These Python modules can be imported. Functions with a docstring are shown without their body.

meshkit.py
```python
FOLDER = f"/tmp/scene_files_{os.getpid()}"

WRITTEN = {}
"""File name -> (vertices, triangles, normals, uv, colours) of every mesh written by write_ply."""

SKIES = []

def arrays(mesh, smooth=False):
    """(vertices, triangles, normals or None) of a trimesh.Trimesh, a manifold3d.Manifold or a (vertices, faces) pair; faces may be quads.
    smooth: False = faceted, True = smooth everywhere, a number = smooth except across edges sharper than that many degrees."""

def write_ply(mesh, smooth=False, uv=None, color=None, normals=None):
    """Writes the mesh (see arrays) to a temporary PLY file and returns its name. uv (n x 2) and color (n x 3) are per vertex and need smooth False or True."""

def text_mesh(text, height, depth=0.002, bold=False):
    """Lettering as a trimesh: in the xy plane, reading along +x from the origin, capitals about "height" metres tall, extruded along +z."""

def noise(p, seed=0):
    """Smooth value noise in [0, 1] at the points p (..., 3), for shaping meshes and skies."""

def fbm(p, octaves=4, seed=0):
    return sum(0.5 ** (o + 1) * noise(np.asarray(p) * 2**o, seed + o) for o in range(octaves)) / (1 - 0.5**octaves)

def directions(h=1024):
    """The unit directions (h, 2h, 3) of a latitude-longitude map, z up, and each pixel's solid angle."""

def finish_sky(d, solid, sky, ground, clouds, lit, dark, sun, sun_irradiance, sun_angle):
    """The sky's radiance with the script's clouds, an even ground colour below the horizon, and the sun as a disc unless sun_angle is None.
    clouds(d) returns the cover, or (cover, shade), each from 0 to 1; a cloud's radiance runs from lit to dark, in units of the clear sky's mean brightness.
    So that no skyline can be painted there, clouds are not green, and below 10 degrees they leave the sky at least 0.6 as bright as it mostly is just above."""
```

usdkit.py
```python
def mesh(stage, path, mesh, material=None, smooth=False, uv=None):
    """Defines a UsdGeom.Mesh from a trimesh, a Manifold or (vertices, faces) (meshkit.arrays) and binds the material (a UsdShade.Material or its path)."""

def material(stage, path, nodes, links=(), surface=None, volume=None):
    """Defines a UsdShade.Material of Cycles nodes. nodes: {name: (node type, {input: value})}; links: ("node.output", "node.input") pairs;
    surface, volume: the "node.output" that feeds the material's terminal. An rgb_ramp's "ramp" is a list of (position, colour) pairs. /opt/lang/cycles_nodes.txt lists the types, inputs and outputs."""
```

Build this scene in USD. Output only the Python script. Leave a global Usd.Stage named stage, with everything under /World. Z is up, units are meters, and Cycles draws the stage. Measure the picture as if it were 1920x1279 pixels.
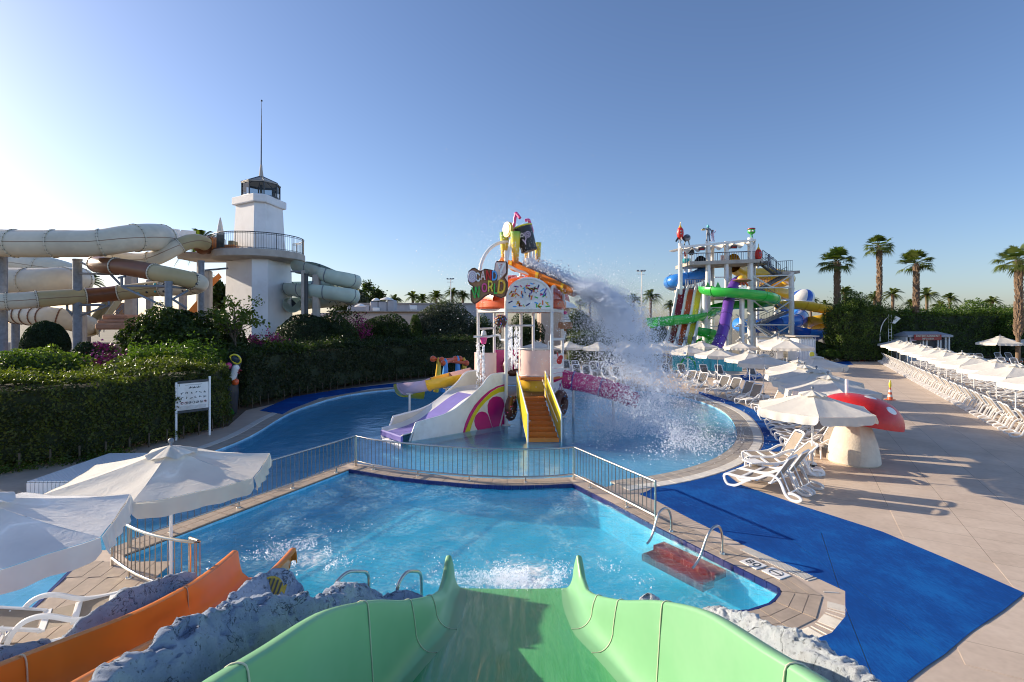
import math, random, numpy as np, trimesh, shapely, usdkit, meshkit
from shapely.geometry import Polygon, LineString, Point
from pxr import Usd, UsdGeom, UsdLux, UsdShade, Gf, Sdf, Vt
stage = Usd.Stage.CreateInMemory()
UsdGeom.SetStageUpAxis(stage, UsdGeom.Tokens.z)
UsdGeom.SetStageMetersPerUnit(stage, 1.0)
UsdGeom.Xform.Define(stage, '/World')
PI = math.pi
# ---------------------------------------------------------------- camera, sky, sun, exposure
CAM_H, FPX, HOR = 4.5, 960.0, 603.0
cam = UsdGeom.Camera.Define(stage, '/World/camera')
cam.AddTranslateOp().Set(Gf.Vec3d(0, 0, CAM_H)); cam.AddRotateXOp().Set(90.0)
cam.CreateFocalLengthAttr(18.0); cam.CreateHorizontalApertureAttr(36.0)
cam.CreateVerticalApertureAttr(36.0 * 682 / 1024); cam.CreateVerticalApertureOffsetAttr(-0.684)
cam.CreateClippingRangeAttr(Gf.Vec2f(0.1, 5000)); cam.CreateExposureAttr(0.75)
SUN_EL, SUN_AZ = math.radians(18.5), math.atan2(-.94, .34)
sd = np.array([math.cos(SUN_EL) * math.sin(SUN_AZ), math.cos(SUN_EL) * math.cos(SUN_AZ), math.sin(SUN_EL)])
sky_mat = usdkit.material(stage, '/World/Looks/sky_air', {
    's': ('sky_texture', {'sky_type': 'single_scattering', 'sun_disc': False, 'sun_elevation': SUN_EL, 'sun_rotation': SUN_AZ, 'altitude': 20.0, 'air_density': 1.0, 'aerosol_density': 0.9, 'ozone_density': 3.6}),
    't': ('mix_color', {'blend_type': 'multiply', 'fac': 1.0, 'b': (1.0, .955, 1.03)}), 'b': ('background_shader', {'strength': 0.105})}, [('s.color', 't.a'), ('t.result', 'b.color')], surface='b.background')
sky = UsdLux.DomeLight.Define(stage, '/World/sky')
UsdShade.MaterialBindingAPI.Apply(sky.GetPrim()).Bind(sky_mat)
sky.GetPrim().SetCustomDataByKey('kind', 'structure')
sun = UsdLux.DistantLight.Define(stage, '/World/sun')
sun.CreateIntensityAttr(1.25); sun.CreateAngleAttr(0.5); sun.CreateNormalizeAttr(True); sun.CreateColorAttr(Gf.Vec3f(1.0, .86, .68))
_x = np.cross([0, 0, 1], sd); _x /= np.linalg.norm(_x); _y = np.cross(sd, _x)
sun.AddTransformOp().Set(Gf.Matrix4d(*_x, 0, *_y, 0, *sd, 0, 0, 0, 0, 1))
# ---------------------------------------------------------------- helpers: places
def G(px, py, z=0.0):
    Y = FPX * (CAM_H - z) / (py - HOR); return np.array([(px - 960) * Y / FPX, Y, z])
def P(px, py, Y): return np.array([(px - 960) * Y / FPX, Y, CAM_H - (py - HOR) * Y / FPX])
# ---------------------------------------------------------------- helpers: scene tree
used, origin = {}, {}
def uniq(parent, name):
    k = used.get((parent, name), 0); used[(parent, name)] = k + 1
    return f'{parent}/{name}' + (f'_{k:03d}' if k else '')
def meta(prim, label=None, cat=None, group=None, kind=None):
    for k, v in (('label', label), ('category', cat), ('group', group), ('kind', kind)):
        if v: prim.SetCustomDataByKey(k, v)
def thing(name, label, cat, loc=(0, 0, 0), rz=0.0, group=None):
    p = uniq('/World', name); x = UsdGeom.Xform.Define(stage, p)
    x.AddTranslateOp().Set(Gf.Vec3d(*map(float, loc)))
    if rz: x.AddRotateZOp().Set(math.degrees(rz))
    meta(x.GetPrim(), label, cat, group); origin[p] = np.zeros(3) if rz else np.asarray(loc, float); return p
def local(t): origin[t] = np.zeros(3); return t      # parts of this thing are given around its own base
def part(parent, name, m, mat, smooth=False, label=None, kind=None):
    v, f = m; v = np.asarray(v, float); o = origin.get(parent, np.zeros(3)); p = uniq(parent, name)
    q = usdkit.mesh(stage, p, (v - o, f), mat, smooth=smooth); meta(q.GetPrim(), label, kind=kind); origin[p] = o; return p
def solo(name, m, mat, label=None, cat=None, group=None, kind=None, smooth=False):
    p = uniq('/World', name); q = usdkit.mesh(stage, p, m, mat, smooth=smooth); meta(q.GetPrim(), label, cat, group, kind); origin[p] = np.zeros(3); return p
def copy(src, loc, rz, label=None, group=None, scale=None):
    p = uniq('/World', src.rsplit('/', 1)[1].split('_0')[0]); x = UsdGeom.Xform.Define(stage, p)
    x.GetPrim().GetReferences().AddInternalReference(src); x.GetPrim().SetInstanceable(True)
    x.ClearXformOpOrder()
    x.AddTransformOp(opSuffix='place').Set(Gf.Matrix4d(*( [c for r in (np.array([[math.cos(rz), math.sin(rz), 0, 0], [-math.sin(rz), math.cos(rz), 0, 0], [0, 0, 1, 0], [0, 0, 0, 1]]) * np.array([[scale or 1]] * 3 + [[1]]) + np.array([[0] * 4] * 3 + [[*map(float, loc), 0]])).tolist() for c in r])))
    s = stage.GetPrimAtPath(src).GetCustomData()
    meta(x.GetPrim(), label or s.get('label'), s.get('category'), group or s.get('group')); return p
def ordinal(i):
    w = 'first second third fourth fifth sixth seventh eighth ninth tenth eleventh twelfth thirteenth fourteenth fifteenth sixteenth seventeenth eighteenth nineteenth twentieth'.split()
    if i < 20: return w[i]
    t = ('twenty', 'thirty', 'forty', 'fifty', 'sixty')[(i + 1) // 10 - 2]
    return {'twenty': 'twentieth', 'thirty': 'thirtieth', 'forty': 'fortieth', 'fifty': 'fiftieth', 'sixty': 'sixtieth'}[t] if (i + 1) % 10 == 0 else t + '-' + w[(i + 1) % 10 - 1]
# ---------------------------------------------------------------- helpers: shapes, all (vertices, triangles)
def cat(ms):
    V, F, n = [], [], 0
    for v, f in ms:
        v = np.asarray(v, float).reshape(-1, 3); f = np.asarray(f, int).reshape(-1, 3); V.append(v); F.append(f + n); n += len(v)
    return np.vstack(V), np.vstack(F)
def tm(t): return np.array(t.vertices), np.array(t.faces)
def shift(m, d): return m[0] + np.asarray(d, float), m[1]
def rotz(m, a):
    c, s = math.cos(a), math.sin(a); v = m[0]; return np.stack([c * v[:, 0] - s * v[:, 1], s * v[:, 0] + c * v[:, 1], v[:, 2]], 1), m[1]
def hull(p): return tm(trimesh.convex.convex_hull(np.asarray(p, float)))
def box(c, s, rz=0.0, bev=None):
    s = np.asarray(s, float) / 2; b = min(s) * .25 if bev is None else min(bev, min(s) * .9)
    P_ = []
    for sx in (-1, 1):
        for sy in (-1, 1):
            for sz in (-1, 1):
                q = np.array([sx, sy, sz])
                if b <= 0: P_.append(q * s)
                else:
                    for k in range(3):
                        e = s - b; e[k] = s[k]; P_.append(q * e)
    return shift(rotz(hull(P_), rz), c)
def frames(path, up=(0, 0, 1)):
    p = np.asarray(path, float); t = np.gradient(p, axis=0); t /= np.linalg.norm(t, axis=1, keepdims=True) + 1e-12
    u = np.tile(np.asarray(up, float), (len(p), 1)); 
    bad = np.abs((t * u).sum(1)) > .98
    if bad.any(): u = np.tile([0., 1, 0] if not (np.abs(t[:, 1]) > .9).any() else [1., 0, 0], (len(p), 1))
    s = np.cross(t, u); s /= np.linalg.norm(s, axis=1, keepdims=True) + 1e-12
    return p, t, s, np.cross(s, t)
def sweep(path, prof, up=(0, 0, 1), closed=True, caps=True, scale=None):
    p, t, s, w = frames(path, up); prof = np.asarray(prof, float); n, k = len(p), len(prof)
    sc = np.ones(n) if scale is None else np.asarray(scale, float)
    v = (p[:, None] + (s[:, None] * prof[None, :, :1] + w[:, None] * prof[None, :, 1:]) * sc[:, None, None]).reshape(-1, 3)
    i = np.arange(n - 1)[:, None] * k; j = np.arange(k if closed else k - 1)[None]; j2 = (j + 1) % k
    a, b, c, d = i + j, i + j2, i + k + j2, i + k + j
    f = np.vstack([np.stack([a, b, c], -1).reshape(-1, 3), np.stack([a, c, d], -1).reshape(-1, 3)])
    ms = [(v, f)]
    if closed and caps:
        for e, fl in ((0, 1), (n - 1, 0)):
            r = v[e * k:(e + 1) * k]; ms.append((np.vstack([r, r.mean(0)]), [[x, k, (x + 1) % k] if fl == 0 else [(x + 1) % k, k, x] for x in range(k)]))
    v, f = cat(ms); return v, f[:, ::-1]
def circ(r, n): a = np.arange(n) * 2 * PI / n; return np.stack([r * np.cos(a), r * np.sin(a)], 1)
def tube(path, r, n=8, caps=True, up=(0, 0, 1)):
    path = np.asarray(path, float)
    if np.ndim(r) == 0: return sweep(path, circ(r, n), up, caps=caps)
    return sweep(path, circ(1, n), up, caps=caps, scale=r)
def rod(a, b, r, n=8): return tube([a, b], r, n)
def beam(a, b, w, h=None): h = h or w; return sweep([a, b], [(-w / 2, -h / 2), (w / 2, -h / 2), (w / 2, h / 2), (-w / 2, h / 2)])
def smooth_path(pts, n=40):
    from scipy.interpolate import CubicSpline
    p = np.asarray(pts, float); d = np.r_[0, np.cumsum(np.linalg.norm(np.diff(p, axis=0), axis=1) ** .5)]
    return CubicSpline(d, p)(np.linspace(0, d[-1], n))
def round_path(pts, r=.1, k=5):
    p = np.asarray(pts, float); out = [p[0]]
    p = p[np.r_[True, np.linalg.norm(np.diff(p, axis=0), axis=1) > 1e-6]]
    for a, b, c in zip(p[:-2], p[1:-1], p[2:]):
        u, w = a - b, c - b; lu, lw = np.linalg.norm(u), np.linalg.norm(w); q = min(r, lu * .45, lw * .45)
        s, e = b + u / lu * q, b + w / lw * q
        for t in np.linspace(0, 1, k): out.append((1 - t) ** 2 * s + 2 * t * (1 - t) * b + t * t * e)
    out.append(p[-1]); return np.array(out)
def lathe(prof, n=24, c=(0, 0, 0)):
    prof = np.asarray(prof, float); a = np.arange(n) * 2 * PI / n; k = len(prof)
    v = np.stack([prof[:, None, 0] * np.cos(a), prof[:, None, 0] * np.sin(a), np.repeat(prof[:, None, 1], n, 1)], -1).reshape(-1, 3)
    i = np.arange(k - 1)[:, None] * n; j = np.arange(n)[None]; j2 = (j + 1) % n
    f = np.vstack([np.stack([i + j, i + j2, i + n + j2], -1).reshape(-1, 3), np.stack([i + j, i + n + j2, i + n + j], -1).reshape(-1, 3)])
    return v + np.asarray(c, float), f
def ball(c, r, sub=2, s=(1, 1, 1)): m = trimesh.creation.icosphere(sub, 1.0); return m.vertices * np.asarray(s) * r + np.asarray(c, float), np.array(m.faces)
def grid(nu, nv, fn):
    u, w = np.meshgrid(np.linspace(0, 1, nu), np.linspace(0, 1, nv), indexing='ij'); v = fn(u, w).reshape(-1, 3)
    i = np.arange(nu - 1)[:, None] * nv; j = np.arange(nv - 1)[None]; a, b, c, d = i + j, i + j + 1, i + nv + j + 1, i + nv + j
    return v, np.vstack([np.stack([a, d, c], -1).reshape(-1, 3), np.stack([a, c, b], -1).reshape(-1, 3)])
def ext(poly, depth, o=(0, 0, 0), ex=(1, 0, 0), ey=(0, 1, 0), ez=None):
    poly = poly if hasattr(poly, 'exterior') else Polygon(poly); ex, ey = np.asarray(ex, float), np.asarray(ey, float)
    ez = np.cross(ex, ey) if ez is None else np.asarray(ez, float)
    m = trimesh.creation.extrude_polygon(poly.buffer(0), depth, engine='earcut'); v = np.array(m.vertices)
    return np.asarray(o, float) + v[:, :1] * ex + v[:, 1:2] * ey + v[:, 2:] * ez, np.array(m.faces)
def flat(poly, z=0.0):
    ms = []
    for g in getattr(poly, 'geoms', [poly]):
        v, f = trimesh.creation.triangulate_polygon(g, engine='earcut'); ms.append((np.c_[v, np.full(len(v), z)], f))
    return cat(ms)
def text(s, h, depth, o, ex, ey, bold=True, center=True):
    t = meshkit.text_mesh(s, h, depth, bold); v = np.array(t.vertices)
    if center: v[:, 0] -= (v[:, 0].min() + v[:, 0].max()) / 2
    ex, ey = np.asarray(ex, float), np.asarray(ey, float); ez = np.cross(ex, ey)
    return np.asarray(o, float) + v[:, :1] * ex + v[:, 1:2] * ey + v[:, 2:] * ez, np.array(t.faces)
def blob(parts, res=.05, smooth_n=8):
    """One continuous body: hulls of sphere pairs, merged, refined and smoothed."""
    import manifold3d as m3
    out = m3.Manifold()
    for a, ra, b, rb in parts:
        S = lambda c, r: m3.Manifold.sphere(r, 14).translate([float(x) for x in c])
        out += m3.Manifold.batch_hull([S(a, ra), S(b, rb)])
    out = out.refine_to_length(res); k = out.to_mesh(); t = trimesh.Trimesh(k.vert_properties[:, :3], k.tri_verts, process=True)
    trimesh.smoothing.filter_taubin(t, iterations=smooth_n); return tm(t)
def leaves(p, n, size, rng, aspect=.5, jitter=.8):
    """Leaf-sized rhombic faces at p, turned about the outward direction n."""
    k = len(p); n = n + rng.normal(0, jitter, (k, 3)); n /= np.linalg.norm(n, axis=1, keepdims=True)
    a = rng.normal(0, 1, (k, 3)); a -= (a * n).sum(1, keepdims=True) * n; a /= np.linalg.norm(a, axis=1, keepdims=True); b = np.cross(n, a)
    s = (size * rng.uniform(.6, 1.35, k))[:, None]
    v = np.stack([p - a * s * .5, p + b * s * aspect * .5 + n * s * .08, p + a * s * .5, p - b * s * aspect * .5 + n * s * .08], 1).reshape(-1, 3)
    i = np.arange(k)[:, None] * 4; return v, np.vstack([i + [0, 1, 2], i + [0, 2, 3]])
# ---------------------------------------------------------------- materials
LK = '/World/Looks/'
def pm(name, col, rough=.5, var=.12, sc=3.0, bump=0.0, bsc=40.0, metal=0.0, coat=0.0, spec=.5, dirt=None, island=0.0, detail=4.0):
    c = np.asarray(col, float); N = {'g': ('geometry', {}), 'n': ('noise_texture', {'scale': sc, 'detail': detail, 'roughness': .6}),
        'r': ('rgb_ramp', {'ramp': [(.25, c * (1 - var)), (.55, c), (.8, np.minimum(c * (1 + var), 1))]}),
        'p': ('principled_bsdf', {'roughness': rough, 'metallic': metal, 'coat_weight': coat, 'coat_roughness': .08, 'specular_ior_level': spec})}
    L = [('g.position', 'n.vector'), ('n.fac', 'r.fac')]; out = 'r.color'
    if dirt is not None:
        N |= {'n2': ('noise_texture', {'scale': sc * .33, 'detail': 8.0, 'roughness': .7}), 'm2': ('map_range', {'from_min': .5, 'from_max': .75, 'clamp': True, 'to_max': .8}), 'x2': ('mix_color', {'b': dirt})}
        L += [('g.position', 'n2.vector'), ('n2.fac', 'm2.value'), ('m2.result', 'x2.fac'), (out, 'x2.a')]; out = 'x2.result'
    if island:
        N |= {'mi': ('map_range', {'to_min': 1 - island, 'to_max': 1 + island}), 'hs': ('hsv', {})}
        L += [('g.random_per_island', 'mi.value'), ('mi.result', 'hs.value'), (out, 'hs.color')]; out = 'hs.color'
    if bump:
        N |= {'nb': ('noise_texture', {'scale': bsc, 'detail': 5.0, 'roughness': .6}), 'bp': ('bump', {'strength': min(bump, 1.0), 'distance': .02 * max(bump, 1)})}
        L += [('g.position', 'nb.vector'), ('nb.fac', 'bp.height'), ('bp.normal', 'p.normal')]
    L.append((out, 'p.base_color')); return usdkit.material(stage, LK + name, N, L, surface='p.BSDF')
def leafm(name, a, b, tr=.35, sc=1.5):
    a, b = np.asarray(a, float), np.asarray(b, float)
    N = {'g': ('geometry', {}), 'n': ('noise_texture', {'scale': sc, 'detail': 3.0}), 'ad': ('math', {'math_type': 'multiply_add', 'value2': .55, 'value3': 0.0}),
         'r': ('rgb_ramp', {'ramp': [(.28, a), (.75, b)]}), 'p': ('principled_bsdf', {'roughness': .42, 'specular_ior_level': .4}), 't': ('translucent_bsdf', {}), 'x': ('mix_closure', {'fac': tr}),
         'tc': ('mix_color', {'blend_type': 'multiply', 'fac': 1.0, 'b': (1.3, 1.5, .5)})}
    L = [('g.position', 'n.vector'), ('g.random_per_island', 'ad.value1'), ('n.fac', 'ad.value3'), ('ad.value', 'r.fac'), ('r.color', 'p.base_color'), ('r.color', 'tc.a'), ('tc.result', 't.color'), ('p.BSDF', 'x.closure1'), ('t.BSDF', 'x.closure2')]
    return usdkit.material(stage, LK + name, N, L, surface='x.closure')
M = {}
M['white'] = pm('white_paint', (.78, .76, .72), .35, .05, dirt=(.55, .5, .43))
M['plastic'] = pm('white_plastic', (.8, .79, .77), .3, .04, 2.0, island=.0)
M['cream'] = pm('cream_fibreglass', (.62, .56, .44), .4, .1, 1.0, dirt=(.42, .36, .27))
M['cloth'] = None
def clothm(name, col, t=.22):
    N = {'g': ('geometry', {}), 'n': ('noise_texture', {'scale': 2.5, 'detail': 6.0}), 'r': ('rgb_ramp', {'ramp': [(.3, np.asarray(col) * .9), (.7, col)]}), 'd': ('principled_bsdf', {'roughness': .85, 'specular_ior_level': .15}), 't': ('translucent_bsdf', {}), 'x': ('mix_closure', {'fac': t}),
         'n2': ('noise_texture', {'scale': 6.0, 'detail': 3.0, 'distortion': 1.5}), 'bp': ('bump', {'strength': .25, 'distance': .03})}
    return usdkit.material(stage, LK + name, N, [('g.position', 'n.vector'), ('n.fac', 'r.fac'), ('r.color', 'd.base_color'), ('r.color', 't.color'), ('d.BSDF', 'x.closure1'), ('t.BSDF', 'x.closure2'), ('g.position', 'n2.vector'), ('n2.fac', 'bp.height'), ('bp.normal', 'd.normal')], surface='x.closure')
M['cloth'] = clothm('canvas_cloth', (.80, .76, .68))
M['cloth_w'] = clothm('white_cloth', (.82, .81, .79))
M['steel'] = pm('stainless_steel', (.62, .58, .52), .22, .08, 6.0, metal=1.0)
M['rail_steel'] = pm('rail_steel', (.30, .27, .24), .30, .15, 6.0, metal=1.0)
M['grey_steel'] = pm('galvanised_steel', (.20, .22, .255), .55, .3, 4.0, metal=.35, dirt=(.13, .14, .16))
M['dark'] = pm('dark_metal', (.04, .045, .05), .4)
M['black'] = pm('black_plastic', (.02, .02, .022), .4)
M['concrete'] = pm('concrete', (.42, .37, .32), .85, .15, 2.0, .3, dirt=(.28, .24, .2))
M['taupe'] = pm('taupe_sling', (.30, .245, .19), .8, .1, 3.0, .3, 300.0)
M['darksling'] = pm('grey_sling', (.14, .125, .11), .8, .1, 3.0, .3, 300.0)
M['bluemat'] = usdkit.material(stage, LK + 'blue_rubber', {'g': ('geometry', {}), 'n': ('noise_texture', {'scale': .8, 'detail': 8.0, 'roughness': .7}), 's': ('noise_texture', {'scale': 30.0, 'detail': 6.0, 'roughness': .8}), 'mp': ('mapping', {'scale': (1.0, .22, 1.0), 'rotation': (0, 0, 1.0)}), 'a': ('math', {'math_type': 'multiply_add', 'value2': .7, 'value3': 0.0}),
    'r': ('rgb_ramp', {'ramp': [(.52, (.0015, .040, .19)), (.82, (.003, .062, .27)), (1.0, (.005, .11, .38))]}), 'p': ('principled_bsdf', {'roughness': .75, 'specular_ior_level': .15}), 'bp': ('bump', {'strength': .8, 'distance': .015})},
    [('g.position', 'n.vector'), ('g.position', 'mp.vector'), ('mp.vector', 's.vector'), ('s.fac', 'a.value1'), ('n.fac', 'a.value3'), ('a.value', 'r.fac'), ('r.color', 'p.base_color'), ('s.fac', 'bp.height'), ('bp.normal', 'p.normal')], surface='p.BSDF')
M['navy'] = pm('navy_tile', (.012, .018, .11), .25, .2, 8.0)
M['blueplastic'] = pm('blue_fibreglass', (.03, .20, .62), .25, .1, coat=.4)
M['deepblue'] = pm('deep_blue_fibreglass', (.015, .09, .42), .25, .1, coat=.4)
M['green'] = usdkit.material(stage, LK + 'green_fibreglass', {'g': ('geometry', {}), 'mp': ('mapping', {'scale': (7.0, .7, 1.0)}), 'n': ('noise_texture', {'scale': 1.0, 'detail': 8.0, 'roughness': .65, 'distortion': .8}), 'r': ('rgb_ramp', {'ramp': [(.25, (.055, .30, .10)), (.5, (.075, .34, .125)), (.75, (.115, .385, .16))]}), 'nb': ('noise_texture', {'scale': 3.0, 'detail': 6.0, 'distortion': 1.0}), 'bp': ('bump', {'strength': .25, 'distance': .012}), 'rr': ('map_range', {'from_min': .35, 'from_max': .65, 'to_min': .10, 'to_max': .45, 'clamp': True}), 'p': ('principled_bsdf', {'specular_ior_level': .5})},
    [('g.position', 'mp.vector'), ('mp.vector', 'n.vector'), ('n.fac', 'r.fac'), ('r.color', 'p.base_color'), ('mp.vector', 'nb.vector'), ('nb.fac', 'bp.height'), ('bp.normal', 'p.normal'), ('n.fac', 'rr.value'), ('rr.result', 'p.roughness')], surface='p.BSDF')
M['green_wall'] = pm('mint_fibreglass', (.185, .405, .205), .38, .10, .9, coat=.0, spec=.4, dirt=(.25, .44, .26))
M['green2'] = pm('vivid_green_fibreglass', (.03, .40, .05), .25, .1, coat=.4)
M['orange'] = pm('orange_fibreglass', (.66, .185, .015), .34, .14, .9, coat=.15, dirt=(.50, .145, .02))
M['brown'] = pm('brown_fibreglass', (.16, .055, .02), .35, .2, 1.5)
M['yellow'] = pm('yellow_fibreglass', (.78, .46, .03), .3, .08, coat=.3)
M['lemon'] = pm('lemon_paint', (.78, .62, .04), .3, .08, coat=.3)
M['lime'] = pm('lime_fibreglass', (.62, .55, .02), .3, .08, coat=.3)
M['purple'] = pm('purple_fibreglass', (.13, .05, .30), .3, .12, coat=.3)
M['lavender'] = pm('lavender_fibreglass', (.22, .18, .48), .35, .1, coat=.2)
M['lilac'] = pm('lilac_fibreglass', (.55, .43, .55), .35, .1)
M['pink'] = pm('pale_pink_fibreglass', (.78, .56, .50), .35, .06)
M['magenta'] = pm('magenta_fibreglass', (.52, .015, .16), .28, .12, coat=.4)
M['hotpink'] = pm('hot_pink', (.70, .06, .24), .3, .1, coat=.3)
M['red'] = pm('red_paint', (.55, .02, .015), .35, .15, 4.0, .35, 25.0)
M['darkred'] = pm('dark_red_fibreglass', (.26, .015, .02), .3, .1, coat=.3)
M['redorange'] = pm('red_orange_fibreglass', (.68, .10, .02), .3, .1, coat=.4)
M['choc'] = pm('chocolate_brown', (.07, .022, .012), .4, .3, 12.0, .3)
M['biscuit'] = pm('biscuit_brown', (.36, .17, .08), .6, .2, 6.0, .4)
M['mango'] = None
M['skyblue'] = pm('sky_blue_paint', (.08, .32, .68), .3)
M['turq'] = pm('turquoise_paint', (.05, .45, .48), .35)
M['tanfg'] = pm('tan_fibreglass', (.42, .33, .17), .4, .12, 1.0, dirt=(.3, .23, .13))
M['ivory'] = pm('ivory_fibreglass', (.60, .54, .42), .4, .1, 1.2, dirt=(.43, .38, .3))
M['palegreen'] = pm('pale_green_fibreglass', (.42, .50, .42), .4, .12, 1.0, dirt=(.36, .36, .28))
M['lighthouse'] = pm('white_render', (.74, .73, .73), .8, .06, .9, .25, 12.0, dirt=(.54, .52, .50))
M['bluerock'] = None
M['redrock'] = pm('red_sandstone', (.36, .19, .12), .9, .25, 1.5, 1.0, 8.0)
M['trunk'] = pm('palm_bark', (.20, .13, .08), .9, .35, 9.0, 1.0, 30.0)
M['wood'] = pm('bark', (.10, .075, .05), .9, .3, 8.0)
M['soil'] = pm('soil', (.14, .10, .065), .95, .4, 3.0)
M['render_pink'] = pm('peach_render', (.58, .43, .33), .85, .06, 2.0)
M['render_grey'] = pm('grey_render', (.36, .36, .38), .85, .12, 1.5)
M['timber'] = pm('brown_timber', (.30, .16, .08), .8, .3, 6.0)
M['navyglass'] = pm('dark_glass', (.03, .04, .05), .08, .1)
M['mush_stem'] = pm('mushroom_plaster', (.66, .58, .46), .8, .14, 3.0, .5, 18.0, dirt=(.5, .42, .32))
M['deep_leaf'] = leafm('hedge_leaf', (.026, .042, .007), (.14, .165, .026), .35)
M['hedge_top'] = leafm('hedge_shoot', (.05, .08, .01), (.16, .17, .02), .35)
M['shade_leaf'] = leafm('shaded_hedge_leaf', (.010, .018, .004), (.050, .070, .010), .2)  # darker copy of the hedge leaf, deep shade put into its colour
M['lush'] = leafm('feathery_leaf', (.03, .07, .008), (.12, .19, .02), .4)
M['bush'] = leafm('bush_leaf', (.013, .028, .005), (.065, .10, .013), .3)
M['topiary'] = leafm('topiary_leaf', (.008, .022, .006), (.035, .06, .012), .2)
M['olive'] = leafm('olive_leaf', (.03, .045, .025), (.12, .14, .085), .25)
M['bright'] = leafm('bright_leaf', (.04, .09, .01), (.17, .21, .03), .4)
M['palm'] = leafm('palm_leaf', (.035, .07, .014), (.16, .18, .045), .4, .7)
M['cypress'] = leafm('conifer_leaf', (.030, .06, .010), (.14, .20, .028), .3, 1.0)
M['flower'] = pm('bougainvillea', (.55, .03, .22), .6, .2, 6.0, island=.4)
M['bleaf'] = pm('yellow_flower', (.5, .42, .02), .6)
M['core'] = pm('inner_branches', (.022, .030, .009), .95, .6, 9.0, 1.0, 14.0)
def gradm(name, stops, z0, z1, rough=.35):
    return usdkit.material(stage, LK + name, {'g': ('geometry', {}), 's': ('separate_xyz', {}), 'm': ('map_range', {'from_min': z0, 'from_max': z1, 'clamp': True}), 'r': ('rgb_ramp', {'ramp': stops}), 'p': ('principled_bsdf', {'roughness': rough, 'coat_weight': .3})},
        [('g.position', 's.vector'), ('s.z', 'm.value'), ('m.result', 'r.fac'), ('r.color', 'p.base_color')], surface='p.BSDF')
def rockm(name, a, b, c):
    a = np.asarray(a, float)
    return usdkit.material(stage, LK + name, {'g': ('geometry', {}), 'n': ('noise_texture', {'scale': 1.7, 'detail': 10.0, 'roughness': .68}), 'r': ('rgb_ramp', {'ramp': [(.32, a), (.5, b), (.66, c)]}),
        'v': ('noise_texture', {'scale': 1.5, 'detail': 6.0, 'roughness': .6, 'distortion': .6}), 'ab': ('math', {'math_type': 'subtract', 'value2': .5}), 'aa': ('math', {'math_type': 'absolute'}), 'mr': ('map_range', {'from_min': .0, 'from_max': .007, 'clamp': True}), 'cr': ('mix_color', {'a': a * .4}),
        'pk': ('noise_texture', {'scale': 26.0, 'detail': 5.0, 'roughness': .7}), 'pr': ('map_range', {'from_min': .33, 'from_max': .43, 'to_min': .5, 'to_max': 1.0, 'clamp': True}), 'hs': ('hsv', {}),
        'nb': ('noise_texture', {'scale': 9.0, 'detail': 12.0, 'roughness': .8}), 'h': ('math', {'math_type': 'multiply_add', 'value2': 1.6, 'value3': 0.0}), 'bp': ('bump', {'strength': 1.0, 'distance': .075}), 'p': ('principled_bsdf', {'roughness': .85, 'specular_ior_level': .25})},
        [('g.position', 'n.vector'), ('n.fac', 'r.fac'), ('g.position', 'v.vector'), ('v.fac', 'ab.value1'), ('ab.value', 'aa.value1'), ('aa.value', 'mr.value'), ('mr.result', 'cr.fac'), ('r.color', 'cr.b'), ('cr.result', 'hs.color'), ('g.position', 'pk.vector'), ('pk.fac', 'pr.value'), ('pr.result', 'hs.value'), ('hs.color', 'p.base_color'),
         ('g.position', 'nb.vector'), ('nb.fac', 'h.value1'), ('mr.result', 'h.value3'), ('h.value', 'bp.height'), ('bp.normal', 'p.normal')], surface='p.BSDF')
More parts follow.
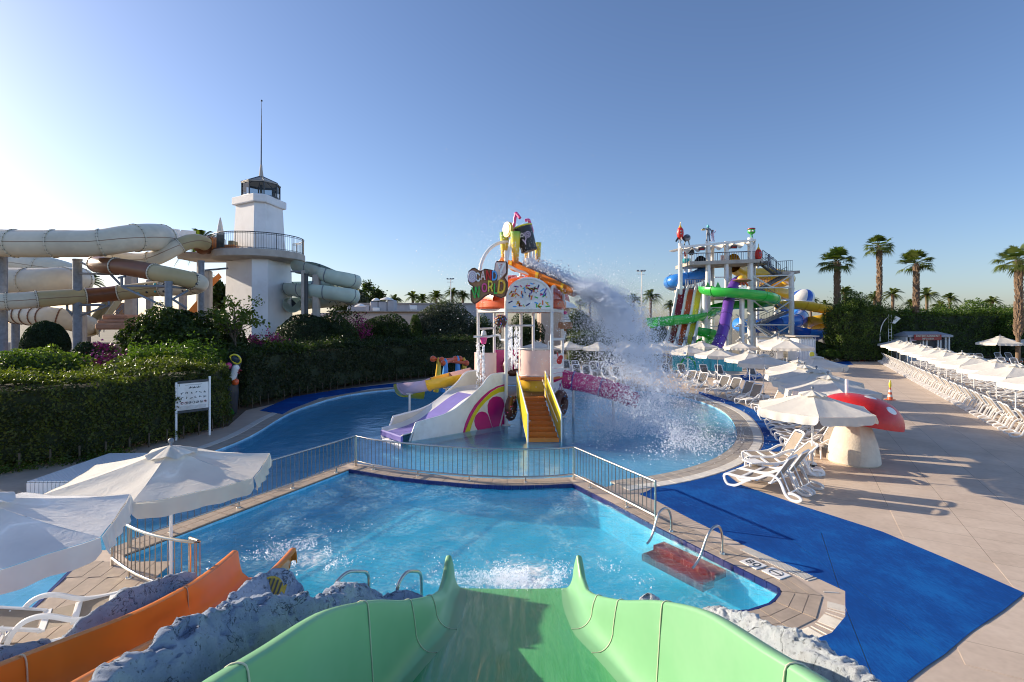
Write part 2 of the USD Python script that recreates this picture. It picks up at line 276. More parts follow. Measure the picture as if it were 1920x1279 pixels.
M['bluerock'] = rockm('blue_rock', (.34, .43, .60), (.48, .57, .72), (.60, .68, .80))
M['sunlit_rock'] = rockm('sunlit_blue_rock', (.60, .68, .74), (.72, .78, .82), (.80, .83, .86))  # paler copy of the blue rock, sunlight put into its colour
# ================================================================ THE SETTING: ground, deck, pools
def gp(pts, z=0.0): return np.array([G(*p, z)[:2] for p in pts])
A_px = [(655, 880), (730, 893), (800, 901), (880, 908), (955, 911), (1020, 910), (1075, 907), (1150, 945), (1225, 985), (1345, 1045), (1440, 1092), (1465, 1105), (1462, 1118), (1445, 1133), (1405, 1146), (1330, 1151)]
A_pts = np.vstack([gp(A_px), [(2.2, 7.85), (1.0, 7.75), (-1.2, 7.8), (-2.5, 8.1), (-3.4, 8.2), (-4.65, 8.4), (-5.7, 8.75), (-6.3, 9.05), (-7.0, 9.5), (-7.46, 9.85)]])
poolA = Polygon(A_pts)
B_px = [(1130, 902), (1220, 893), (1300, 875), (1350, 855), (1383, 828), (1381, 800), (1365, 775), (1330, 757), (1290, 745), (1240, 736), (1150, 727), (1000, 721), (880, 722), (740, 728), (640, 740), (560, 765), (520, 785), (490, 805), (450, 826), (390, 848), (300, 880)]
def chaikin(p, n=2, closed=True):
    p = np.asarray(p, float)
    for _ in range(n):
        q = np.roll(p, -1, 0); p = np.stack([p * .75 + q * .25, p * .25 + q * .75], 1).reshape(-1, 2)
    return p
B_out = np.vstack([gp(B_px), [(-10.9, 13.2), (-11.5, 11), (-13.5, 8.5), (-14, 2.5), (-6.6, 2.5), (-7.0, 6.3), (-7.5, 8.0), (-8.06, 9.5), (-8.0, 10.2), (-2, 12.5), (1.9, 13.5), (3.2, 14.4)]])
poolB = Polygon(chaikin(B_out, 2)).buffer(0).difference(poolA.buffer(.62, join_style=2)).difference(Polygon([(-8.1, 10.1), (-7.2, 10.1), (-7.2, 9), (-8.0, 9.2)]))
poolB = max(getattr(poolB, 'geoms', [poolB]), key=lambda g: g.area)
# far right channel pool behind the row of umbrellas
rowA, rowB = np.array([23.4, 23.7]), np.array([42.0, 56.0]); rd = (rowB - rowA) / np.linalg.norm(rowB - rowA); rn = np.array([rd[1], -rd[0]])
def RW(t, d): return rowA + rd * t + rn * d
poolD = Polygon([RW(-12, 4.6), RW(30, 4.6), RW(30, 13), RW(-12, 13)])
pools = [poolA, poolB, poolD]
allp = shapely.union_all(pools)
ground = Polygon([(-1500, -300), (1500, -300), (1500, 2600), (-1500, 2600)]).difference(allp.buffer(.02))
deckP = Polygon([(-18, -6), (40, -6), (70, 50), (66, 63), (20, 63), (-6, 46), (-15, 30), (-18, 20)]).difference(allp.buffer(.02))
M['ground'] = pm('dry_ground', (.22, .19, .13), .95, .25, .3)
def deckm():
    N = {'g': ('geometry', {}), 'n': ('noise_texture', {'scale': .7, 'detail': 7.0, 'roughness': .65}), 'n2': ('noise_texture', {'scale': 9.0, 'detail': 5.0}), 'a': ('math', {'math_type': 'multiply_add', 'value2': .35, 'value3': 0.0}),
         'ri': ('math', {'math_type': 'multiply_add', 'value2': .10, 'value3': 0.0}), 'oi': ('object_info', {}), 'r': ('rgb_ramp', {'ramp': [(.42, (.44, .345, .26)), (.68, (.56, .445, .345)), (.9, (.64, .52, .41))]}),
         'w': ('noise_texture', {'scale': 60.0, 'detail': 3.0, 'distortion': 2.0}), 'mp': ('mapping', {'scale': (.25, 1.6, 1.0), 'rotation': (0, 0, .5)}), 'bp': ('bump', {'strength': .45, 'distance': .012}), 'p': ('principled_bsdf', {'roughness': .62, 'specular_ior_level': .35})}
    return usdkit.material(stage, LK + 'deck_stone', N, [('g.position', 'n.vector'), ('g.position', 'n2.vector'), ('n2.fac', 'a.value1'), ('n.fac', 'a.value3'), ('oi.random', 'ri.value1'), ('a.value', 'ri.value3'), ('ri.value', 'r.fac'), ('r.color', 'p.base_color'), ('g.position', 'mp.vector'), ('mp.vector', 'w.vector'), ('w.fac', 'bp.height'), ('bp.normal', 'p.normal')], surface='p.BSDF')
M['deck'] = deckm()
M['grout'] = pm('deck_joint', (.30, .25, .2), .9)
solo('ground', flat(ground, -.03), M['ground'], kind='structure')
deck = solo('deck', flat(deckP, -.004), M['deck'], kind='structure')
# paving slabs of the right hand deck, one by one where they show
MAT_px = [(1130, 903), (1220, 898), (1300, 886), (1330, 878), (1395, 850)]
mat_out = np.vstack([gp([(1310, 734), (1380, 755), (1430, 775), (1466, 815), (1468, 830), (1464, 845), (1420, 866), (1362, 890), (1387, 909), (1500, 948), (1655, 998), (1790, 1055), (1921, 1113), (1880, 1146), (1820, 1186), (1772, 1227), (1735, 1252), (1700, 1279)]), [(4.2, 5.4), (2.2, 5.0), (2.2, 7.0)]])
mat_in = np.vstack([[(2.2, 7.2), (3.0, 7.3)], gp([(1480, 1178), (1545, 1125), (1548, 1108), (1430, 1040), (1300, 976), (1232, 940)]), [(2.9, 14.0)], gp([(1225, 905), (1330, 886), (1400, 850), (1412, 825), (1405, 797), (1380, 768), (1310, 738)])])
matP = Polygon(np.vstack([mat_out, mat_in])).buffer(0)
matP = max(getattr(matP, 'geoms', [matP]), key=lambda g: g.area).difference(poolB.buffer(.95)).difference(poolA.buffer(.9, join_style=2))
matP = max(getattr(matP, 'geoms', [matP]), key=lambda g: g.area)
ta, tb = np.array([-.488, -.873]), np.array([.873, -.488])
cells = []
reg = Polygon([(5.5, 3.5), (14, 6), (30, 23), (41, 58), (26, 60), (12.5, 27), (11, 20)]).difference(matP.buffer(.05))
shapely.prepare(reg)
for i in range(-60, 60):
    for j in range(-100, 60):
        c = tb * (1.91 + 1.27 * i + .635) + ta * (-10.08 + .66 * j + .33); Y = c[1]
        if Y < 4 or abs(c[0]) > Y * 1.15 or not reg.contains(Point(c)): continue
        cells.append((np.hypot(*c), c))
cells.sort(key=lambda q: q[0])
ang = math.atan2(tb[1], tb[0]); rng = np.random.default_rng(5)
def slab(c): return box((c[0], c[1], -.006), (1.261, .651, .012 + rng.uniform(0, .001)), ang, 0)
M['joint'] = pm('dark_joint', (.17, .14, .11), .9)
part(deck, 'joint_filler', flat(shapely.union_all([Polygon([c + tb * a_ + ta * b_ for a_, b_ in ((-.64, -.335), (.64, -.335), (.64, .335), (-.64, .335))]) for d, c in cells]).buffer(-.02), -.0009), M['joint'])
for d, c in cells[:300]: part(deck, 'paving_slab', slab(c), M['deck'])
part(deck, 'far_paving_slabs', cat([slab(c) for d, c in cells[300:]]), M['deck'], kind='stuff')
mat_t = thing('pool_mat', 'large blue ribbed rubber mat curving round the pool edge on the right', 'mat', (8, 12, 0))
seam1 = LineString([G(1170, 905)[:2] - [0, .2], G(1550, 1120)[:2], G(1700, 1290)[:2]])
cut = shapely.union_all([LineString([G(1230, 925)[:2], G(1480, 1010)[:2], G(1800, 1250)[:2]]).buffer(.006), LineString([G(1380, 905)[:2], G(1240, 890)[:2]]).buffer(.006), LineString([G(1540, 1000)[:2], G(1585, 1140)[:2], G(1640, 1279)[:2]]).buffer(.006), LineString([G(1400, 850)[:2], G(1470, 846)[:2]]).buffer(.006)])
for g in getattr(matP.difference(cut), 'geoms', [matP]):
    if g.area > .05: part(mat_t, 'mat_panel', ext(g, .008, (0, 0, .004)), M['bluemat'])
# small mat on the left bank and far mats
for px, lab in (([(487, 770), (545, 745), (640, 730), (760, 717), (800, 715), (800, 721), (700, 729), (600, 747), (545, 768), (530, 777)], 'dark blue rubber mat lying in shade beside the long hedge on the left bank'),
                ([(1478, 683), (1545, 681), (1592, 677), (1600, 684), (1480, 690)], 'bright blue rubber mat at the far end of the deck, before the stairs'),
                ([(1496, 648), (1530, 648), (1545, 677), (1490, 680)], 'blue rubber ramp mat leading up beside the grey cabin'),
                ([(1092, 690), (1160, 668), (1180, 668), (1170, 676), (1130, 692)], 'blue rubber mat strip behind the loungers left of the splash'),
                ([(1386, 704), (1425, 700), (1432, 708), (1400, 716)], 'blue rubber mat piece between the far loungers and near the glass panels')):
    q = Polygon(gp(px)); solo('pool_mat', ext(q.buffer(0), .012, (0, 0, .001)), M['bluemat'], lab, 'mat')
solo('pool_mat', ext(Polygon([RW(-14, 3.35), RW(36, 3.35), RW(36, 4.0), RW(-14, 4.0)]), .012, (0, 0, .001)), M['bluemat'], 'long straight blue mat strip beside the right channel pool', 'mat')
# ---------------------------------------------------------------- pool shells
def tilem(name, c1, c2, g, sc):
    N = {'g': ('geometry', {}), 's': ('separate_xyz', {}), 'b': ('brick_texture', {'offset': 0.0, 'color1': c1, 'color2': c2, 'mortar': g, 'scale': sc, 'mortar_size': .03, 'brick_width': 1.0, 'row_height': 1.0}), 'p': ('principled_bsdf', {'roughness': .3}),
         'n': ('noise_texture', {'scale': .6, 'detail': 5.0}), 'm': ('map_range', {'to_min': .7, 'to_max': 1.25}), 'hs': ('hsv', {})}
    return usdkit.material(stage, LK + name, N, [('g.position', 'b.vector'), ('b.color', 'hs.color'), ('g.position', 'n.vector'), ('n.fac', 'm.value'), ('m.result', 'hs.value'), ('hs.color', 'p.base_color')], surface='p.BSDF')
M['tileA'] = tilem('pool_tile_a', (.20, .64, .82), (.26, .70, .86), (.36, .74, .88), 4.0)
M['tileB'] = tilem('pool_tile_b', (.32, .62, .79), (.37, .67, .82), (.48, .76, .88), 2.6)
def shell(name, poly, depth, mat):
    ms = [flat(poly, -depth)]
    for ring in [poly.exterior] + list(poly.interiors):
        r = np.array(ring.coords)[:, :2]; n = len(r); v = np.vstack([np.c_[r, np.full(n, -depth)], np.c_[r, np.full(n, -.03)]])
        i = np.arange(n - 1); ms.append((v, np.vstack([np.stack([i, i + 1, i + 1 + n], 1), np.stack([i, i + 1 + n, i + n], 1)])))
    return solo(name, cat(ms), mat, kind='structure')
shA = shell('deep_pool_basin', poolA, .80, M['tileA']); shB = shell('lagoon_pool_basin', poolB, .42, M['tileB']); shell('channel_pool_basin', poolD, .9, M['tileB'])
def waterm(name, tint, aer_caustic, aer_caustic_amt, foam_pts, sc, bstr, rough=.02, warp=1.0, refr=.42, shallow=None):
    N = {'g': ('geometry', {}), 'fr': ('fresnel', {'IOR': 1.33}), 'fb': ('mix_float', {'b': .06}), 'tr': ('transparent_bsdf', {'color': tint}), 'gl': ('glossy_bsdf', {'roughness': rough, 'color': (1, 1, 1)}), 'x': ('mix_closure', {}),
         'n1': ('noise_texture', {'scale': sc, 'detail': 6.0, 'roughness': .55, 'distortion': 1.2}), 'bp': ('bump', {'strength': bstr, 'distance': .04}),
         'df': ('principled_bsdf', {'roughness': .3}), 'na': ('noise_texture', {'scale': .42, 'detail': 7.0, 'roughness': .62, 'distortion': 2.2}), 'ma': ('map_range', {'from_min': .44, 'from_max': .66, 'to_min': .04 * aer_caustic_amt, 'to_max': aer_caustic_amt, 'clamp': True}), 'y': ('mix_closure', {}), 'rf_': ('refraction_bsdf', {'color': tint, 'IOR': 1.33, 'roughness': 0.0}), 'tx': ('mix_closure', {'fac': refr})}
    L = [('g.position', 'n1.vector'), ('n1.fac', 'bp.height'), ('bp.normal', 'gl.normal'), ('bp.normal', 'fr.normal'), ('fr.fac', 'fb.a'), ('g.backfacing', 'fb.fac'), ('fb.result', 'x.fac'), ('y.closure', 'x.closure1'), ('gl.BSDF', 'x.closure2'), ('tr.BSDF', 'tx.closure1'), ('rf_.BSDF', 'tx.closure2'), ('bp.normal', 'rf_.normal'), ('tx.closure', 'y.closure1'), ('df.BSDF', 'y.closure2'), ('g.position', 'na.vector'), ('na.fac', 'ma.value'),
         ('bp.normal', 'df.normal')]
    N |= {'aw': ('noise_texture', {'scale': 2.7 * warp, 'detail': 6.0, 'roughness': .58, 'distortion': 2.4}), 'as': ('math', {'math_type': 'subtract', 'value2': .5}), 'aa': ('math', {'math_type': 'absolute'}), 'awr': ('map_range', {'from_min': 0.0, 'from_max': .045, 'to_min': 1.0, 'to_max': .2, 'clamp': True}), 'awx': ('math', {'math_type': 'multiply'})}  # bright filaments: caustic light painted into the water colour, within the aerated patches
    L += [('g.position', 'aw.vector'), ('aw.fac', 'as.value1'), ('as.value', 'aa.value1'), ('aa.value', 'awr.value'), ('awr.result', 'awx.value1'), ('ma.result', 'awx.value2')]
    last = 'awx.value'; N['cf'] = ('mix_color', {'a': aer_caustic, 'b': (.86, .9, .92)}); fl = None
    for k, (c, r, s) in enumerate(foam_pts):
        N |= {f'd{k}': ('vector_math', {'math_type': 'distance', 'vector2': (*c, -.08)}), f'm{k}': ('map_range', {'from_min': r * .15, 'from_max': r, 'to_min': s, 'to_max': 0.0, 'clamp': True})}
        L += [('g.position', f'd{k}.vector1'), (f'd{k}.value', f'm{k}.value')]
        if fl is None: fl = f'm{k}.result'
        else: N[f'q{k}'] = ('math', {'math_type': 'maximum'}); L += [(fl, f'q{k}.value1'), (f'm{k}.result', f'q{k}.value2')]; fl = f'q{k}.value'
    if fl:
        N |= {'nf': ('noise_texture', {'scale': 3.2, 'detail': 9.0, 'roughness': .72, 'distortion': 2.5}), 'sf': ('math', {'math_type': 'add'}), 'rf': ('map_range', {'from_min': 1.0, 'from_max': 1.22, 'clamp': True}), 'mxf': ('math', {'math_type': 'maximum'})}
        L += [('g.position', 'nf.vector'), ('nf.fac', 'sf.value1'), (fl, 'sf.value2'), ('sf.value', 'rf.value'), ('rf.result', 'mxf.value1'), (last, 'mxf.value2'), ('rf.result', 'cf.fac')]; last = 'mxf.value'
    else: N['cf'][1]['fac'] = 0.0
    if shallow: N |= {'sd': ('vector_math', {'math_type': 'distance', 'vector2': shallow[0]}), 'sm': ('map_range', {'from_min': shallow[1] * .75, 'from_max': shallow[1] * 1.3, 'clamp': True}), 'st': ('mix_color', {'a': (.92, .95, .95), 'b': tint}), 'sl': ('math', {'math_type': 'multiply'})}; L += [('g.position', 'sd.vector1'), ('sd.value', 'sm.value'), ('sm.result', 'st.fac'), ('st.result', 'tr.color'), ('st.result', 'rf_.color'), (last, 'sl.value1'), ('sm.result', 'sl.value2')]; last = 'sl.value'
    L += [('cf.result', 'df.base_color'), (last, 'y.fac')]
    return usdkit.material(stage, LK + name, N, L, surface='x.closure')
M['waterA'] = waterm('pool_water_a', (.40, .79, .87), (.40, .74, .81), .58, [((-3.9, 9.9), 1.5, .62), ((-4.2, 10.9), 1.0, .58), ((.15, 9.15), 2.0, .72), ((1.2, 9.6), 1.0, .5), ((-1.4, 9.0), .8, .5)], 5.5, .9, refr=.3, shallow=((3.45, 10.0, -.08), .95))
M['waterB'] = waterm('pool_water_b', (.48, .76, .87), (.33, .53, .67), .14, [((6.6, 20.2), 2.6, .62), ((4.6, 22.4), 2.0, .45), ((3.2, 23.4), 1.2, .4)], 2.2, .38, warp=.6)
def water(name, poly, h, amp, sc, mat, z=-.085, oct=3):
    x0, y0, x1, y1 = poly.bounds; nx, ny = int((x1 - x0) / h) + 2, int((y1 - y0) / h) + 2
    X, Y = np.meshgrid(x0 + np.arange(nx) * h, y0 + np.arange(ny) * h, indexing='ij'); big = poly.buffer(h * 1.2); shapely.prepare(big)
    ok = shapely.contains_xy(big, X, Y); Z = np.full(X.shape, z)
    q = np.stack([X * sc, Y * sc, np.zeros_like(X)], -1)
    w = meshkit.fbm(q + .9 * meshkit.noise(q * .6, 3)[..., None], oct, 2) - .5
    Z = Z + amp * 2 * np.minimum(w, .45 - np.abs(w)*.3); c = ok[:-1, :-1] & ok[1:, :-1] & ok[1:, 1:] & ok[:-1, 1:]
    idx = np.arange(nx * ny).reshape(nx, ny); a, b, d, e = idx[:-1, :-1][c], idx[1:, :-1][c], idx[1:, 1:][c], idx[:-1, 1:][c]
    f = np.vstack([np.stack([a, b, d], 1), np.stack([a, d, e], 1)]); u, inv = np.unique(f, return_inverse=True)
    return solo(name, (np.stack([X, Y, Z], -1).reshape(-1, 3)[u], inv.reshape(-1, 3)), mat, kind='structure', smooth=True)
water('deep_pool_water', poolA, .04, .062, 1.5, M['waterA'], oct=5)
water('lagoon_water', poolB, .09, .012, 1.3, M['waterB'], oct=4)
water('channel_water', poolD, .3, .01, .9, M['waterB'], oct=2)
# ---------------------------------------------------------------- copings
def along(line, step):
    L = LineString(line); n = max(2, int(round(L.length / step)) + 1); d = np.linspace(0, L.length, n)
    p = np.array([L.interpolate(x).coords[0] for x in d]); t = np.gradient(p, axis=0); t /= np.linalg.norm(t, axis=1, keepdims=True); return p, np.stack([-t[:, 1], t[:, 0]], 1)
def ring_tiles(host, name, line, d0, d1, step, mat, z1, gap=.012, th=.05):
    p, n = along(line, step)
    for k in range(len(p) - 1):
        q = [p[k] + n[k] * d0, p[k + 1] + n[k + 1] * d0, p[k + 1] + n[k + 1] * d1, p[k] + n[k] * d1]; c = np.mean(q, 0)
        L0 = max(np.linalg.norm(q[0] - q[1]), .05); s = 1 - gap / L0; q = [c + (x - c) * s for x in q]
        part(host, name, hull([(*x, z1 - th) for x in q] + [(*(c + (x - c) * .985), z1) for x in q]), mat)
M['tan_tile'] = pm('tan_pool_tile', (.42, .33, .245), .45, .2, 5.0, .2, 60.0, dirt=(.33, .26, .19))
M['stone_tile'] = pm('grey_stone_tile', (.40, .35, .29), .55, .25, 4.0, .3, 60.0, dirt=(.27, .23, .19))
M['grate'] = pm('white_grating', (.70, .66, .58), .5, .1, 6.0, dirt=(.5, .44, .36))
copA = solo('deep_pool_coping', cat([flat(poolA.buffer(.66, join_style=2).difference(poolA), -.02)]), M['grout'], kind='structure')
A1 = np.vstack([A_pts[6:16]]); A1 = np.array(LineString(A1).coords)
sgn = lambda line, poly: 1 if not poly.contains(Point(along(line, .5)[0][2] + along(line, .5)[1][2] * .1)) else -1
s = sgn(A1, poolA); A1s = A1[3:-1] if False else A1
for a, b in ((.02, .22), (.225, .425), (.43, .62)): ring_tiles(copA, 'coping_tile', A1s[1:], s * a, s * b, .42, M['tan_tile'], .006)
top = A_pts[:7]; s2 = sgn(top, poolA)
for a, b in ((.02, .3), (.31, .59)): ring_tiles(copA, 'coping_tile', top, s2 * a, s2 * b, .45, M['tan_tile'], .006)
lefts = np.array([A_pts[-1], A_pts[0]]); s3 = sgn(lefts, poolA)
for a, b in ((.02, .3), (.31, .59)): ring_tiles(copA, 'coping_tile', lefts, s3 * a, s3 * b, .45, M['tan_tile'], .006)
ring_tiles(copA, 'navy_edge_tile', A1, s * -.035, s * .012, .22, M['navy'], .008, .006, .12)
ring_tiles(copA, 'navy_edge_tile', top, s2 * -.035, s2 * .012, .22, M['navy'], .008, .006, .12)
gt = thing('overflow_grating', 'white slatted overflow grating along the outer edge of the deep pool coping', 'grating', (4.5, 9, 0))
seg, nn = along(A1[3:], .03); g0 = int(len(seg) * .36); slats = []
for k in range(0, len(seg)):
    c = seg[k] + nn[k] * s * .78; slats.append(beam((*(seg[k] + nn[k] * s * .66), .0), (*(seg[k] + nn[k] * s * .9), .0), .014, .016))
for k in range(0, len(slats), 3): part(gt, 'grating_bar', cat(slats[k:k + 3]), M['grate'])
copB = solo('lagoon_coping', flat(poolB.buffer(.92).difference(poolB).difference(poolA.buffer(.62, join_style=2)), -.008), M['grout'], kind='structure')
bl = np.array(poolB.exterior.coords); bl = LineString(bl)
def sub_ring(p0, p1):
    a, b = bl.project(Point(p0)), bl.project(Point(p1)); L = bl.length
    def seg_(a, b): return [bl.interpolate(x % L).coords[0] for x in np.linspace(a, b, 90)]
    f = (b - a) % L; return np.array(seg_(a, a + f) if f < L / 2 else seg_(a, a + f - L))
right = sub_ring(gp([(1140, 902)])[0], gp([(1240, 736)])[0]); s4 = sgn(right, poolB)
for a, b in ((.02, .29), (.30, .57)): ring_tiles(copB, 'coping_stone', right, s4 * a, s4 * b, .42, M['stone_tile'], .006)
ring_tiles(copB, 'white_grating_tile', right, s4 * .58, s4 * .9, .5, M['grate'], .012)
left = sub_ring(gp([(740, 728)])[0], gp([(390, 848)])[0]); s5 = sgn(left, poolB)
ring_tiles(copB, 'coping_stone', left, s5 * .02, s5 * .5, .6, M['stone_tile'], .006); ring_tiles(copB, 'white_grating_tile', left, s5 * .51, s5 * .85, .6, M['grate'], .012)
far = sub_ring(gp([(1240, 736)])[0], gp([(740, 728)])[0]); ring_tiles(copB, 'coping_stone', far, s5 * .02, s5 * .5, .8, M['stone_tile'], .006)
lb = np.array([(-8.06, 9.5), (-7.5, 8.0), (-7.0, 6.3), (-6.7, 4.2)]); lbd = lb + [.02, 0]
edge = solo('left_bank_edge', ext(LineString(lb).buffer(.03), .10, (0, 0, -.09)), M['navy'], kind='structure')
for i in range(9):
    for j in range(5):
        y = 9.3 - i * .62; xl = np.interp(y, [4.2, 6.3, 8, 9.5], [-6.7, -7.0, -7.5, -8.06]) + .04
        c = (xl + .16 + .33 * j, y, .0)
        if c[0] < -5.2: part(edge, 'bank_tile', box(c, (.32, .6, .016), math.atan2(.25, 1) * .6, .004), M['tan_tile'])
cD = solo('channel_coping', ext(Polygon([RW(-14, 4.0), RW(34, 4.0), RW(34, 4.6), RW(-14, 4.6)]), .12, (0, 0, -.1)), M['stone_tile'], kind='structure')
# depth marker tiles
mk = thing('depth_marker', 'white square pool depth marker tile reading 80, on the tan coping', 'depth marker', (*G(1412, 1058)[:2], .012))
dA = (A_pts[10] - A_pts[8]); dA /= np.linalg.norm(dA); nA = np.array([dA[1], -dA[0]]) * (1 if np.dot([dA[1], -dA[0]], (1, .5)) > 0 else -1)
def marker(t, px, sym):
    c = G(*px)[:2]; R = np.array([dA, nA]); part(t, 'tile', box((*c, .012), (.36, .30, .016), math.atan2(dA[1], dA[0]), .004), M['white'])
    if sym == '80': part(t, 'number', text('80', .16, .003, (*(c - nA * .07), .0205), (*dA, 0), (*nA, 0)), M['dark'])
    else:
        a = np.linspace(0, 2 * PI, 25); part(t, 'symbol_ring', tube([(*(c + .11 * math.cos(x) * dA + .11 * math.sin(x) * nA), .021) for x in a], .006, 6), M['dark']); part(t, 'symbol_bar', beam((*(c - dA * .1), .022), (*(c + dA * .1), .022), .03, .006), M['dark'])
marker(mk, (1412, 1058), '80')
mk2 = thing('depth_marker', 'white square pool marker tile with a circled sign, nearer the pool tip', 'depth marker', (*G(1455, 1076)[:2], .012)); marker(mk2, (1455, 1076), 'o')
# ================================================================ RAILINGS AND LADDERS
def railing(label, pts, h=.92, step=.145, ends=(True, True), feet=1.6):
    pts = np.asarray(pts, float); L = LineString(pts); t = thing('pool_railing', label, 'railing', (*pts[0], 0), group=None)
    n = int(L.length / step); d = np.linspace(0, L.length, n + 1); q = np.array([L.interpolate(x).coords[0] for x in d])
    fine = np.array([L.interpolate(x).coords[0] for x in np.linspace(0, L.length, max(8, int(L.length / .25)))])
    a = [(*p, h) for p in fine]; b = [(*p, .15) for p in fine]
    loop = round_path([a[0]] + a + [a[-1]], .12)
    part(t, 'top_rail', tube(np.c_[fine, np.full(len(fine), h)], .027, 10), M['steel'], True); part(t, 'bottom_rail', tube(np.c_[fine, np.full(len(fine), .15)], .024, 10), M['steel'], True)
    for e in (0, -1): part(t, 'end_post', rod((*fine[e], .0), (*fine[e], h), .025, 10), M['steel'], True)
    for p in q[1:-1]: part(t, 'baluster', rod((*p, .15), (*p, h), .0095, 6), M['rail_steel'], True)
    for x in np.arange(feet / 2, L.length, feet):
        p = L.interpolate(x).coords[0]; part(t, 'foot', cat([rod((*p, 0), (*p, .15), .022, 8), lathe([(0, .02), (.05, .018), (.055, 0)], 12, (*p, .007))]), M['steel'])
    return t
off = .30
tl = LineString(A_pts[:7]); cl, ncl = along(A_pts[:7], .5); s_ = 1 if not poolA.contains(Point(cl[3] + ncl[3] * .1)) else -1
midrail = np.array([c + n * s_ * off for c, n in zip(cl, ncl)]); corner_l, corner_r = midrail[0] + [-.05, .15], midrail[-1] + [.1, .1]
midrail[0], midrail[-1] = corner_l, corner_r
railing('long gently curved stainless railing across the middle between the two pools', midrail)
railing('straight stainless railing on the left divider, running from the umbrella to the middle corner', [corner_l + [-.03, -.02], (-7.62, 10.2)])
railing('short straight stainless railing on the right edge of the deep pool beside the blue mat', [corner_r + [.03, -.02], G(1229, 980)[:2]])
railing('low curved stainless railing behind the left umbrella pole, next to the orange slide', chaikin(np.array([(-7.62, 9.62), (-6.95, 9.12), (-6.22, 8.66), (-5.5, 8.38), (-4.75, 8.2)]), 2)[:-4], ends=(False, True))
def hoop(name, label, base, top, low, grp=None):
    base, top, low = map(np.asarray, (base, top, low)); up = base * [1, 1, 0] + [0, 0, top[2] * .55]
    t = thing(name, label, 'handrail', base)
    pth = smooth_path([base, base + [0, 0, top[2] * .6], top + (base - top) * [.5, .5, 0], top + (low - top) * [.18, .18, .04], (top + low) / 2 + [0, 0, .02], low], 30)
    part(t, 'rail', tube(pth, .024, 10), M['steel'], True); part(t, 'flange', lathe([(0, .03), (.045, .028), (.055, 0)], 14, base), M['steel'])
hoop('ladder_handrail', 'bent stainless pool handrail nearest the railing end, over the red steps', G(1258, 996, .007), P(1243, 955, 10.9), G(1213, 1020, -.1))
hoop('ladder_handrail', 'bent stainless pool handrail standing at the lower end of the red steps', G(1354, 1038, .007), P(1340, 990, 9.75), G(1298, 1066, -.1))
for px, lab in ((655, 'small stainless ladder hoop behind the blue rocks, next to the orange slide mouth'), (765, 'small stainless ladder hoop behind the blue rocks, just left of the green slide')):
    c = P(px, 1110, 8.0); t = thing('ladder_handrail', lab, 'handrail', (c[0], c[1], 0)); w = .17 if px < 700 else .12
    part(t, 'rail', tube(round_path([(c[0] - w * 1.1, 7.75, -.02), (c[0] - w, 7.8, .5), (c[0] - w * .2, 8.0, .60), (c[0] + w * 1.2, 8.35, .42), (c[0] + w * 1.2, 8.4, -.2)], .12), .026, 10), M['steel'], True)
# submerged red steps
st = thing('pool_steps', 'dark red mosaic steps under the water between the two handrails', 'steps', G(1280, 1060, -.3))
M['redtile'] = tilem('red_mosaic', (.26, .022, .014), (.15, .012, .009), (.40, .16, .12), 6.0)
e0, e1 = G(1245, 1018, -.16)[:2], G(1362, 1072, -.16)[:2]; ed = (e1 - e0); ew = np.linalg.norm(ed); ed /= ew; en = np.array([ed[1], -ed[0]]); en = en if en[0] < 0 else -en
for k, z in ((0, -.125), (1, -.22)):
    c = (e0 + e1) / 2 + en * (.17 + .34 * k); part(st, 'step', box((*c, z - .07), (ew, .335, .14), math.atan2(ed[1], ed[0]), .012), M['redtile'])
# ================================================================ FOREGROUND SLIDES AND ROCKS
from scipy.interpolate import PchipInterpolator as PC
zfl = PC([1, 3.3, 3.8, 4.5, 5.2, 6.3, 7.0, 7.9, 8.62], [1.9, 1.25, 1.05, .80, .61, .41, .28, .12, .0]); hw = PC([1, 3.3, 4.5, 5.65, 6.27, 6.95, 7.8, 8.62], [1.65, 1.58, 1.42, 1.19, 1.02, .84, .80, .86])
xw = PC([1, 3.3, 3.8, 4.5, 5.2, 6.3, 7.0, 7.8, 8.62], [2.10, 1.92, 1.81, 1.67, 1.50, 1.27, 1.12, 1.09, 1.05]); zw = PC([1, 3.3, 3.8, 4.5, 5.2, 6.3, 7.0, 7.6, 8.0, 8.25, 8.45, 8.62], [2.60, 2.18, 2.08, 1.94, 1.66, 1.08, .76, .49, .36, .37, .47, .57])
fw = PC([1, 3, 4.2, 5.4, 6.5, 7.6, 8.3, 8.62], [.20, .18, .15, .12, .10, .09, .10, .10])
Ys = np.r_[np.linspace(1.0, 7.2, 50), np.linspace(7.3, 8.62, 24)]; X0 = .03
def section(Y):
    z, h, f = zfl(Y), hw(Y), fw(Y); xt, zt = xw(Y), zw(Y); H = zt - z; rf = min(.30, H * .55); xb = max(xt - .05, h + .06)
    half = [(0, z), (h * .5, z + .004), (h * .94, z + .012)]
    for a in np.linspace(.15, 1, 6): half.append((h + (xb - h) * math.sin(a * PI / 2), z + .012 + rf * (1 - math.cos(a * PI / 2))))
    half += [(xb + (xt - xb) * .5, z + rf + (H - rf) * .55), (xt, zt - .035), (xt + f * .12, zt - .010), (xt + f * .35, zt), (xt + f * .8, zt - f * .12), (xt + f, zt - f * .45), (xt + f * 1.02, zt - f * 1.5), (xt + f * 1.02 - .03, zt - f * 1.6)]
    return half
secs = [section(Y) for Y in Ys]; k = len(secs[0])
gv = np.array([[(X0 - x, Y, z) for x, z in s_[:0:-1]] + [(X0 + x, Y, z) for x, z in s_] for Y, s_ in zip(Ys, secs)])
nu, nv = gv.shape[:2]
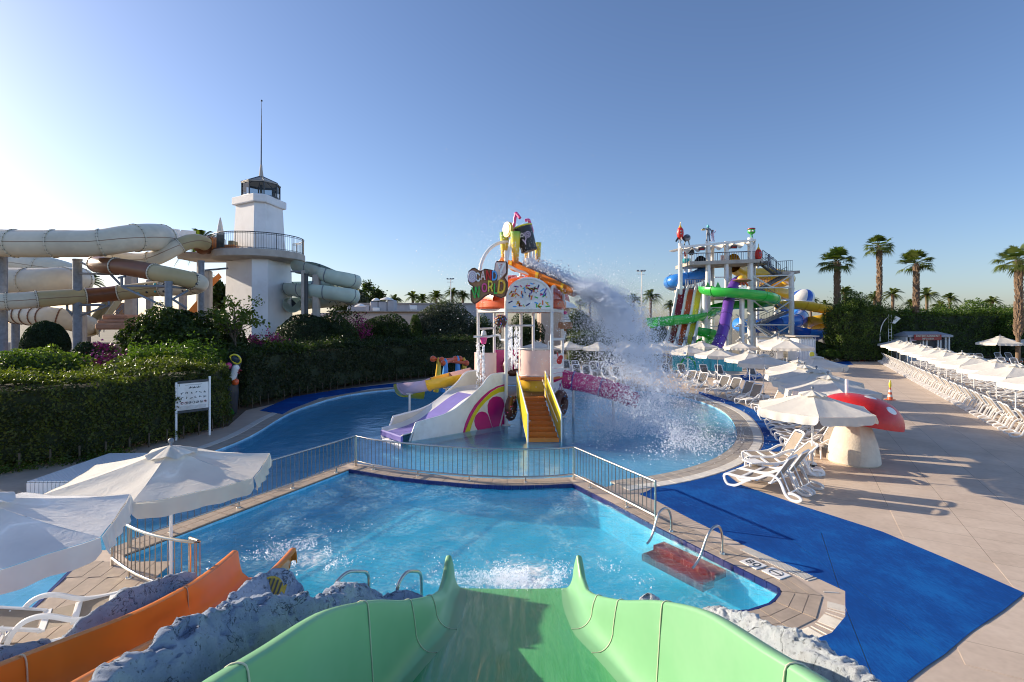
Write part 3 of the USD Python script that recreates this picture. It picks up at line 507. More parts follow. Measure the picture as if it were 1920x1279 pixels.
def skin(gv):
    nu, nv = gv.shape[:2]; i = np.arange(nu - 1)[:, None] * nv; j = np.arange(nv - 1)[None]; a, b, c, d = i + j, i + j + 1, i + nv + j + 1, i + nv + j
    return gv.reshape(-1, 3), np.vstack([np.stack([a, c, d], -1).reshape(-1, 3), np.stack([a, b, c], -1).reshape(-1, 3)])
def thick(gv, t):
    """A skin with thickness t below it, closed at its rim."""
    up = skin(gv); n = meshkit.arrays(up, True)[2]; n = n * np.sign(n[:, 2].mean() if abs(n[:, 2].mean()) > 1e-6 else 1); lo = up[0] - n * t; nu, nv = gv.shape[:2]
    idx = np.arange(nu * nv).reshape(nu, nv); rim = np.r_[idx[0], idx[1:, -1], idx[-1, -2::-1], idx[-2:0:-1, 0]]; N = nu * nv; m = len(rim); r2 = np.roll(rim, -1)
    v = np.vstack([up[0], lo]); e = np.vstack([up[0][rim], lo[rim]]); i = np.arange(m); j = (i + 1) % m
    return cat([(v, np.vstack([up[1], up[1][:, ::-1] + N])), (e, np.vstack([np.stack([i, j, j + m], 1), np.stack([i, j + m, i + m], 1)]))])
gs = thing('green_slide', 'wide mint green slide in the foreground, fanning out into the deep pool', 'water slide', (0, 5, 0))
c0 = k - 1
lw, fl, rw = gv[:, :c0 - 1], gv[:, c0 - 2:c0 + 3], gv[:, c0 + 2:]
part(gs, 'side_wall', thick(lw, .03), M['green_wall'], 40, 'left side wall of the slide, shaded inside'); part(gs, 'slide_bed', thick(fl, .03), M['green'], 40); part(gs, 'side_wall', thick(rw, .03), M['green_wall'], 40, 'right side wall of the slide, sunlit inside')
def ribs(Y):
    s_ = np.array([(x, Y, z + .004) for x, z in section(Y)]); return s_[2:-2]
M['seam'] = pm('cream_sealant', (.55, .55, .38), .6)
for Y in (3.55, 5.2, 6.3, 7.0):
    for sx in (-1, 1):
        p = ribs(Y) * [sx, 1, 1] + [X0, 0, 0]; p[:, 0] -= sx * .004; part(gs, 'seam', tube(smooth_path(p, 24), .008, 5), M['seam'], True)
# orange slide: straight steep flume to the left of the rocks
og = thing('orange_slide', 'narrow orange slide with two tall side walls running down past the left umbrella', 'water slide', (-4.2, 6, 0))
oA, oB = np.array([-4.36, 9.05]), np.array([-3.74, 2.0])      # centre line, mouth and upper end
def osec(t):
    c = oA + (oB - oA) * t; z = PC([0, .12, .3, .7, 1], [-.02, .04, .27, 1.12, 1.65])(t); w = .44; h = .53
    e = np.clip((t) / .009, 0, 1); h = h * (.55 + .45 * math.sqrt(max(0, 1 - (1 - e) ** 2)))
    pr = [(-w - .1, h - .06), (-w - .09, h - .01), (-w - .04, h), (-w, h - .02), (-w + .02, h * .6), (-w + .06, .1), (-w + .16, .01), (0, 0), (w - .16, .01), (w - .06, .1), (w - .02, h * .6), (w, h - .02), (w + .04, h), (w + .09, h - .01), (w + .1, h - .06)]
    return [(c[0] + a, c[1] + a * .1, z + b) for a, b in pr]
og_v = np.array([osec(t) for t in np.r_[np.linspace(0, .011, 9), np.linspace(.03, 1, 34)]])
part(og, 'left_wall'.replace('left_', 'side_'), thick(og_v[:, :7], .025), M['orange'], 40); part(og, 'slide_bed', thick(og_v[:, 6:9], .025), M['orange'], 40); part(og, 'side_wall', thick(og_v[:, 8:], .025), M['orange'], 40)
for t in (.24, .62, .88):
    p = np.array(osec(t)); part(og, 'seam', tube(smooth_path(p[2:6] + [.006, 0, .003], 12), .008, 5), M['seam'], True)
def ridge(pts, wid, seed, zb=-.05, amp=.22, n=240, m=76, steep=1.0):
    """A rocky ridge whose crest runs through pts (x, y, z); wid is its half width at the foot."""
    c = smooth_path(pts, n); t = np.gradient(c[:, :2], axis=0); t /= np.linalg.norm(t, axis=1, keepdims=True); s = np.stack([t[:, 1], -t[:, 0]], 1)
    a = np.linspace(-1, 1, m); u = np.linspace(0, 1, n); end = np.sqrt(np.clip(1 - np.abs(2 * u - 1) ** 14, 0, 1))
    W = np.interp(u, np.linspace(0, 1, len(np.atleast_1d(wid))) if np.ndim(wid) else [0, 1], wid if np.ndim(wid) else [wid, wid])
    zz = zb + (c[:, None, 2] - zb) * (1 - np.abs(a)[None] ** (1.7 * steep)) * (.2 + .8 * end[:, None])
    p = np.concatenate([c[:, None, :2] + s[:, None] * (a[None, :, None] * (W * (.3 + .7 * end))[:, None, None]), zz[..., None]], -1)
    q = p * 1.9; d = meshkit.fbm(q, 5, seed) - .5; rid = np.abs(meshkit.fbm(q * 1.2 + 7, 4, seed + 9) - .5); cr = np.clip(.07 - np.abs(meshkit.fbm(q * .9 + 31, 3, seed + 4) - .5), 0, 1)
    fine = meshkit.fbm(q * 5, 3, seed + 2) - .5
    k_ = (amp * 1.4 * d + amp * .5 * (.12 - rid) + amp * .42 * fine + amp * .3 * (meshkit.fbm(q * 13, 2, seed + 6) - .5) - cr * amp * 2.2) * (1 - np.abs(a)[None] ** 6); p[..., 2] += k_; p[..., :2] += s[:, None] * (k_ * np.sign(a)[None] * .5)[..., None]
    p[..., 2] = np.maximum(p[..., 2], zb - .1); return skin(p)
def rock(label, m, mat='bluerock'):
    rock.last = m[0]; return solo('artificial_rock', m, M[mat], label, 'rock', 'painted blue rocks around the slides', smooth=55)
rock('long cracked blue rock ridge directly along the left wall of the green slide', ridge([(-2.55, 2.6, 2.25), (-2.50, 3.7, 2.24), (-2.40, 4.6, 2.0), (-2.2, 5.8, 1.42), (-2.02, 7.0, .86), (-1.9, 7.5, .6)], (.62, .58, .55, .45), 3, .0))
rock('small pale blue rock hump at the pool edge left of the green slide mouth', ridge([(-1.95, 7.55, .42), (-1.65, 7.75, .46), (-1.3, 7.85, .25)], .35, 12, -.05, .12, 60, 30))
rock('blue rock mound with the yellow fish relief, beside the orange slide', ridge([(-2.9, 2.5, 2.0), (-2.95, 4.36, 1.74), (-3.05, 5.3, 1.58), (-3.18, 6.4, 1.31), (-3.2, 6.95, 1.15), (-3.02, 7.6, .40)], (.42, .38, .38, .36), 21, .0, .16))
mound_v = rock.last
rock('long grey blue rock on the outside of the orange slide, before the umbrella pole', ridge([(-5.2, 5.75, .80), (-5.12, 6.3, .98), (-5.08, 7.0, .90), (-5.0, 7.6, .76), (-4.98, 8.1, .58)], (.42, .36, .3), 33, .0, .13, 90, 36))
rock('grey blue boulder in the lower left corner beside the orange slide', ridge([(-5.05, 3.9, 1.35), (-4.95, 4.8, 1.36), (-4.92, 5.35, 1.14), (-5.0, 5.75, .78)], (.5, .42, .35), 41, .0, .15, 90, 36))
rock('blue rock ridge painted paler as if sunlit, along the right wall of the green slide', ridge([(2.9, 2.2, 2.0), (2.85, 3.4, 1.78), (2.80, 4.3, 1.62), (2.74, 4.9, 1.56), (2.62, 5.7, 1.24), (2.45, 6.3, .95), (2.25, 6.8, .5)], (.85, .8, .7, .5), 55, .0, .2), 'sunlit_rock')
rock('small rock tip painted pale as if sunlit, just behind the right wall of the green slide', ridge([(1.75, 7.2, .35), (1.95, 7.35, .62), (2.25, 7.2, .42), (2.45, 7.0, .3)], .28, 61, -.05, .12, 60, 30), 'sunlit_rock')
# fish relief
_px = 960 + mound_v[:, 0] / mound_v[:, 1] * FPX; _py = HOR + (CAM_H - mound_v[:, 2]) / mound_v[:, 1] * FPX; _k = np.argsort((_px - 512) ** 2 + (_py - 1104) ** 2)[:12]; fc = mound_v[_k[np.argmin(mound_v[_k, 1])]] + [0, -.02, .02]; fs = thing('fish_relief', 'round yellow and black striped fish relief on the blue rock', 'relief', fc)
fx, fy = np.array([.93, .25, -.28]), np.array([.12, .55, .83]); fx /= np.linalg.norm(fx); fy -= fx * (fy @ fx); fy /= np.linalg.norm(fy); fn = np.cross(fx, fy)
if fn[1] > 0: fn = -fn
a = np.linspace(0, 2 * PI, 30); bod = Polygon(np.stack([.14 * np.cos(a), .125 * np.sin(a)], 1)).union(Polygon([(.12, .02), (.18, .06), (.18, -.06), (.12, -.02)]))
M['fishy'] = pm('fish_yellow', (.45, .32, .03), .5, .3, 20.0)
fb_ = part(fs, 'body', ext(bod, .06, fc - fn * .02, fx, fy, fn), M['fishy'])
for x in (-.1, -.05, 0, .05, .1): part(fb_, 'stripe', ext(Polygon([(x - .011, -.1 * math.cos(x * 8)), (x + .011, -.1 * math.cos(x * 8)), (x + .018, .1 * math.cos(x * 8)), (x - .004, .1 * math.cos(x * 8))]), .008, fc + fn * .042, fx, fy, fn), M['dark'])
# ================================================================ UMBRELLAS AND LOUNGERS
def umbrella_parts(t, R=1.55, rim=2.08, top=2.50, n=6, rot=0.0, val=.24, seed=0, mat='cloth', base=True, sag=.028, fold=False):
    rng = np.random.default_rng(seed); can, vals = [], []
    for i in range(n):
        a0, a1 = rot + 2 * PI * i / n, rot + 2 * PI * (i + 1) / n; d0, d1 = np.array([math.cos(a0), math.sin(a0)]), np.array([math.cos(a1), math.sin(a1)]); ph = rng.uniform(0, 9)
        def fn(u, w):
            r = .10 + (R - .10) * u; xy = (d0 * (1 - w)[..., None] + d1 * w[..., None]) * r[..., None]
            z = top + (rim - top) * u ** 1.06 - sag * (1 - (2 * w - 1) ** 2) * np.sin(PI * np.clip(u, 0, 1) * .62) * 1.3 - .035 * np.sin(u * PI)
            z = z + .006 * np.sin(ph + w * 14 + u * 5) * u + .008 * (meshkit.fbm(np.stack([u * 4 + ph, w * 4, u * 0 + i], -1), 3, seed) - .5)
            return np.concatenate([xy, z[..., None]], -1)
        v, f = grid(18, 15, fn); can.append((v, f))
        def vl(u, w):
            rim_p = fn(np.ones_like(w), w); nd = (d0 + d1) / np.linalg.norm(d0 + d1)
            o = u * val * (1 - .0 * w); wob = .022 * np.sin(w * 26 + ph) * u + .012 * np.sin(w * 9 + ph * 2) * u; q = rim_p.copy(); q[..., :2] += (nd * (.015 + .03 * u + wob)[..., None]); q[..., :2] = q[..., :2] * (1 - .0) ; q[..., 2] -= o
            ins = np.clip(np.minimum(w, 1 - w) / .06, 0, 1); q[..., 2] += u * val * .35 * (1 - ins) ** 2; return q
        vals.append(grid(8, 30, vl))
    part(t, 'canopy', cat(can), M[mat], 35); 
    for v in vals: part(t, 'valance', v, M[mat], True)
    def vf(u, w):
        a = w * 2 * PI; r = .02 + .36 * u; wv = .5 + .5 * np.cos(n * (a - rot)); z = top + .075 - .10 * u ** 1.1 - .03 * u * (1 - wv) * 1.6 + .012 * np.sin(a * 11 + seed) * u
        return np.stack([np.cos(a) * r, np.sin(a) * r, z], -1)
    part(t, 'vent_cap', grid(7, 61, vf), M[mat], True)
    part(t, 'pole', cat([rod((0, 0, .1), (0, 0, 1.35), .024, 10), rod((0, 0, 1.30), (0, 0, top + .05), .019, 10), rod((0, 0, 1.25), (0, 0, 1.38), .034, 10)]), M['plastic'], 40)
    part(t, 'finial', cat([rod((0, 0, top + .04), (0, 0, top + .12), .02, 8), ball((0, 0, top + .155), .045, 2)]), M['grey_steel'], True)
    for i in range(n):
        a = rot + 2 * PI * i / n; d = np.array([math.cos(a), math.sin(a), 0]); part(t, 'rib', rod(d * .05 + [0, 0, top - .05], d * (R - .02) + [0, 0, rim - .025], .009, 5), M['plastic'])
    part(t, 'strut_hub', cat([rod((0, 0, rim - .32), (0, 0, rim - .22), .045, 8)] + [rod((0, 0, rim - .27), (math.cos(rot + 2 * PI * i / n) * R * .5, math.sin(rot + 2 * PI * i / n) * R * .5, top + (rim - top) * .5 - .1), .007, 5) for i in range(n)]), M['plastic'])
    if base: part(t, 'base', cat([lathe([(0, .20), (.10, .20), (.26, .17), (.33, .10), (.34, .02), (.33, 0), (0, 0)], 8), rod((0, 0, .16), (0, 0, .27), .05, 10)]), M['plastic'], 30); part(t, 'clamp', cat([rod((0, 0, .19), (0, 0, .26), .065, 8), rod((.05, 0, .23), (.14, 0, .23), .012, 6)]), M['black'])
    return t
def U(label, loc, group=None, **k): return umbrella_parts(local(thing('parasol', label, 'parasol', loc, 1e-9, group)), **k)
U('large cream parasol standing behind the orange slide, second from the left edge', (-5.74, 8.62, 0), rot=math.radians(227), R=1.60, rim=1.98, top=2.34, seed=1, base=False)
U('cream parasol cut off by the left edge, its canopy nearest the camera', (-6.15, 5.80, 0), rot=math.radians(57), R=1.55, rim=2.10, top=2.48, seed=2, mat='cloth_w', base=False)
ub = U('nearest cream parasol on the right deck, in front of the red mushroom', (8.92, 15.2, 0), rot=math.radians(-90 + 32 + 3), R=1.62, rim=1.95, top=2.38, seed=3)
proto_u = []
for k in range(3):
    lab, loc = (('second cream parasol on the right deck, directly behind the nearest one', (11.35, 18.4, 0)), ('shaded grey looking parasol third back along the lagoon mat', (12.25, 20.6, 0)), ('cream parasol fourth back along the lagoon mat', (14.3, 25.6, 0)))[k]
    proto_u.append(U(lab, loc, 'cream parasols round the lagoon', rot=.3 + k * .35, R=1.58, rim=2.08, top=2.52, seed=10 + k))
ulist = [(12.9, 22.6, 'dim shaded parasol squeezed between the third and fourth along the mat'), (14.9, 30.3, 'cream parasol at the bend of the mat, before the turquoise panels'), (15.6, 33.6, 'cream parasol just left of the bend, over two dark loungers'),
    (15.1, 37.6, 'bluish parasol in front of the turquoise glass panels'), (21.9, 49.0, 'sunlit cream parasol below the purple tube slide'), (18.7, 50.5, 'sunlit cream parasol below the foot of the lane slide'),
    (14.3, 41.6, 'bluish parasol dimmed by the edge of the spray'), (15.4, 51.0, 'parasol half lost behind the spray under the lane slide'), (10.6, 45.0, 'cream parasol caught in the left fringe of the spray'),
    (12.0, 54.0, 'rear cream parasol behind the fringe of the spray'), (8.1, 48.0, 'cream parasol two places right of the candy play tower'), (5.5, 49.5, 'cream parasol half hidden by the right post of the play tower'),
    (2.5, 49.5, 'pale parasol seen through the middle of the play tower'), (17.0, 28.6, 'cream parasol behind the fourth, seen over its edge'), (12.4, 44.2, 'parasol inside the thickest spray, second row'), (13.0, 47.3, 'hazy parasol behind the spray, below the palms')]
for i, (x, y, lab) in enumerate(ulist): copy(proto_u[i % 3], (x, y, 0), .5 * i, lab)
# row along the right channel pool
rowproto = U('nearest parasol of the right hand row, cut by the picture edge', (*RW(-3.4, .15), 0), 'cream parasols in the row along the right channel', rot=.62, R=1.72, rim=2.02, top=2.46, seed=21)
for i in range(12):
    lab = f'{ordinal(i + 1)} parasol from the near end of the right hand row' if i < 11 else 'far end parasol of the right hand row by the kiosk'
    copy(rowproto, (*RW(.25 + 3.42 * i, .15 * (i % 2)), 0), .15 * math.sin(i * 2.1), lab)
big = U('big cream parasol before the grey cabin, lowest canopy of the stack', (23.8, 44.3, 0), 'large parasols before the grey cabin', rot=.5, R=2.05, rim=2.3, top=2.95, seed=31)
copy(big, (25.2, 47.6, 0), .3, 'big cream parasol before the grey cabin, middle canopy of the stack'); copy(big, (26.2, 50.6, 0), .6, 'big cream parasol before the grey cabin, rearmost canopy of the stack')
copy(big, (51.0, 53.5, 0), .2, 'cream parasol on the far right lawn, left of the palm trunk', group='parasols on the far right lawn'); copy(big, (57.2, 55.5, 0), .8, 'cream parasol on the far right lawn at the picture edge', group='parasols on the far right lawn'); copy(big, (63, 66, 0), .4, 'small distant parasol behind the palm trunk on the right', group='parasols on the far right lawn')
# ---- loungers: u runs from the foot end (0) to the head end (1.95)
SIDE = [(.30, .315), (.72, .335), (.92, .40), (1.10, .50), (1.28, .535), (1.42, .47), (1.52, .30), (1.60, .12), (1.72, .035), (1.88, .03), (1.96, .09), (1.88, .16), (1.66, .165)]
FRONT = [(.72, .30), (.52, .19), (.34, .07), (.20, .03), (.08, .05), (0, .18), (.0, .27), (.08, .315), (.30, .315)]
def lounger(label, loc, rz, back, sling, group=None):
    t = local(thing('sun_lounger', label, 'sun lounger', loc, rz, group)); rect = [(-.02, -.034), (.02, -.034), (.026, 0), (.02, .034), (-.02, .034), (-.026, 0)]
    for y in (-.33, .33):
        p = smooth_path([(u, y, z) for u, z in FRONT + SIDE[1:]], 70); part(t, 'side_frame', sweep(p, [(b * .9, a) for a, b in rect][::-1]), M['plastic'], 45)
    def sl(y0=.30): return grid(14, 5, lambda u, w: np.stack([.02 + 1.22 * u, (w - .5) * 2 * y0, .325 - .02 * np.sin(PI * u) * (1 - (2 * w - 1) ** 2) + .0 * u], -1))
    part(t, 'seat_sling', sl(), M[sling], True)
    ca, sa = math.cos(back), math.sin(back); h = np.array([1.22, 0, .33]); B = lambda d, y, o=0: h + np.array([ca * d - sa * o, y, sa * d + ca * o])
    part(t, 'back_sling', grid(8, 5, lambda u, w: np.stack([h[0] + ca * (.04 + .74 * u), (w - .5) * .54, h[2] + sa * (.04 + .74 * u) - .01 * np.sin(PI * w)], -1)), M[sling], True)
    fr = round_path([B(0, -.29), B(.80, -.29), B(.84, -.20), B(.85, 0), B(.84, .20), B(.80, .29), B(0, .29)], .10, 6)
    part(t, 'back_frame', sweep(fr, [(-.028, -.016), (.028, -.016), (.028, .016), (-.028, .016)], up=(-sa, 0, ca)), M['plastic'], 40)
    part(t, 'crossbar', cat([box((u, 0, z), (.08, .64, .03)) for u, z in ((.06, .31), (.46, .318), (.86, .318), (1.20, .318))]), M['plastic'])
    part(t, 'back_support', cat([beam(B(.40, y), (1.66, y, .16), .03, .02) for y in (-.22, .22)] + [beam((1.66, -.3, .16), (1.66, .3, .16), .03, .03)]), M['plastic'])
    return t
lp = {}
def L(kind, x, y, ang, label, group=None):
    """ang: bearing of the head end, radians from +x."""
    key = kind
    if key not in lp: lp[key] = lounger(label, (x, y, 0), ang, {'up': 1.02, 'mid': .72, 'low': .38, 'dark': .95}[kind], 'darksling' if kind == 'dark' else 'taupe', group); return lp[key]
    return copy(lp[key], (x, y, 0), ang, label, group)
L('up', 6.12, 14.36, -.86, 'nearest sun lounger of the right deck, its frame looping towards the blue mat'); L('up', 6.72, 14.86, -.84, 'sun lounger touching the nearest one, on its far side')
L('mid', 7.15, 15.45, -.12, 'sun lounger behind the nearest pair, left of the parasol base'); L('up', 7.42, 16.2, -.05, 'sun lounger with raised back right behind the parasol pole, by the mushroom stem')
def side_table(label, loc):
    t = thing('side_table', label, 'side table', loc); part(t, 'table_top', box((loc[0], loc[1], .42), (.46, .46, .035), .2, .012), M['plastic'])
    for sx in (-.18, .18):
        for sy in (-.18, .18): part(t, 'leg', beam((loc[0] + sx, loc[1] + sy, 0), (loc[0] + sx * .9, loc[1] + sy * .9, .405), .045), M['plastic'])
side_table('low white plastic table between the nearest pair and the next sun lounger', (7.05, 14.95, 0)); side_table('low white plastic table at the end of the stack beside the mat bend', (9.95, 16.95, 0))
row = [(9.55, 17.55, .03), (9.75, 18.25, .03), (9.95, 19.0, .05), (10.15, 19.7, .06), (10.55, 20.75, .1), (10.9, 21.6, .12), (11.3, 22.9, .15), (11.6, 23.7, .18), (12.05, 24.9, .22), (12.3, 25.8, .25)]
for i, (x, y, a) in enumerate(row): L('mid' if i % 3 else 'up', x, y, a, f'{ordinal(i)} sun lounger from the near end of the set along the mat', 'sun loungers packed along the lagoon mat')
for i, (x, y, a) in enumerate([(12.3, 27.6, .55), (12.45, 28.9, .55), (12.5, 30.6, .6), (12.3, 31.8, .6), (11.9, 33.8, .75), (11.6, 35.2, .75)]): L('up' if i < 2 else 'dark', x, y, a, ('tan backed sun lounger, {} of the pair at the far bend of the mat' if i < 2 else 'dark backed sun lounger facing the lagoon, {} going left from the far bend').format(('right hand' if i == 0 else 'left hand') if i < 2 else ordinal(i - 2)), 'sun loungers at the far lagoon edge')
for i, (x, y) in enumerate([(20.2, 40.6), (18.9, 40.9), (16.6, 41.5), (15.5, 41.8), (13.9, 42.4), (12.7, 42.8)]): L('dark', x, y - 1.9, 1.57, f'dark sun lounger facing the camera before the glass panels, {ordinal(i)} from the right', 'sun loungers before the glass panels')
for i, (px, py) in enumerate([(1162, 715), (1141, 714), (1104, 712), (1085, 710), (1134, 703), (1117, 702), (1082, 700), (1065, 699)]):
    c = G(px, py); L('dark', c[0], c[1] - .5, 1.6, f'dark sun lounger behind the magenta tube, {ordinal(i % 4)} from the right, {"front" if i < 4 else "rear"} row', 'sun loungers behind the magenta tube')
hd = math.atan2(-rn[1], -rn[0])
for i in range(40):
    t_ = -4.9 + 1.07 * i + (.22 if i % 2 else 0); c = RW(t_, .35); L('up', c[0], c[1], hd + .04 * math.sin(i * 3.7), f'{ordinal(i)} deck side sun lounger from the near end of the right row', 'sun loungers on the deck side of the right row')
for i in range(22):
    c = RW(-1.0 + 1.9 * i, .95); L('low', c[0], c[1], hd + PI + .05 * math.sin(i * 2.3), f'{ordinal(i)} channel side sun lounger from the near end of the right row', 'sun loungers on the channel side of the right row')
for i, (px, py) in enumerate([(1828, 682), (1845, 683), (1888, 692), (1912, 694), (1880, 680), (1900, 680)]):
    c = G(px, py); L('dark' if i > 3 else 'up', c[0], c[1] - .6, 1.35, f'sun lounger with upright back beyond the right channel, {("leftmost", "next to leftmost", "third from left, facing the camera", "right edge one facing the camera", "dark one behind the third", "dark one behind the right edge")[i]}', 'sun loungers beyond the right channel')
# loungers on the lower left bank
for x, y, a, k, lab in ((-5.55, 7.85, 3.75, 'low', 'tan sun lounger on the lower left bank, the farther one'), (-5.45, 6.65, 3.72, 'low', 'tan sun lounger on the lower left bank in the corner, the nearer one')): L(k, x, y, a, lab)
# ================================================================ MUSHROOM, CONES, SMALL SIGNS
mc = G(1614, 872); mc = np.array([mc[0], mc[1] + .35, 0]); mt = thing('mushroom_sculpture', 'giant red toadstool with white spots and a pale stem on the right deck', 'sculpture', mc)
stem = lathe([(0, 0), (.70, 0), (.74, .05), (.73, .2), (.66, .6), (.54, 1.0), (.43, 1.3), (.40, 1.5), (0, 1.5)], 48, mc)
part(mt, 'stem', stem, M['mush_stem'], 40)
tilt = math.radians(9)
def cap(th, ph, o=0.0):
    r = 1.22 * np.sin(th) ** .92 + o; z = .90 * np.maximum(np.cos(th), 0) ** .85 + o
    x, y = r * np.cos(ph), r * np.sin(ph); return np.stack([x * math.cos(tilt) + z * math.sin(tilt) + .12, y * np.ones_like(x), z * math.cos(tilt) - x * math.sin(tilt) + 1.28], -1) + mc
cv, cf = grid(26, 65, lambda u, w: cap(u * PI / 2, w * 2 * PI)); mcap = part(mt, 'cap', (cv, cf[:, ::-1]), M['red'], True)
part(mt, 'gills', grid(6, 65, lambda u, w: np.stack([(.35 + .865 * u) * np.cos(w * 2 * PI) * math.cos(tilt) + .12, (.35 + .865 * u) * np.sin(w * 2 * PI), -(.35 + .865 * u) * np.cos(w * 2 * PI) * math.sin(tilt) + 1.28 + .10 * (1 - u)], -1) + mc), M['red'], True)
for th, ph, r in ((.30, -1.54, .13), (.92, -1.22, .15), (1.3, -2.05, .17), (1.1, -2.75, .17), (.5, 1.5, .17), (1.1, .4, .2), (.98, 2.3, .2)):
    def sp(u, w): return cap(th + r * u * np.cos(w * 2 * PI) / 1.0, ph + r * u * np.sin(w * 2 * PI) / math.sin(max(th, .3)), .012 * (1 - u ** 6))
    part(mcap, 'spot', grid(6, 25, sp), M['white'], True)
part(mt, 'cap_pole', rod(mc + [-.05, .25, 1.9], mc + [-.05, .25, 2.62], .05, 12), M['plastic'], True)
def cone_with_sign(label, c, disc, col, s=1.0):
    t = thing('traffic_cone', label, 'traffic cone', c); z = lambda *a: lathe([(r * s, h * s) for r, h in a], 20, c)
    part(t, 'foot', box((c[0], c[1], .02 * s), (.38 * s, .38 * s, .04 * s), .4), M['redorange'])
    for k in range(5): part(t, 'band', z((.145 - .11 * k / 5, .04 + .135 * k), (.145 - .11 * (k + 1) / 5, .04 + .135 * (k + 1))), M['white' if k % 2 else 'redorange'], True)
    if disc: part(t, 'sign_disc', ext(Point(0, 0).buffer(.26 * s), .03, (c[0], c[1] - .02, .95 * s), (1, 0, 0), (0, 0, 1)), M[col]); part(t, 'sign_rim', tube([(c[0] + .26 * s * math.cos(x), c[1] - .035, .95 * s + .26 * s * math.sin(x)) for x in np.linspace(0, 2 * PI, 30)], .02, 6), M['white'], True)
    else: part(t, 'topper', lathe([(.035, .7), (.06, .78), (.07, .92), (.05, 1.05), (0, 1.18)], 12, c), M[col], True)
cone_with_sign('orange and white striped traffic cone with a tall yellow topper, on the open deck', np.array([*G(1669, 750)[:2], 0]), False, 'lemon', 1.02)
cone_with_sign('far traffic cone carrying a round green sign before the tall hedge', np.array([*G(1617, 677)[:2], 0]), True, 'green2', 1.15)
cone_with_sign('traffic cone carrying a round yellow sign behind the parasols', np.array([*G(1522, 683)[:2], 0]), True, 'lemon', 1.1)
c = G(1571, 676); t = thing('light_box_post', 'small grey spotlight box on a bulging white stand before the tall hedge', 'spotlight', c)
part(t, 'stand', lathe([(.25, 0), (.28, .2), (.15, .4), (.18, .6), (.12, .75), (0, .78)], 16, c), M['plastic'], True); part(t, 'lamp_box', box(c + [0, 0, 1.02], (.5, .4, .52)), M['grey_steel']); part(t, 'lens', box(c + [0, -.21, 1.02], (.36, .03, .36)), M['navyglass'])
c = G(1642, 676); t = thing('lifeguard_chair', 'tall white lifeguard chair at the far end of the right row', 'chair', c)
for sx in (-.4, .4):
    for sy in (-.3, .3): part(t, 'leg', beam(c + [sx, sy, 0], c + [sx * .8, sy * .8, 1.0 if sy < 0 else 1.6], .07), M['plastic'])
part(t, 'seat', box(c + [0, 0, .98], (.75, .6, .06)), M['plastic']); part(t, 'backrest', box(c + [0, .26, 1.45], (.75, .05, .5)), M['plastic']); part(t, 'armrest', box(c + [-.38, 0, 1.22], (.08, .6, .05)), M['plastic']); part(t, 'armrest', box(c + [.38, 0, 1.22], (.08, .6, .05)), M['plastic']); part(t, 'step', box(c + [0, -.32, .45], (.75, .08, .05)), M['plastic'])
# towel covered lounger pieces at the right edge
def drape(label, c, s):
    m = grid(14, 10, lambda u, w: np.stack([c[0] + (u - .5) * .7, c[1] + (w - .5) * 1.2, np.maximum(.36, .95 - 1.3 * np.abs(w - .35)) + .03 * np.sin(u * 17 + s) + .02 * np.sin(w * 13)], -1)); solo('towel', m, M['towel'], label, 'towel', smooth=True)
M['towel'] = clothm('towel_cloth', (.55, .43, .36), .1)
drape('pinkish beige towel draped over the lounger backs at the right edge, the left one', RW(-3.6, -.55), 1); drape('pinkish beige towel draped over the lounger backs at the right edge, the right one', RW(-4.9, -.5), 4)
# information board by the hedge
b0, b1 = np.array([*G(330, 826)[:2], 0]), np.array([*G(393, 816)[:2], 0]); bu = (b1 - b0) / np.linalg.norm(b1 - b0); W = np.linalg.norm(b1 - b0); bn = np.array([bu[1], -bu[0], 0])
t = thing('information_board', 'white pool rules board with rows of pictograms on two posts before the hedge', 'sign', b0)
for b, h in ((b0, 2.20), (b1, 2.34)): part(t, 'post', box(b + [0, 0, h / 2], (.075, .075, h), math.atan2(bu[1], bu[0]), .012), M['plastic'])
part(t, 'panel', box((b0 + b1) / 2 + [0, 0, 1.62], (W - .09, .03, 1.02), math.atan2(bu[1], bu[0]), .004), M['white']); part(t, 'back_rail', cat([box((b0 + b1) / 2 + [0, 0, z], (W - .08, .05, .10), math.atan2(bu[1], bu[0]), .004) for z in (2.185, 1.055)]), M['dark'])
bz = np.array([0, 0, 1.]); fo = lambda x, z: b0 + bu * (x * W) + bn * .017 + [0, 0, z]
rr = random.Random(4)
for i in range(3): part(t, 'slide_symbol', ext(Polygon([(0, 0), (.13, .02), (.12, .08), (.10, .03), (.07, .05), (.06, .10), (.045, .05), (.01, .03)]), .004, fo(.36 + .12 * i, 1.92), bu, bz, bn), M['dark'])
for j in range(3):
    for i in range(6 if j < 2 else 7):
        o = fo(.13 + (.135 if j < 2 else .115) * i, 1.72 - .19 * j)
        if j == 2: part(t, 'pictogram_ring', tube([o + bu * (.045 + .045 * math.cos(x)) + bz * (.04 + .045 * math.sin(x)) for x in np.linspace(0, 2 * PI, 17)], .006, 5), M['red' if i in (0, 1, 6) else 'dark'])
        pts = [(rr.uniform(0, .09), rr.uniform(0, .08)) for _ in range(6)]; part(t, 'pictogram', ext(LineString(pts[:4]).buffer(.011), .004, o, bu, bz, bn), M['dark'])
for j in range(4): part(t, 'text_line', ext(LineString([(0, 0), (W * .78, 0)]).buffer(.004), .003, fo(.1, 1.25 - .035 * j), bu, bz, bn), M['grey_steel'])
part(t, 'text_line', ext(LineString([(0, 0), (W * .5, 0)]).buffer(.006), .003, fo(.26, 2.06), bu, bz, bn), M['grey_steel'])
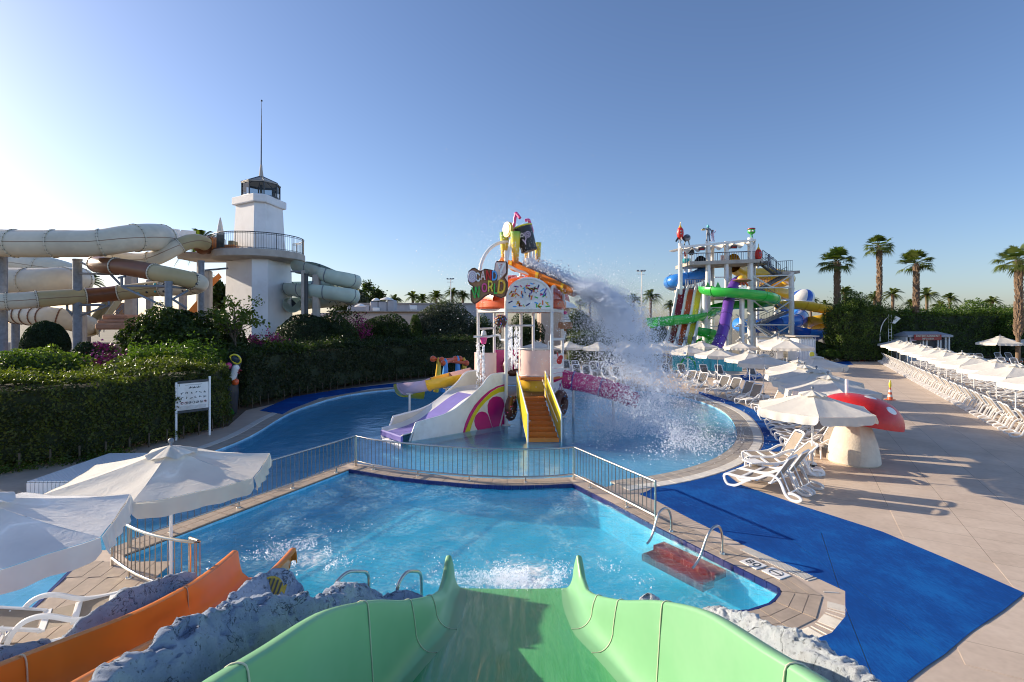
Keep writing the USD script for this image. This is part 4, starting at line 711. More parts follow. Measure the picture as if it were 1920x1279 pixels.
# white slatted plinth on the left deck
s0, s1 = G(50, 930), G(205, 872); q = (s1 - s0) / np.linalg.norm(s1 - s0); pn = np.array([q[1], -q[0], 0]); Lp = np.linalg.norm(s1 - s0)
t = thing('slatted_plinth', 'long low white slatted platform on the shaded left deck behind the parasols', 'platform', s0)
for k in range(12): o = s0 + pn * (.05 + .105 * k) + q * (Lp / 2); part(t, 'top_slat', box(o + [0, 0, .36], (Lp, .095, .03), math.atan2(q[1], q[0]), .006), M['plastic']); part(t, 'front_slat', box(s0 + pn * (.05 + .105 * k) + [0, 0, .17], (.03, .095, .33), math.atan2(q[1], q[0]), .006), M['plastic'])
for k in range(int(Lp / .11)): part(t, 'side_slat', box(s0 + pn * 1.30 + q * (.06 + .11 * k) + [0, 0, .17], (.1, .03, .33), math.atan2(q[1], q[0]), .006), M['plastic'])
# ================================================================ CANDY PLAY TOWER
pt = thing('candy_play_tower', 'tall candy themed water play tower with dome roof, stairs and tipping bucket in the lagoon', 'play tower', P(975, 796, 23.5) * [1, 1, 0])
WZ = -.1
def post(px, Y, pt_top, label=None, r=.075):
    X = (px - 960) * Y / FPX; zt = CAM_H - (pt_top - HOR) * Y / FPX
    part(pt, 'post', cat([rod((X, Y, -.45), (X, Y, zt), r, 12), lathe([(0, .05), (.19, .04), (.2, 0)], 16, (X, Y, WZ + .02))]), M['white'], 40); return np.array([X, Y, zt])
pf1 = post(949, 22.6, 470); pf2 = post(1034.5, 22.6, 578); pl1 = post(897, 24.3, 578); pl2 = post(927, 26.3, 578); pr1 = post(1054.5, 24.5, 580); pb1 = post(977, 26.6, 580); pb2 = post(1000, 26.6, 580)
# ring beam
ring_pts = [pf1 * [1, 1, 0] + [0, 0, 5.0], pf2 * [1, 1, 0] + [0, 0, 5.0], pr1 * [1, 1, 0] + [0, 0, 5.0], np.array([1.3, 26.6, 5.0]), pl2 * [1, 1, 0] + [0, 0, 5.0], pl1 * [1, 1, 0] + [0, 0, 5.0]]
for a, b in zip(ring_pts, ring_pts[1:] + ring_pts[:1]): part(pt, 'ring_beam', beam(a, b, .10, .14), M['white'])
# dome roof: red-orange lobes with sprinkled white gables
dc = np.array([.43, 24.75, 5.07]); RO = 2.12
part(pt, 'roof_rim', lathe([(RO - .25, 0), (RO, .02), (RO + .06, .1), (RO + .06, .36), (RO, .44), (RO - .2, .47)], 48, dc), M['redorange'], 35)
prof = [(RO - .05, .45)] + [((RO - .1) * math.cos(a) ** .8, .45 + 1.12 * math.sin(a)) for a in np.linspace(.08, PI / 2, 12)]
part(pt, 'roof_dome', lathe(prof, 48, dc), M['redorange'], 35)
spr_cols = ['navy', 'redorange', 'yellow', 'green2', 'magenta', 'skyblue', 'purple', 'orange']
def gable(c, ang, w, h, d, band, seed):
    """Arched vault of white sprinkles, opening towards ang."""
    f = np.array([math.cos(ang), math.sin(ang), 0]); s = np.array([-f[1], f[0], 0]); u = np.array([0, 0, 1.])
    a = np.linspace(0, PI, 40); arch = [(-w / 2, -band)] + [(-w / 2 * math.cos(x) , h * math.sin(x) ** .9) for x in a] + [(w / 2, -band)]
    face = part(pt, 'roof_gable', ext(Polygon(arch), .12, c - f * .12, s, u, f), M['white'])
    inner = [(p[0] * .90, p[1] * .9 + .0) for p in arch[1:-1]]
    part(pt, 'gable_band', ext(shapely.box(-w / 2 + .01, -band, w / 2 - .01, .0).buffer(.03), .10, c + f * .0, s, u, f), M['white'])
    part(pt, 'gable_rim', tube([c + s * x + u * y + f * .01 for x, y in arch[1:-1]], .055, 8), M['white'], True)
    part(pt, 'gable_vault', sweep([c - f * .1, c - f * d], [(x, y) for x, y in arch[1:-1]]), M['white'], 40)
    r = random.Random(seed); P_ = Polygon(arch[1:-1]).buffer(-.13); P2 = shapely.box(-w / 2 + .12, -band + .06, w / 2 - .12, -.05); n = 0
    while n < 78:
        inb = n >= 60; x, y = r.uniform(-w / 2, w / 2), r.uniform(-band, 0) if inb else r.uniform(0, h)
        if not (P2 if inb else P_).contains(Point(x, y)): continue
        an = r.uniform(0, PI); ln = r.choice((.0, .06, .08)); col = r.choice(spr_cols); e = np.array([math.cos(an), math.sin(an)]) * ln
        part(face, 'sprinkle', ext(LineString([(x - e[0], y - e[1]), (x + e[0] + .001, y + e[1])]).buffer(.026, quad_segs=3), .018, c + f * (.098 if inb else .0), s, u, f), M[col]); n += 1
gable(np.array([(pf1[0] + pf2[0]) / 2, 22.52, 5.42]), -PI / 2, 2.0, .98, 1.5, .36, 7)
# orange lobes left and right of the gable (roof petals)
for ang in (-PI / 2 - 1.02, -PI / 2 + 1.0, PI / 2):
    f = np.array([math.cos(ang), math.sin(ang), 0]); s = np.array([-f[1], f[0], 0])
    part(pt, 'roof_petal', grid(16, 13, lambda u, w: dc + f * (RO * (1 - .86 * (1 - np.cos(u * PI / 2))))[..., None] + s * ((w - .5) * 2.0 * np.cos(u * PI / 2 * .9))[..., None] + np.stack([0 * u, 0 * u, .46 + 1.2 * np.sin(u * PI / 2) - .10 * (2 * w - 1) ** 2], -1)), M['redorange'], True)
part(pt, 'roof_finial', cat([rod(dc + [0, 0, 1.5], dc + [0, 0, 2.1], .07), lathe([(0, .05), (.16, .04), (.17, 0)], 14, dc + [0, 0, 1.58])]), M['white'])
# bent pipe at the front right corner
part(pt, 'corner_pipe', tube(round_path([pf2, pf2 + [0, 0, 1.0], P(1056, 543, 23.6), P(1057, 572, 24.0)], .25), .07, 10), M['white'], True)
# platforms
plat = Polygon([(.0, 22.7), (1.55, 22.7), (2.0, 24.2), (1.6, 26.4), (-.4, 26.4), (-1.4, 24.5), (-1.3, 23.3)])
part(pt, 'lower_platform', ext(plat, .14, (0, 0, 1.05)), M['choc'])
part(pt, 'upper_platform', ext(Polygon([(.4, 24.0), (1.9, 24.0), (2.0, 26.0), (.4, 26.2)]), .14, (0, 0, 1.75)), M['orange'])
# stairs
sb0, sb1, st0, st1 = np.array([.60, 19.45, 0]), np.array([1.82, 19.45, 0]), np.array([.22, 22.45, 0]), np.array([1.40, 22.45, 0])
nst = 9
for k in range(nst):
    q = k / nst; l, r_ = sb0 + (st0 - sb0) * q, sb1 + (st1 - sb1) * q; l2, r2 = sb0 + (st0 - sb0) * (k + 1) / nst, sb1 + (st1 - sb1) * (k + 1) / nst; z = WZ + .02 + (1.19 - WZ) * (k + 1) / nst
    part(pt, 'stair', hull([(*p[:2], zz) for p in (l + [.03, 0, 0], r_ - [.03, 0, 0], l2 + [.03, .015, 0], r2 + [-.03, .015, 0]) for zz in (z - .145, z)]), M['orange']); part(pt, 'stair_nosing', beam((*(l + [.04, -.005, 0])[:2], z), (*(r_ - [.04, .005, 0])[:2], z), .03, .022), M['orange'])
def stair_side(b, t_, lab):
    P0 = [(b, -.12), (b, .98), (t_, 2.30), (t_, 1.28)]; pts = []
    for s, z in P0:
        for o in (-.025, .025): pts.append((s[0] + o, s[1], z))
    part(pt, 'stair_panel', hull(pts), M['lemon'], label=lab)
    part(pt, 'panel_edge', tube([(b[0], b[1], -.3), (b[0], b[1], .99), (t_[0], t_[1], 2.32), (t_[0], t_[1], 1.22)], .03, 8), M['white']); part(pt, 'panel_edge', rod((b[0], b[1], -.1), (t_[0], t_[1], 1.25), .028, 8), M['white'])
stair_side(sb0, st0, 'yellow panel on the left of the stairs'); stair_side(sb1 + [.06, 0, 0], st1 + [.06, 0, 0], 'yellow panel on the right of the stairs')
for b, t_, sg in ((sb0, st0, 1), (sb1, st1, -1)): part(pt, 'stair_handrail', tube(round_path([b + [sg * .09, .1, .72], b + [sg * .05, .25, .62], b + (t_ - b) * .6 + [sg * .06, 0, 1.30], t_ + [sg * .06, 0, 1.95]], .1), .02, 8), M['white'], True)
# barriers
def curved_panel(c, r, a0, a1, z0, z1, mat, name='barrier', th=.05):
    a = np.linspace(a0, a1, 26); return part(pt, name, sweep([c + [r * math.cos(x), r * math.sin(x), 0] for x in a], [(-th / 2, z0), (th / 2, z0), (th / 2, z1), (-th / 2, z1)]), M[mat], 30)
bc = np.array([1.25, 25.2, 0])
curved_panel(bc, .95, math.radians(198), math.radians(322), 1.95, 3.13, 'pink'); curved_panel(bc, 1.0, math.radians(200), math.radians(325), 1.70, 1.90, 'orange', 'barrier_band'); curved_panel(bc, .99, math.radians(195), math.radians(325), .75, 1.69, 'yellow', 'barrier_skirt')
for z in (1.92, 3.2): a = np.linspace(math.radians(196), math.radians(326), 20); part(pt, 'barrier_rail', tube([bc + [1.03 * math.cos(x), 1.03 * math.sin(x), z] for x in a], .03, 8), M['white'], True)
tc = np.array([-1.25, 24.9, 0]); curved_panel(tc, .55, math.radians(150), math.radians(330), 1.3, 2.98, 'pink', 'tub_wall'); part(pt, 'tub_ring', tube([tc + [.56 * math.cos(x), .56 * math.sin(x), 2.98] for x in np.linspace(math.radians(150), math.radians(330), 24)], .03, 8), M['pink'], True)
mg = [P(930, 657, 26.0), P(975, 655, 26.0)]; part(pt, 'magenta_panel', sweep([P(929, 679, 25.8), P(952, 679, 25.9), P(976, 679, 26.0)], [(-.03, -.62), (.03, -.62), (.03, .62), (-.03, .62)]), M['magenta'])
# side wall on the right: white planks and sprinkled panel
for k in range(5): q = P(1044.5, 668 + 9 * k, 23.6); part(pt, 'white_plank', beam(q + [-.28, -.4, 0], q + [.28, .5, 0], .035, .20), M['white'])
part(pt, 'orange_trim', beam(P(1037, 710, 23.0), P(1054, 706, 24.3), .06, .1), M['orange'])
spn = [P(1037, 720, 22.9), P(1054.5, 718, 24.4)]; sa_ = (spn[1] - spn[0]) * [1, 1, 0]; sl_ = np.linalg.norm(sa_); sa_ /= sl_
spp = part(pt, 'sprinkle_panel', sweep([spn[0] * [1, 1, 0] + [0, 0, 1.1], spn[1] * [1, 1, 0] + [0, 0, 1.1]], [(-.02, -.65), (.02, -.65), (.02, .65), (-.02, .65)]), M['white'])
r_ = random.Random(3); sn = np.array([sa_[1], -sa_[0], 0])
for k in range(26): q = spn[0] * [1, 1, 0] + sa_ * r_.uniform(.1, sl_ - .1) + [0, 0, r_.uniform(.6, 1.65)] + sn * .02; part(spp, 'sprinkle', ext(LineString([(0, -.05), (.01, .05)]).buffer(.022, quad_segs=2), .014, q, sa_, (0, 0, 1), sn), M[r_.choice(['hotpink', 'navy', 'magenta', 'purple'])])
# donuts
def donut(label, c, axis, R, r, col, sp):
    t = thing('donut_decoration', label, 'decoration', c); axis = np.asarray(axis, float); axis /= np.linalg.norm(axis); u = np.cross(axis, [0, 0, 1]); u /= np.linalg.norm(u); w = np.cross(u, axis)
    a = np.linspace(0, 2 * PI, 37); dr_ = part(t, 'ring', sweep([c + R * (math.cos(x) * u + math.sin(x) * w) for x in a], circ(r, 14), up=axis, caps=False), M[col], True); rr = random.Random(int(R * 1000))
    for k in range(sp): x, y = rr.uniform(0, 2 * PI), rr.uniform(0, 2 * PI); e = math.cos(x) * u + math.sin(x) * w; n = math.cos(y) * e + math.sin(y) * axis; part(dr_, 'sprinkle', ball(c + R * e + r * n, .028, 1), M[rr.choice(['white', 'hotpink', 'yellow', 'skyblue', 'white'])])
donut('chocolate doughnut ring with coloured sprinkles standing left of the orange stairs', P(958.5, 765, 21.9), (.95, -.3, 0), .38, .16, 'choc', 70)
donut('big dark red brown doughnut ring hung on the magenta panel', P(961, 687, 25.6), (.1, -1, 0), .33, .17, 'choc', 30)
donut('dark doughnut wheel with pink stripes on the right side of the stairs', P(1050.5, 756, 22.2), (.85, -.5, 0), .40, .19, 'choc', 24)
# wide white slide with its decorated cheek
An, Bn = G(768.5, 829, WZ)[:2], G(946, 797.5, WZ)[:2]; du = (Bn - An) / np.linalg.norm(Bn - An); dw = np.array([-du[1], du[0]]); du3, dw3 = np.array([*du, 0]), np.array([*dw, 0])
def onplane(px, py, off=0.0):
    A = An + dw * off; k = (px - 960) / FPX; s = (k * A[1] - A[0]) / (du[0] - k * du[1]); Y = A[1] + du[1] * s; return s, CAM_H - (py - HOR) * Y / FPX
ws = thing('white_slide', 'wide white slide with lavender lane and pink petals on its cheek, left of the stairs', 'water slide', (*An, WZ))
cx = lambda pts: [(720 + x * .1875, 640 + y * .1875) for x, y in pts]
topN = [onplane(*p) for p in cx([(325, 822), (440, 790), (560, 757), (690, 700), (800, 622), (880, 550), (950, 485), (1000, 432), (1040, 375), (1085, 340), (1140, 330), (1207, 324)])]
def fl(s): return float(PC([-.3, .0, .5, 1.1, 2.0, 3.0, 3.6, 4.7], [.10, .12, .18, .32, .75, 1.25, 1.42, 1.45])(s))
tn = PC([p[0] for p in topN], [p[1] for p in topN]); s0_, s1_ = topN[0][0], topN[-1][0]; WID = 1.78
outline = [(onplane(*cx([(258, 1000)])[0])[0], -.3), (s0_, topN[0][1])] + [(s, float(tn(s))) for s in np.linspace(s0_ + .1, s1_, 40)] + [(s1_, -.3)]
oo = np.array([*An, 0])
part(ws, 'cheek', ext(Polygon(outline), .07, oo, du3, (0, 0, 1), -dw3 * -1), M['white']); part(ws, 'cheek', ext(Polygon(outline), .07, oo + dw3 * WID, du3, (0, 0, 1), dw3), M['cream'])
for o in (.035, WID + .035): part(ws, 'edge_rail', tube([oo + dw3 * o + du3 * s + [0, 0, z + .02] for s, z in [(outline[0][0], -.1)] + outline[1:-1]], .04, 8), M['white'], True)
sg_ = np.linspace(-.25, 4.6, 60)
bed = lambda o0, o1, dz: np.array([[oo + dw3 * o + du3 * s + [0, 0, fl(s) + dz + (.12 * (abs(2 * (o - .07) / (WID - .07) - 1) ** 6))] for o in np.linspace(o0, o1, 9)] for s in sg_])
part(ws, 'slide_bed', thick(bed(.07, WID, 0), .03), M['white'], 40); part(ws, 'lavender_lane', thick(bed(.42, 1.42, .012)[:44], .006), M['lavender'], 40)
part(ws, 'lane_end', box(oo + dw3 * .92 + du3 * -.28 + [0, 0, .02], (.10, 1.7, .26), math.atan2(du[1], du[0]), .04), M['lavender'])
def decal(pts, mat, h, name): part(ws, name, ext(Polygon([onplane(*p) for p in cx(pts)]).intersection(Polygon(outline).buffer(-.01)), .012 + h, oo - dw3 * .0, du3, (0, 0, 1), -dw3), M[mat])
decal([(788, 915), (812, 820), (850, 730), (905, 640), (975, 560), (1050, 495), (1130, 450), (1207, 428), (1207, 442), (1140, 463), (1070, 505), (1000, 570), (935, 645), (880, 735), (838, 825), (806, 915)], 'magenta', 0, 'magenta_arc')
decal([(808, 915), (840, 825), (882, 737), (937, 647), (1002, 572), (1072, 508), (1142, 466), (1207, 446), (1207, 502), (1150, 512), (1085, 545), (1020, 600), (960, 670), (912, 745), (878, 830), (858, 900)], 'lime', 0, 'yellow_arc')
decal([(1092, 866), (1080, 848), (1038, 705), (1035, 640), (1052, 592), (1085, 560), (1125, 549), (1165, 558), (1192, 585), (1203, 640), (1150, 846)], 'magenta', 0, 'petal'); decal([(935, 888), (912, 850), (901, 800), (915, 745), (945, 712), (980, 702), (1015, 710), (1040, 738), (1082, 868)], 'magenta', 0, 'petal'); decal([(1166, 850), (1206, 690), (1206, 846)], 'magenta', 0, 'petal')
# yellow half-pipe slide on the left
def flume(t, path, r, secs, mats, th=.035, open_=True, n=70, flange=.045, a0=185, a1=355, name='flume_section', up=(0, 0, 1), fl_mat=None):
    p = smooth_path(path, n); cuts = np.linspace(0, n - 1, secs + 1).astype(int)
    def pr(r0, r1):
        if open_: a = np.radians(np.linspace(a0, a1, 17)); return [(r1 * math.cos(x), r1 * math.sin(x)) for x in a] + [(r0 * math.cos(x), r0 * math.sin(x)) for x in a[::-1]]
        return None
    for k in range(secs):
        q = p[cuts[k]:cuts[k + 1] + 1]; m = sweep(q, pr(r - th, r), up) if open_ else sweep(q, circ(r, 20), up, caps=False); part(t, name, m, M[mats[k % len(mats)]], 40)
        if flange and k:
            d = p[cuts[k] + 1] - p[cuts[k] - 1]; d /= np.linalg.norm(d); qq = [p[cuts[k]] - d * .03, p[cuts[k]] + d * .03]; part(t, 'flange', sweep(qq, pr(r - .005, r + flange), up) if open_ else sweep(qq, circ(r + flange, 20), up), M[fl_mat or mats[(k - 1) % len(mats)]], 40)
    return p
ys = thing('yellow_slide', 'short open yellow and lilac half-pipe slide curving off the left of the play tower', 'water slide', P(800, 740, 24) * [1, 1, 0])
flume(ys, [P(893, 692, 25.4), P(862, 700, 24.6), P(830, 707, 24.0), P(795, 714, 23.9), P(768, 719, 24.4), P(757, 722, 25.4), P(765, 727, 26.4), P(795, 731, 27.0)], .50, 5, ['pink', 'yellow', 'lilac', 'lime', 'lime'], a0=175, a1=365)
for px, Y, top in ((768, 24.2, 738), (837, 24.0, 728)): q = P(px, top, Y); part(ys, 'support', cat([rod((q[0], Y, -.4), q, .055, 10), box(q, (.30, .14, .06))]), M['white'])
# magenta tube on the right
ms_ = thing('magenta_tube_slide', 'magenta tube slide sloping down to the right from the play tower into the spray', 'water slide', P(1110, 750, 24) * [1, 1, 0])
flume(ms_, [P(1030, 702, 24.9), P(1062, 712, 24.6), P(1100, 719, 24.3), P(1140, 730, 24.0), P(1176, 741, 23.8)], .44, 3, ['magenta', 'hotpink'], open_=False, fl_mat='purple')
flume(ms_, [P(1172, 741, 23.8), P(1196, 748, 23.7)], .46, 1, ['magenta'], n=6, flange=0, a0=150, a1=390)
for px, Y, top in ((1075, 24.5, 728), (1150, 24.0, 746)): q = P(px, top, Y); part(ms_, 'support', rod((q[0], Y, -.4), q, .06), M['white'])
# ---- top works: tipping cup, tumblers, straws, trough
M['mango'] = gradm('mango_cup', [(.0, (.55, .09, .01)), (.35, (.75, .42, .02)), (.7, (.72, .58, .03)), (.92, (.25, .45, .04)), (1, (.10, .30, .05))], 7.15, 8.75)
def tumbler(px, pt_, pb_, w0, w1, Y, tilt=0):
    a, b = P(px + tilt, pt_, Y), P(px, pb_, Y); h = a[2] - b[2]; k = Y / FPX
    tb_ = part(pt, 'tumbler', lathe([(0, 0), (w1 * k * .9, 0), (w1 * k, .03)] + [(np.interp(q, [0, 1], [w1, w0]) * k, q * h) for q in np.linspace(.1, 1, 7)] + [(w0 * k * .92, h), (w0 * k * .85, h * .9), (0, h * .9)], 20, b), M['mango'], 35)
    rr = random.Random(int(px))
    for i in range(12): a_ = rr.uniform(-PI, 0); q = rr.uniform(.2, .9); r0 = np.interp(q, [0, 1], [w1, w0]) * k; part(tb_, 'bubble_dot', ball(b + [r0 * math.cos(a_), r0 * math.sin(a_), q * h], .03, 1), M['white'])
tumbler(946, 436, 491, 9.5, 5.5, 24.6); tumbler(966.5, 435, 494, 9.8, 5.6, 23.9); tumbler(1008.5, 455, 500, 6.5, 4, 25.6); tumbler(987, 470, 498, 4, 3, 26.0)
lm = P(954.5, 431, 24.2); part(pt, 'lemon_slice', lathe([(0, -.06), (.33, -.06), (.36, 0), (.33, .06), (0, .06)], 28), M['yellow']) if False else part(pt, 'lemon_slice', ext(Point(0, 0).buffer(.36), .14, lm, (.55, -.83, 0), (0, 0, 1)), M['yellow'])
part(pt, 'lemon_flesh', ext(Point(0, 0).buffer(.28), .16, lm + [.0, -.012, 0], (.55, -.83, 0), (0, 0, 1)), M['lemon'])
tc_ = thing('tipping_cup', 'large dark tilted tipping cup with magenta straw on top of the play tower', 'tipping bucket', P(985, 447, 24.2))
ba, bb = P(979.5, 425, 24.2), P(992.5, 470, 24.2); ax = (ba - bb) / np.linalg.norm(ba - bb); e1_ = np.array([0, 1, 0.]); e2_ = np.cross(ax, e1_); e1_ = np.cross(e2_, ax); Hc = np.linalg.norm(ba - bb); Rm = np.stack([e2_, e1_, ax], 1)
cup = lambda prof: (lambda m: (m[0] @ Rm.T + bb, m[1]))(lathe(prof, 36))
part(tc_, 'cup_body', cup([(0, .02), (.36, .02), (.385, .1), (.43, Hc - .1), (.44, Hc - .02)]), M['black'], 35); part(tc_, 'cup_base_ring', cup([(.0, -.03), (.37, -.03), (.40, 0), (.40, .06), (.37, .09)]), M['black'], 35); part(tc_, 'cup_rim', cup([(.42, Hc - .05), (.47, Hc - .04), (.48, Hc), (.44, Hc + .03), (.40, Hc)]), M['lime'], 35); part(tc_, 'cup_inside', cup([(.42, Hc), (.36, .2), (0, .2)]), M['dark'])
def oncup(x, z, o=.008): an = -PI / 2 + x / .43; r = .385 + (.43 - .385) * z / Hc + o; return np.array([r * math.cos(an), r * math.sin(an), z]) @ Rm.T + bb
part(tc_, 'swirl', tube([oncup(-.12 + (.02 + .012 * q) * math.cos(q) , .72 + (.02 + .012 * q) * math.sin(q)) for q in np.linspace(0, 4.2 * PI, 60)], .02, 6), M['lilac'], True)
def cuptext(s, x0, z0, h, mat):
    v, f = text(s, h, .03, (0, 0, 0), (1, 0, 0), (0, 1, 0), center=False); part(tc_, 'lettering', (np.array([oncup(x0 + a, z0 + b, .004 + c) for a, b, c in v]), f), M[mat])
cuptext('Can', .07, .66, .16, 'white'); cuptext('Y', -.02, .28, .26, 'lilac')
def straw(pts, name='straw'): part(tc_, name, tube(round_path(pts, .06), .075, 10), M['hotpink'], True)
straw([P(961, 438, 24.5), P(967.5, 399, 24.5), P(975, 409, 24.3)]); straw([P(999, 436, 24.9), P(991.5, 412, 24.9), P(984.5, 413.5, 24.9)])
# trough carrying the water
tg = [P(952, 484, 24.6), P(975, 494, 24.2), P(1005, 507, 23.8), P(1040, 521, 23.3), P(1066, 533, 22.9), P(1082, 541, 22.7)]
trp = smooth_path(tg, 30); part(pt, 'trough', sweep(trp, [(.52 * math.cos(x), .42 * math.sin(x)) for x in np.radians(np.linspace(180, 360, 15))] + [(.48 * math.cos(x), .38 * math.sin(x)) for x in np.radians(np.linspace(360, 180, 15))]), M['orange'], 40)
for k in (4, 14, 24): part(pt, 'trough_rib', sweep([trp[k], trp[k + 1]], [(.56 * math.cos(x), .47 * math.sin(x)) for x in np.radians(np.linspace(180, 360, 13))] + [(.5 * math.cos(x), .4 * math.sin(x)) for x in np.radians(np.linspace(360, 180, 13))]), M['yellow'], 40)
part(pt, 'trough_beam', tube(round_path([P(951, 498, 23.0), P(972, 508, 23.6), P(1000, 516, 23.6), P(1035, 530, 23.4)], .1), .07, 10), M['white'], True); part(pt, 'trough_beam', rod(dc + [0, 0, 1.9], P(985, 512, 24.2), .08), M['white']); part(pt, 'mast', cat([rod(P(992, 505, 25.2), P(994, 455, 25.2), .08), rod(P(1000, 510, 25.4), P(1000, 460, 25.4), .06)]), M['white']); part(pt, 'mast', rod(P(948, 500, 23.2), P(958, 450, 24.2), .07), M['white'])
part(pt, 'arched_pipe', tube(smooth_path([P(900, 512, 23.2), P(903, 492, 23.4), P(912, 474, 23.7), P(925, 461, 24.0), P(940, 454.5, 24.3), P(952, 453, 24.5)], 26), .075, 10), M['white'], True); part(pt, 'arched_pipe', tube(smooth_path([P(934, 494, 24.6), P(940, 486, 24.8), P(950, 480, 25)], 12), .06, 8), M['white'], True)
# pipes with water features
part(pt, 'spray_pipe', tube(round_path([P(888, 631.5, 23.2), P(912, 632, 23.2), P(937, 627.5, 23.0), P(938, 637, 22.9), P(949, 638, 22.6)], .1), .055, 8), M['white'], True); part(pt, 'spray_pipe', rod(P(897, 617, 24.3), P(927, 615, 25.5), .05), M['white']); part(pt, 'spray_pipe', rod(P(949, 610.5, 23.5), P(1000, 610.5, 26.5), .045), M['white'])
part(pt, 'elbow_pipe', tube(round_path([P(1035, 636, 22.6), P(1057, 636, 23.0), P(1059, 622, 23.2)], .12), .065, 10), M['white'], True)
part(pt, 'rail', tube(round_path([P(1028, 653, 23.4), P(1028, 640, 23.4), P(1035, 640, 23.4)], .1), .035, 8), M['white'], True)
rb = thing('red_bucket', 'small red pouring bucket hung under a pipe on the left of the play tower', 'bucket', P(907, 640, 23.2)); part(rb, 'bucket_body', lathe([(.0, 0), (.10, 0), (.17, .3), (.15, .3), (.09, .03), (0, .03)], 16, P(907, 645, 23.2)), M['hotpink'], 40); part(rb, 'handle', rod(P(907, 638, 23.2), P(907, 627, 23.2), .02), M['white']); part(rb, 'cap', lathe([(.14, 0), (.1, .2), (0, .24)], 12, P(907, 629, 23.2)), M['white'], True)
gtr = thing('red_guitar', 'small red guitar shaped ornament on the right rail of the play tower', 'ornament', P(1047, 675, 23.3)); part(gtr, 'body', ext(Point(0, 0).buffer(.14).union(Point(.1, .16).buffer(.10)), .06, P(1048, 677, 23.1), (.8, .5, 0), (0, 0, 1)), M['red']); part(gtr, 'neck', beam(P(1047, 672, 23.1), P(1045, 661, 23.1), .05, .05), M['red'])
# cake pop and ice cream sandwich
cp = thing('cake_pop', 'round chocolate cake pop with coloured beads on a stick, hung on the play tower', 'ornament', P(938.5, 602, 22.4)); cpb = part(cp, 'ball', ball(P(938.5, 602, 22.4), .285, 3), M['choc'], True); part(cp, 'stick', rod(P(938.5, 612, 22.4), P(938.5, 624, 22.5), .04), M['biscuit'])
rr = random.Random(8)
for k in range(70):
    v = np.array([rr.gauss(0, 1), rr.gauss(0, 1) - .4, rr.gauss(0, 1)]); v /= np.linalg.norm(v); part(cpb, 'bead', ball(P(938.5, 602, 22.4) + v * .285, .03, 1), M[rr.choice(['hotpink', 'green2', 'yellow', 'skyblue', 'white', 'redorange'])])
ic = thing('ice_cream_sandwich', 'brown wafer block with white cream tiers and pink cherry on the right post', 'ornament', P(1060, 612, 23.2)); q = P(1060, 610.5, 23.2); part(ic, 'wafer', box(q, (.55, .45, .30), .3, .04), M['biscuit']); part(ic, 'stick', rod(q - [0, 0, .15], q - [0, 0, .36], .05), M['biscuit'])
for k, (w, z) in enumerate(((.46, .20), (.36, .32), (.26, .43))): part(ic, 'cream_tier', lathe([(0, 0), (w * .5, 0), (w * .55, .05), (w * .45, .11), (0, .12)], 18, q + [0, 0, z - .04]), M['white'], True)
part(ic, 'cherry', ball(q + [0, -.02, .58], .085, 2), M['hotpink'], True)
# ---- CANDY WORLD board
sg0 = P(905, 530, 22.15); sx = np.array([.97, .06, .0]); sx = np.array([math.cos(.12), -math.sin(.12), 0]); sy = np.array([0, 0, 1.]); k4 = .211 * 22.15 / FPX
sgn_t = thing('candy_world_sign', 'brown biscuit shaped board spelling CANDY WORLD in iced letters on the play tower', 'sign', sg0)
S4 = lambda x, y: ((860 + .211 * x - 905) * 22.15 / FPX, -(390 + .211 * y - 530) * 22.15 / FPX)
outl = Polygon([S4(*p) for p in [(90, 600), (95, 565), (125, 540), (150, 536), (180, 555), (197, 568), (240, 546), (290, 553), (325, 565), (332, 500), (345, 480), (430, 484), (440, 500), (436, 590), (412, 622), (440, 665), (438, 730), (420, 785), (385, 802), (330, 785), (280, 768), (240, 785), (205, 815), (150, 852), (122, 838), (112, 790), (112, 735), (140, 705), (105, 680), (90, 650)]]).buffer(.03).buffer(-.02)
sz = np.cross(sx, sy); sz = sz if sz[1] < 0 else -sz
part(sgn_t, 'board', ext(outl, .16, sg0, sx, sy, sz), M['biscuit']); part(sgn_t, 'board_rim', ext(outl.difference(outl.buffer(-.035)), .05, sg0 + sz * .15, sx, sy, sz), M['choc'])
at4 = lambda x, y, o: sg0 + sx * S4(x, y)[0] + sy * S4(x, y)[1] + sz * o
def letter(ch, x, y, h, col, tw=.0, dots=0, w=44):
    hh = h * k4; ex_, ey_ = sx * math.cos(tw) + sy * math.sin(tw), sy * math.cos(tw) - sx * math.sin(tw); o = at4(x, y, .16) - ey_ * hh * .5
    v, f = text(ch, hh, .09, (0, 0, 0), (1, 0, 0), (0, 1, 0)); v = v.copy(); v[:, 0] *= w * k4 / np.ptp(v[:, 0]); v[:, 1] = (v[:, 1] - v[:, 1].min()) * hh / np.ptp(v[:, 1])
    wv = o + v[:, :1] * ex_ + v[:, 1:2] * ey_ + v[:, 2:] * sz; lt_ = part(sgn_t, 'letter', (wv, f), M[col]); r5 = random.Random(ord(ch))
    for i in range(dots): part(lt_, 'icing_dot', ball(o + ex_ * r5.uniform(-.08, .08) + ey_ * r5.uniform(.03, hh - .03) + sz * .09, .018, 1), M[r5.choice(['red', 'purple', 'skyblue', 'yellow'])])
lol = at4(128, 612, .16); part(sgn_t, 'lollipop', ext(Point(0, 0).buffer(.205), .09, lol, sx, sy * 1.25, sz), M['lilac']); part(sgn_t, 'lollipop_swirl', tube([lol + sz * .09 + (sx * math.cos(q) + sy * 1.25 * math.sin(q)) * .19 * (1 - q / 16) for q in np.linspace(0, 5 * PI, 70)], .017, 6), M['white'], True)
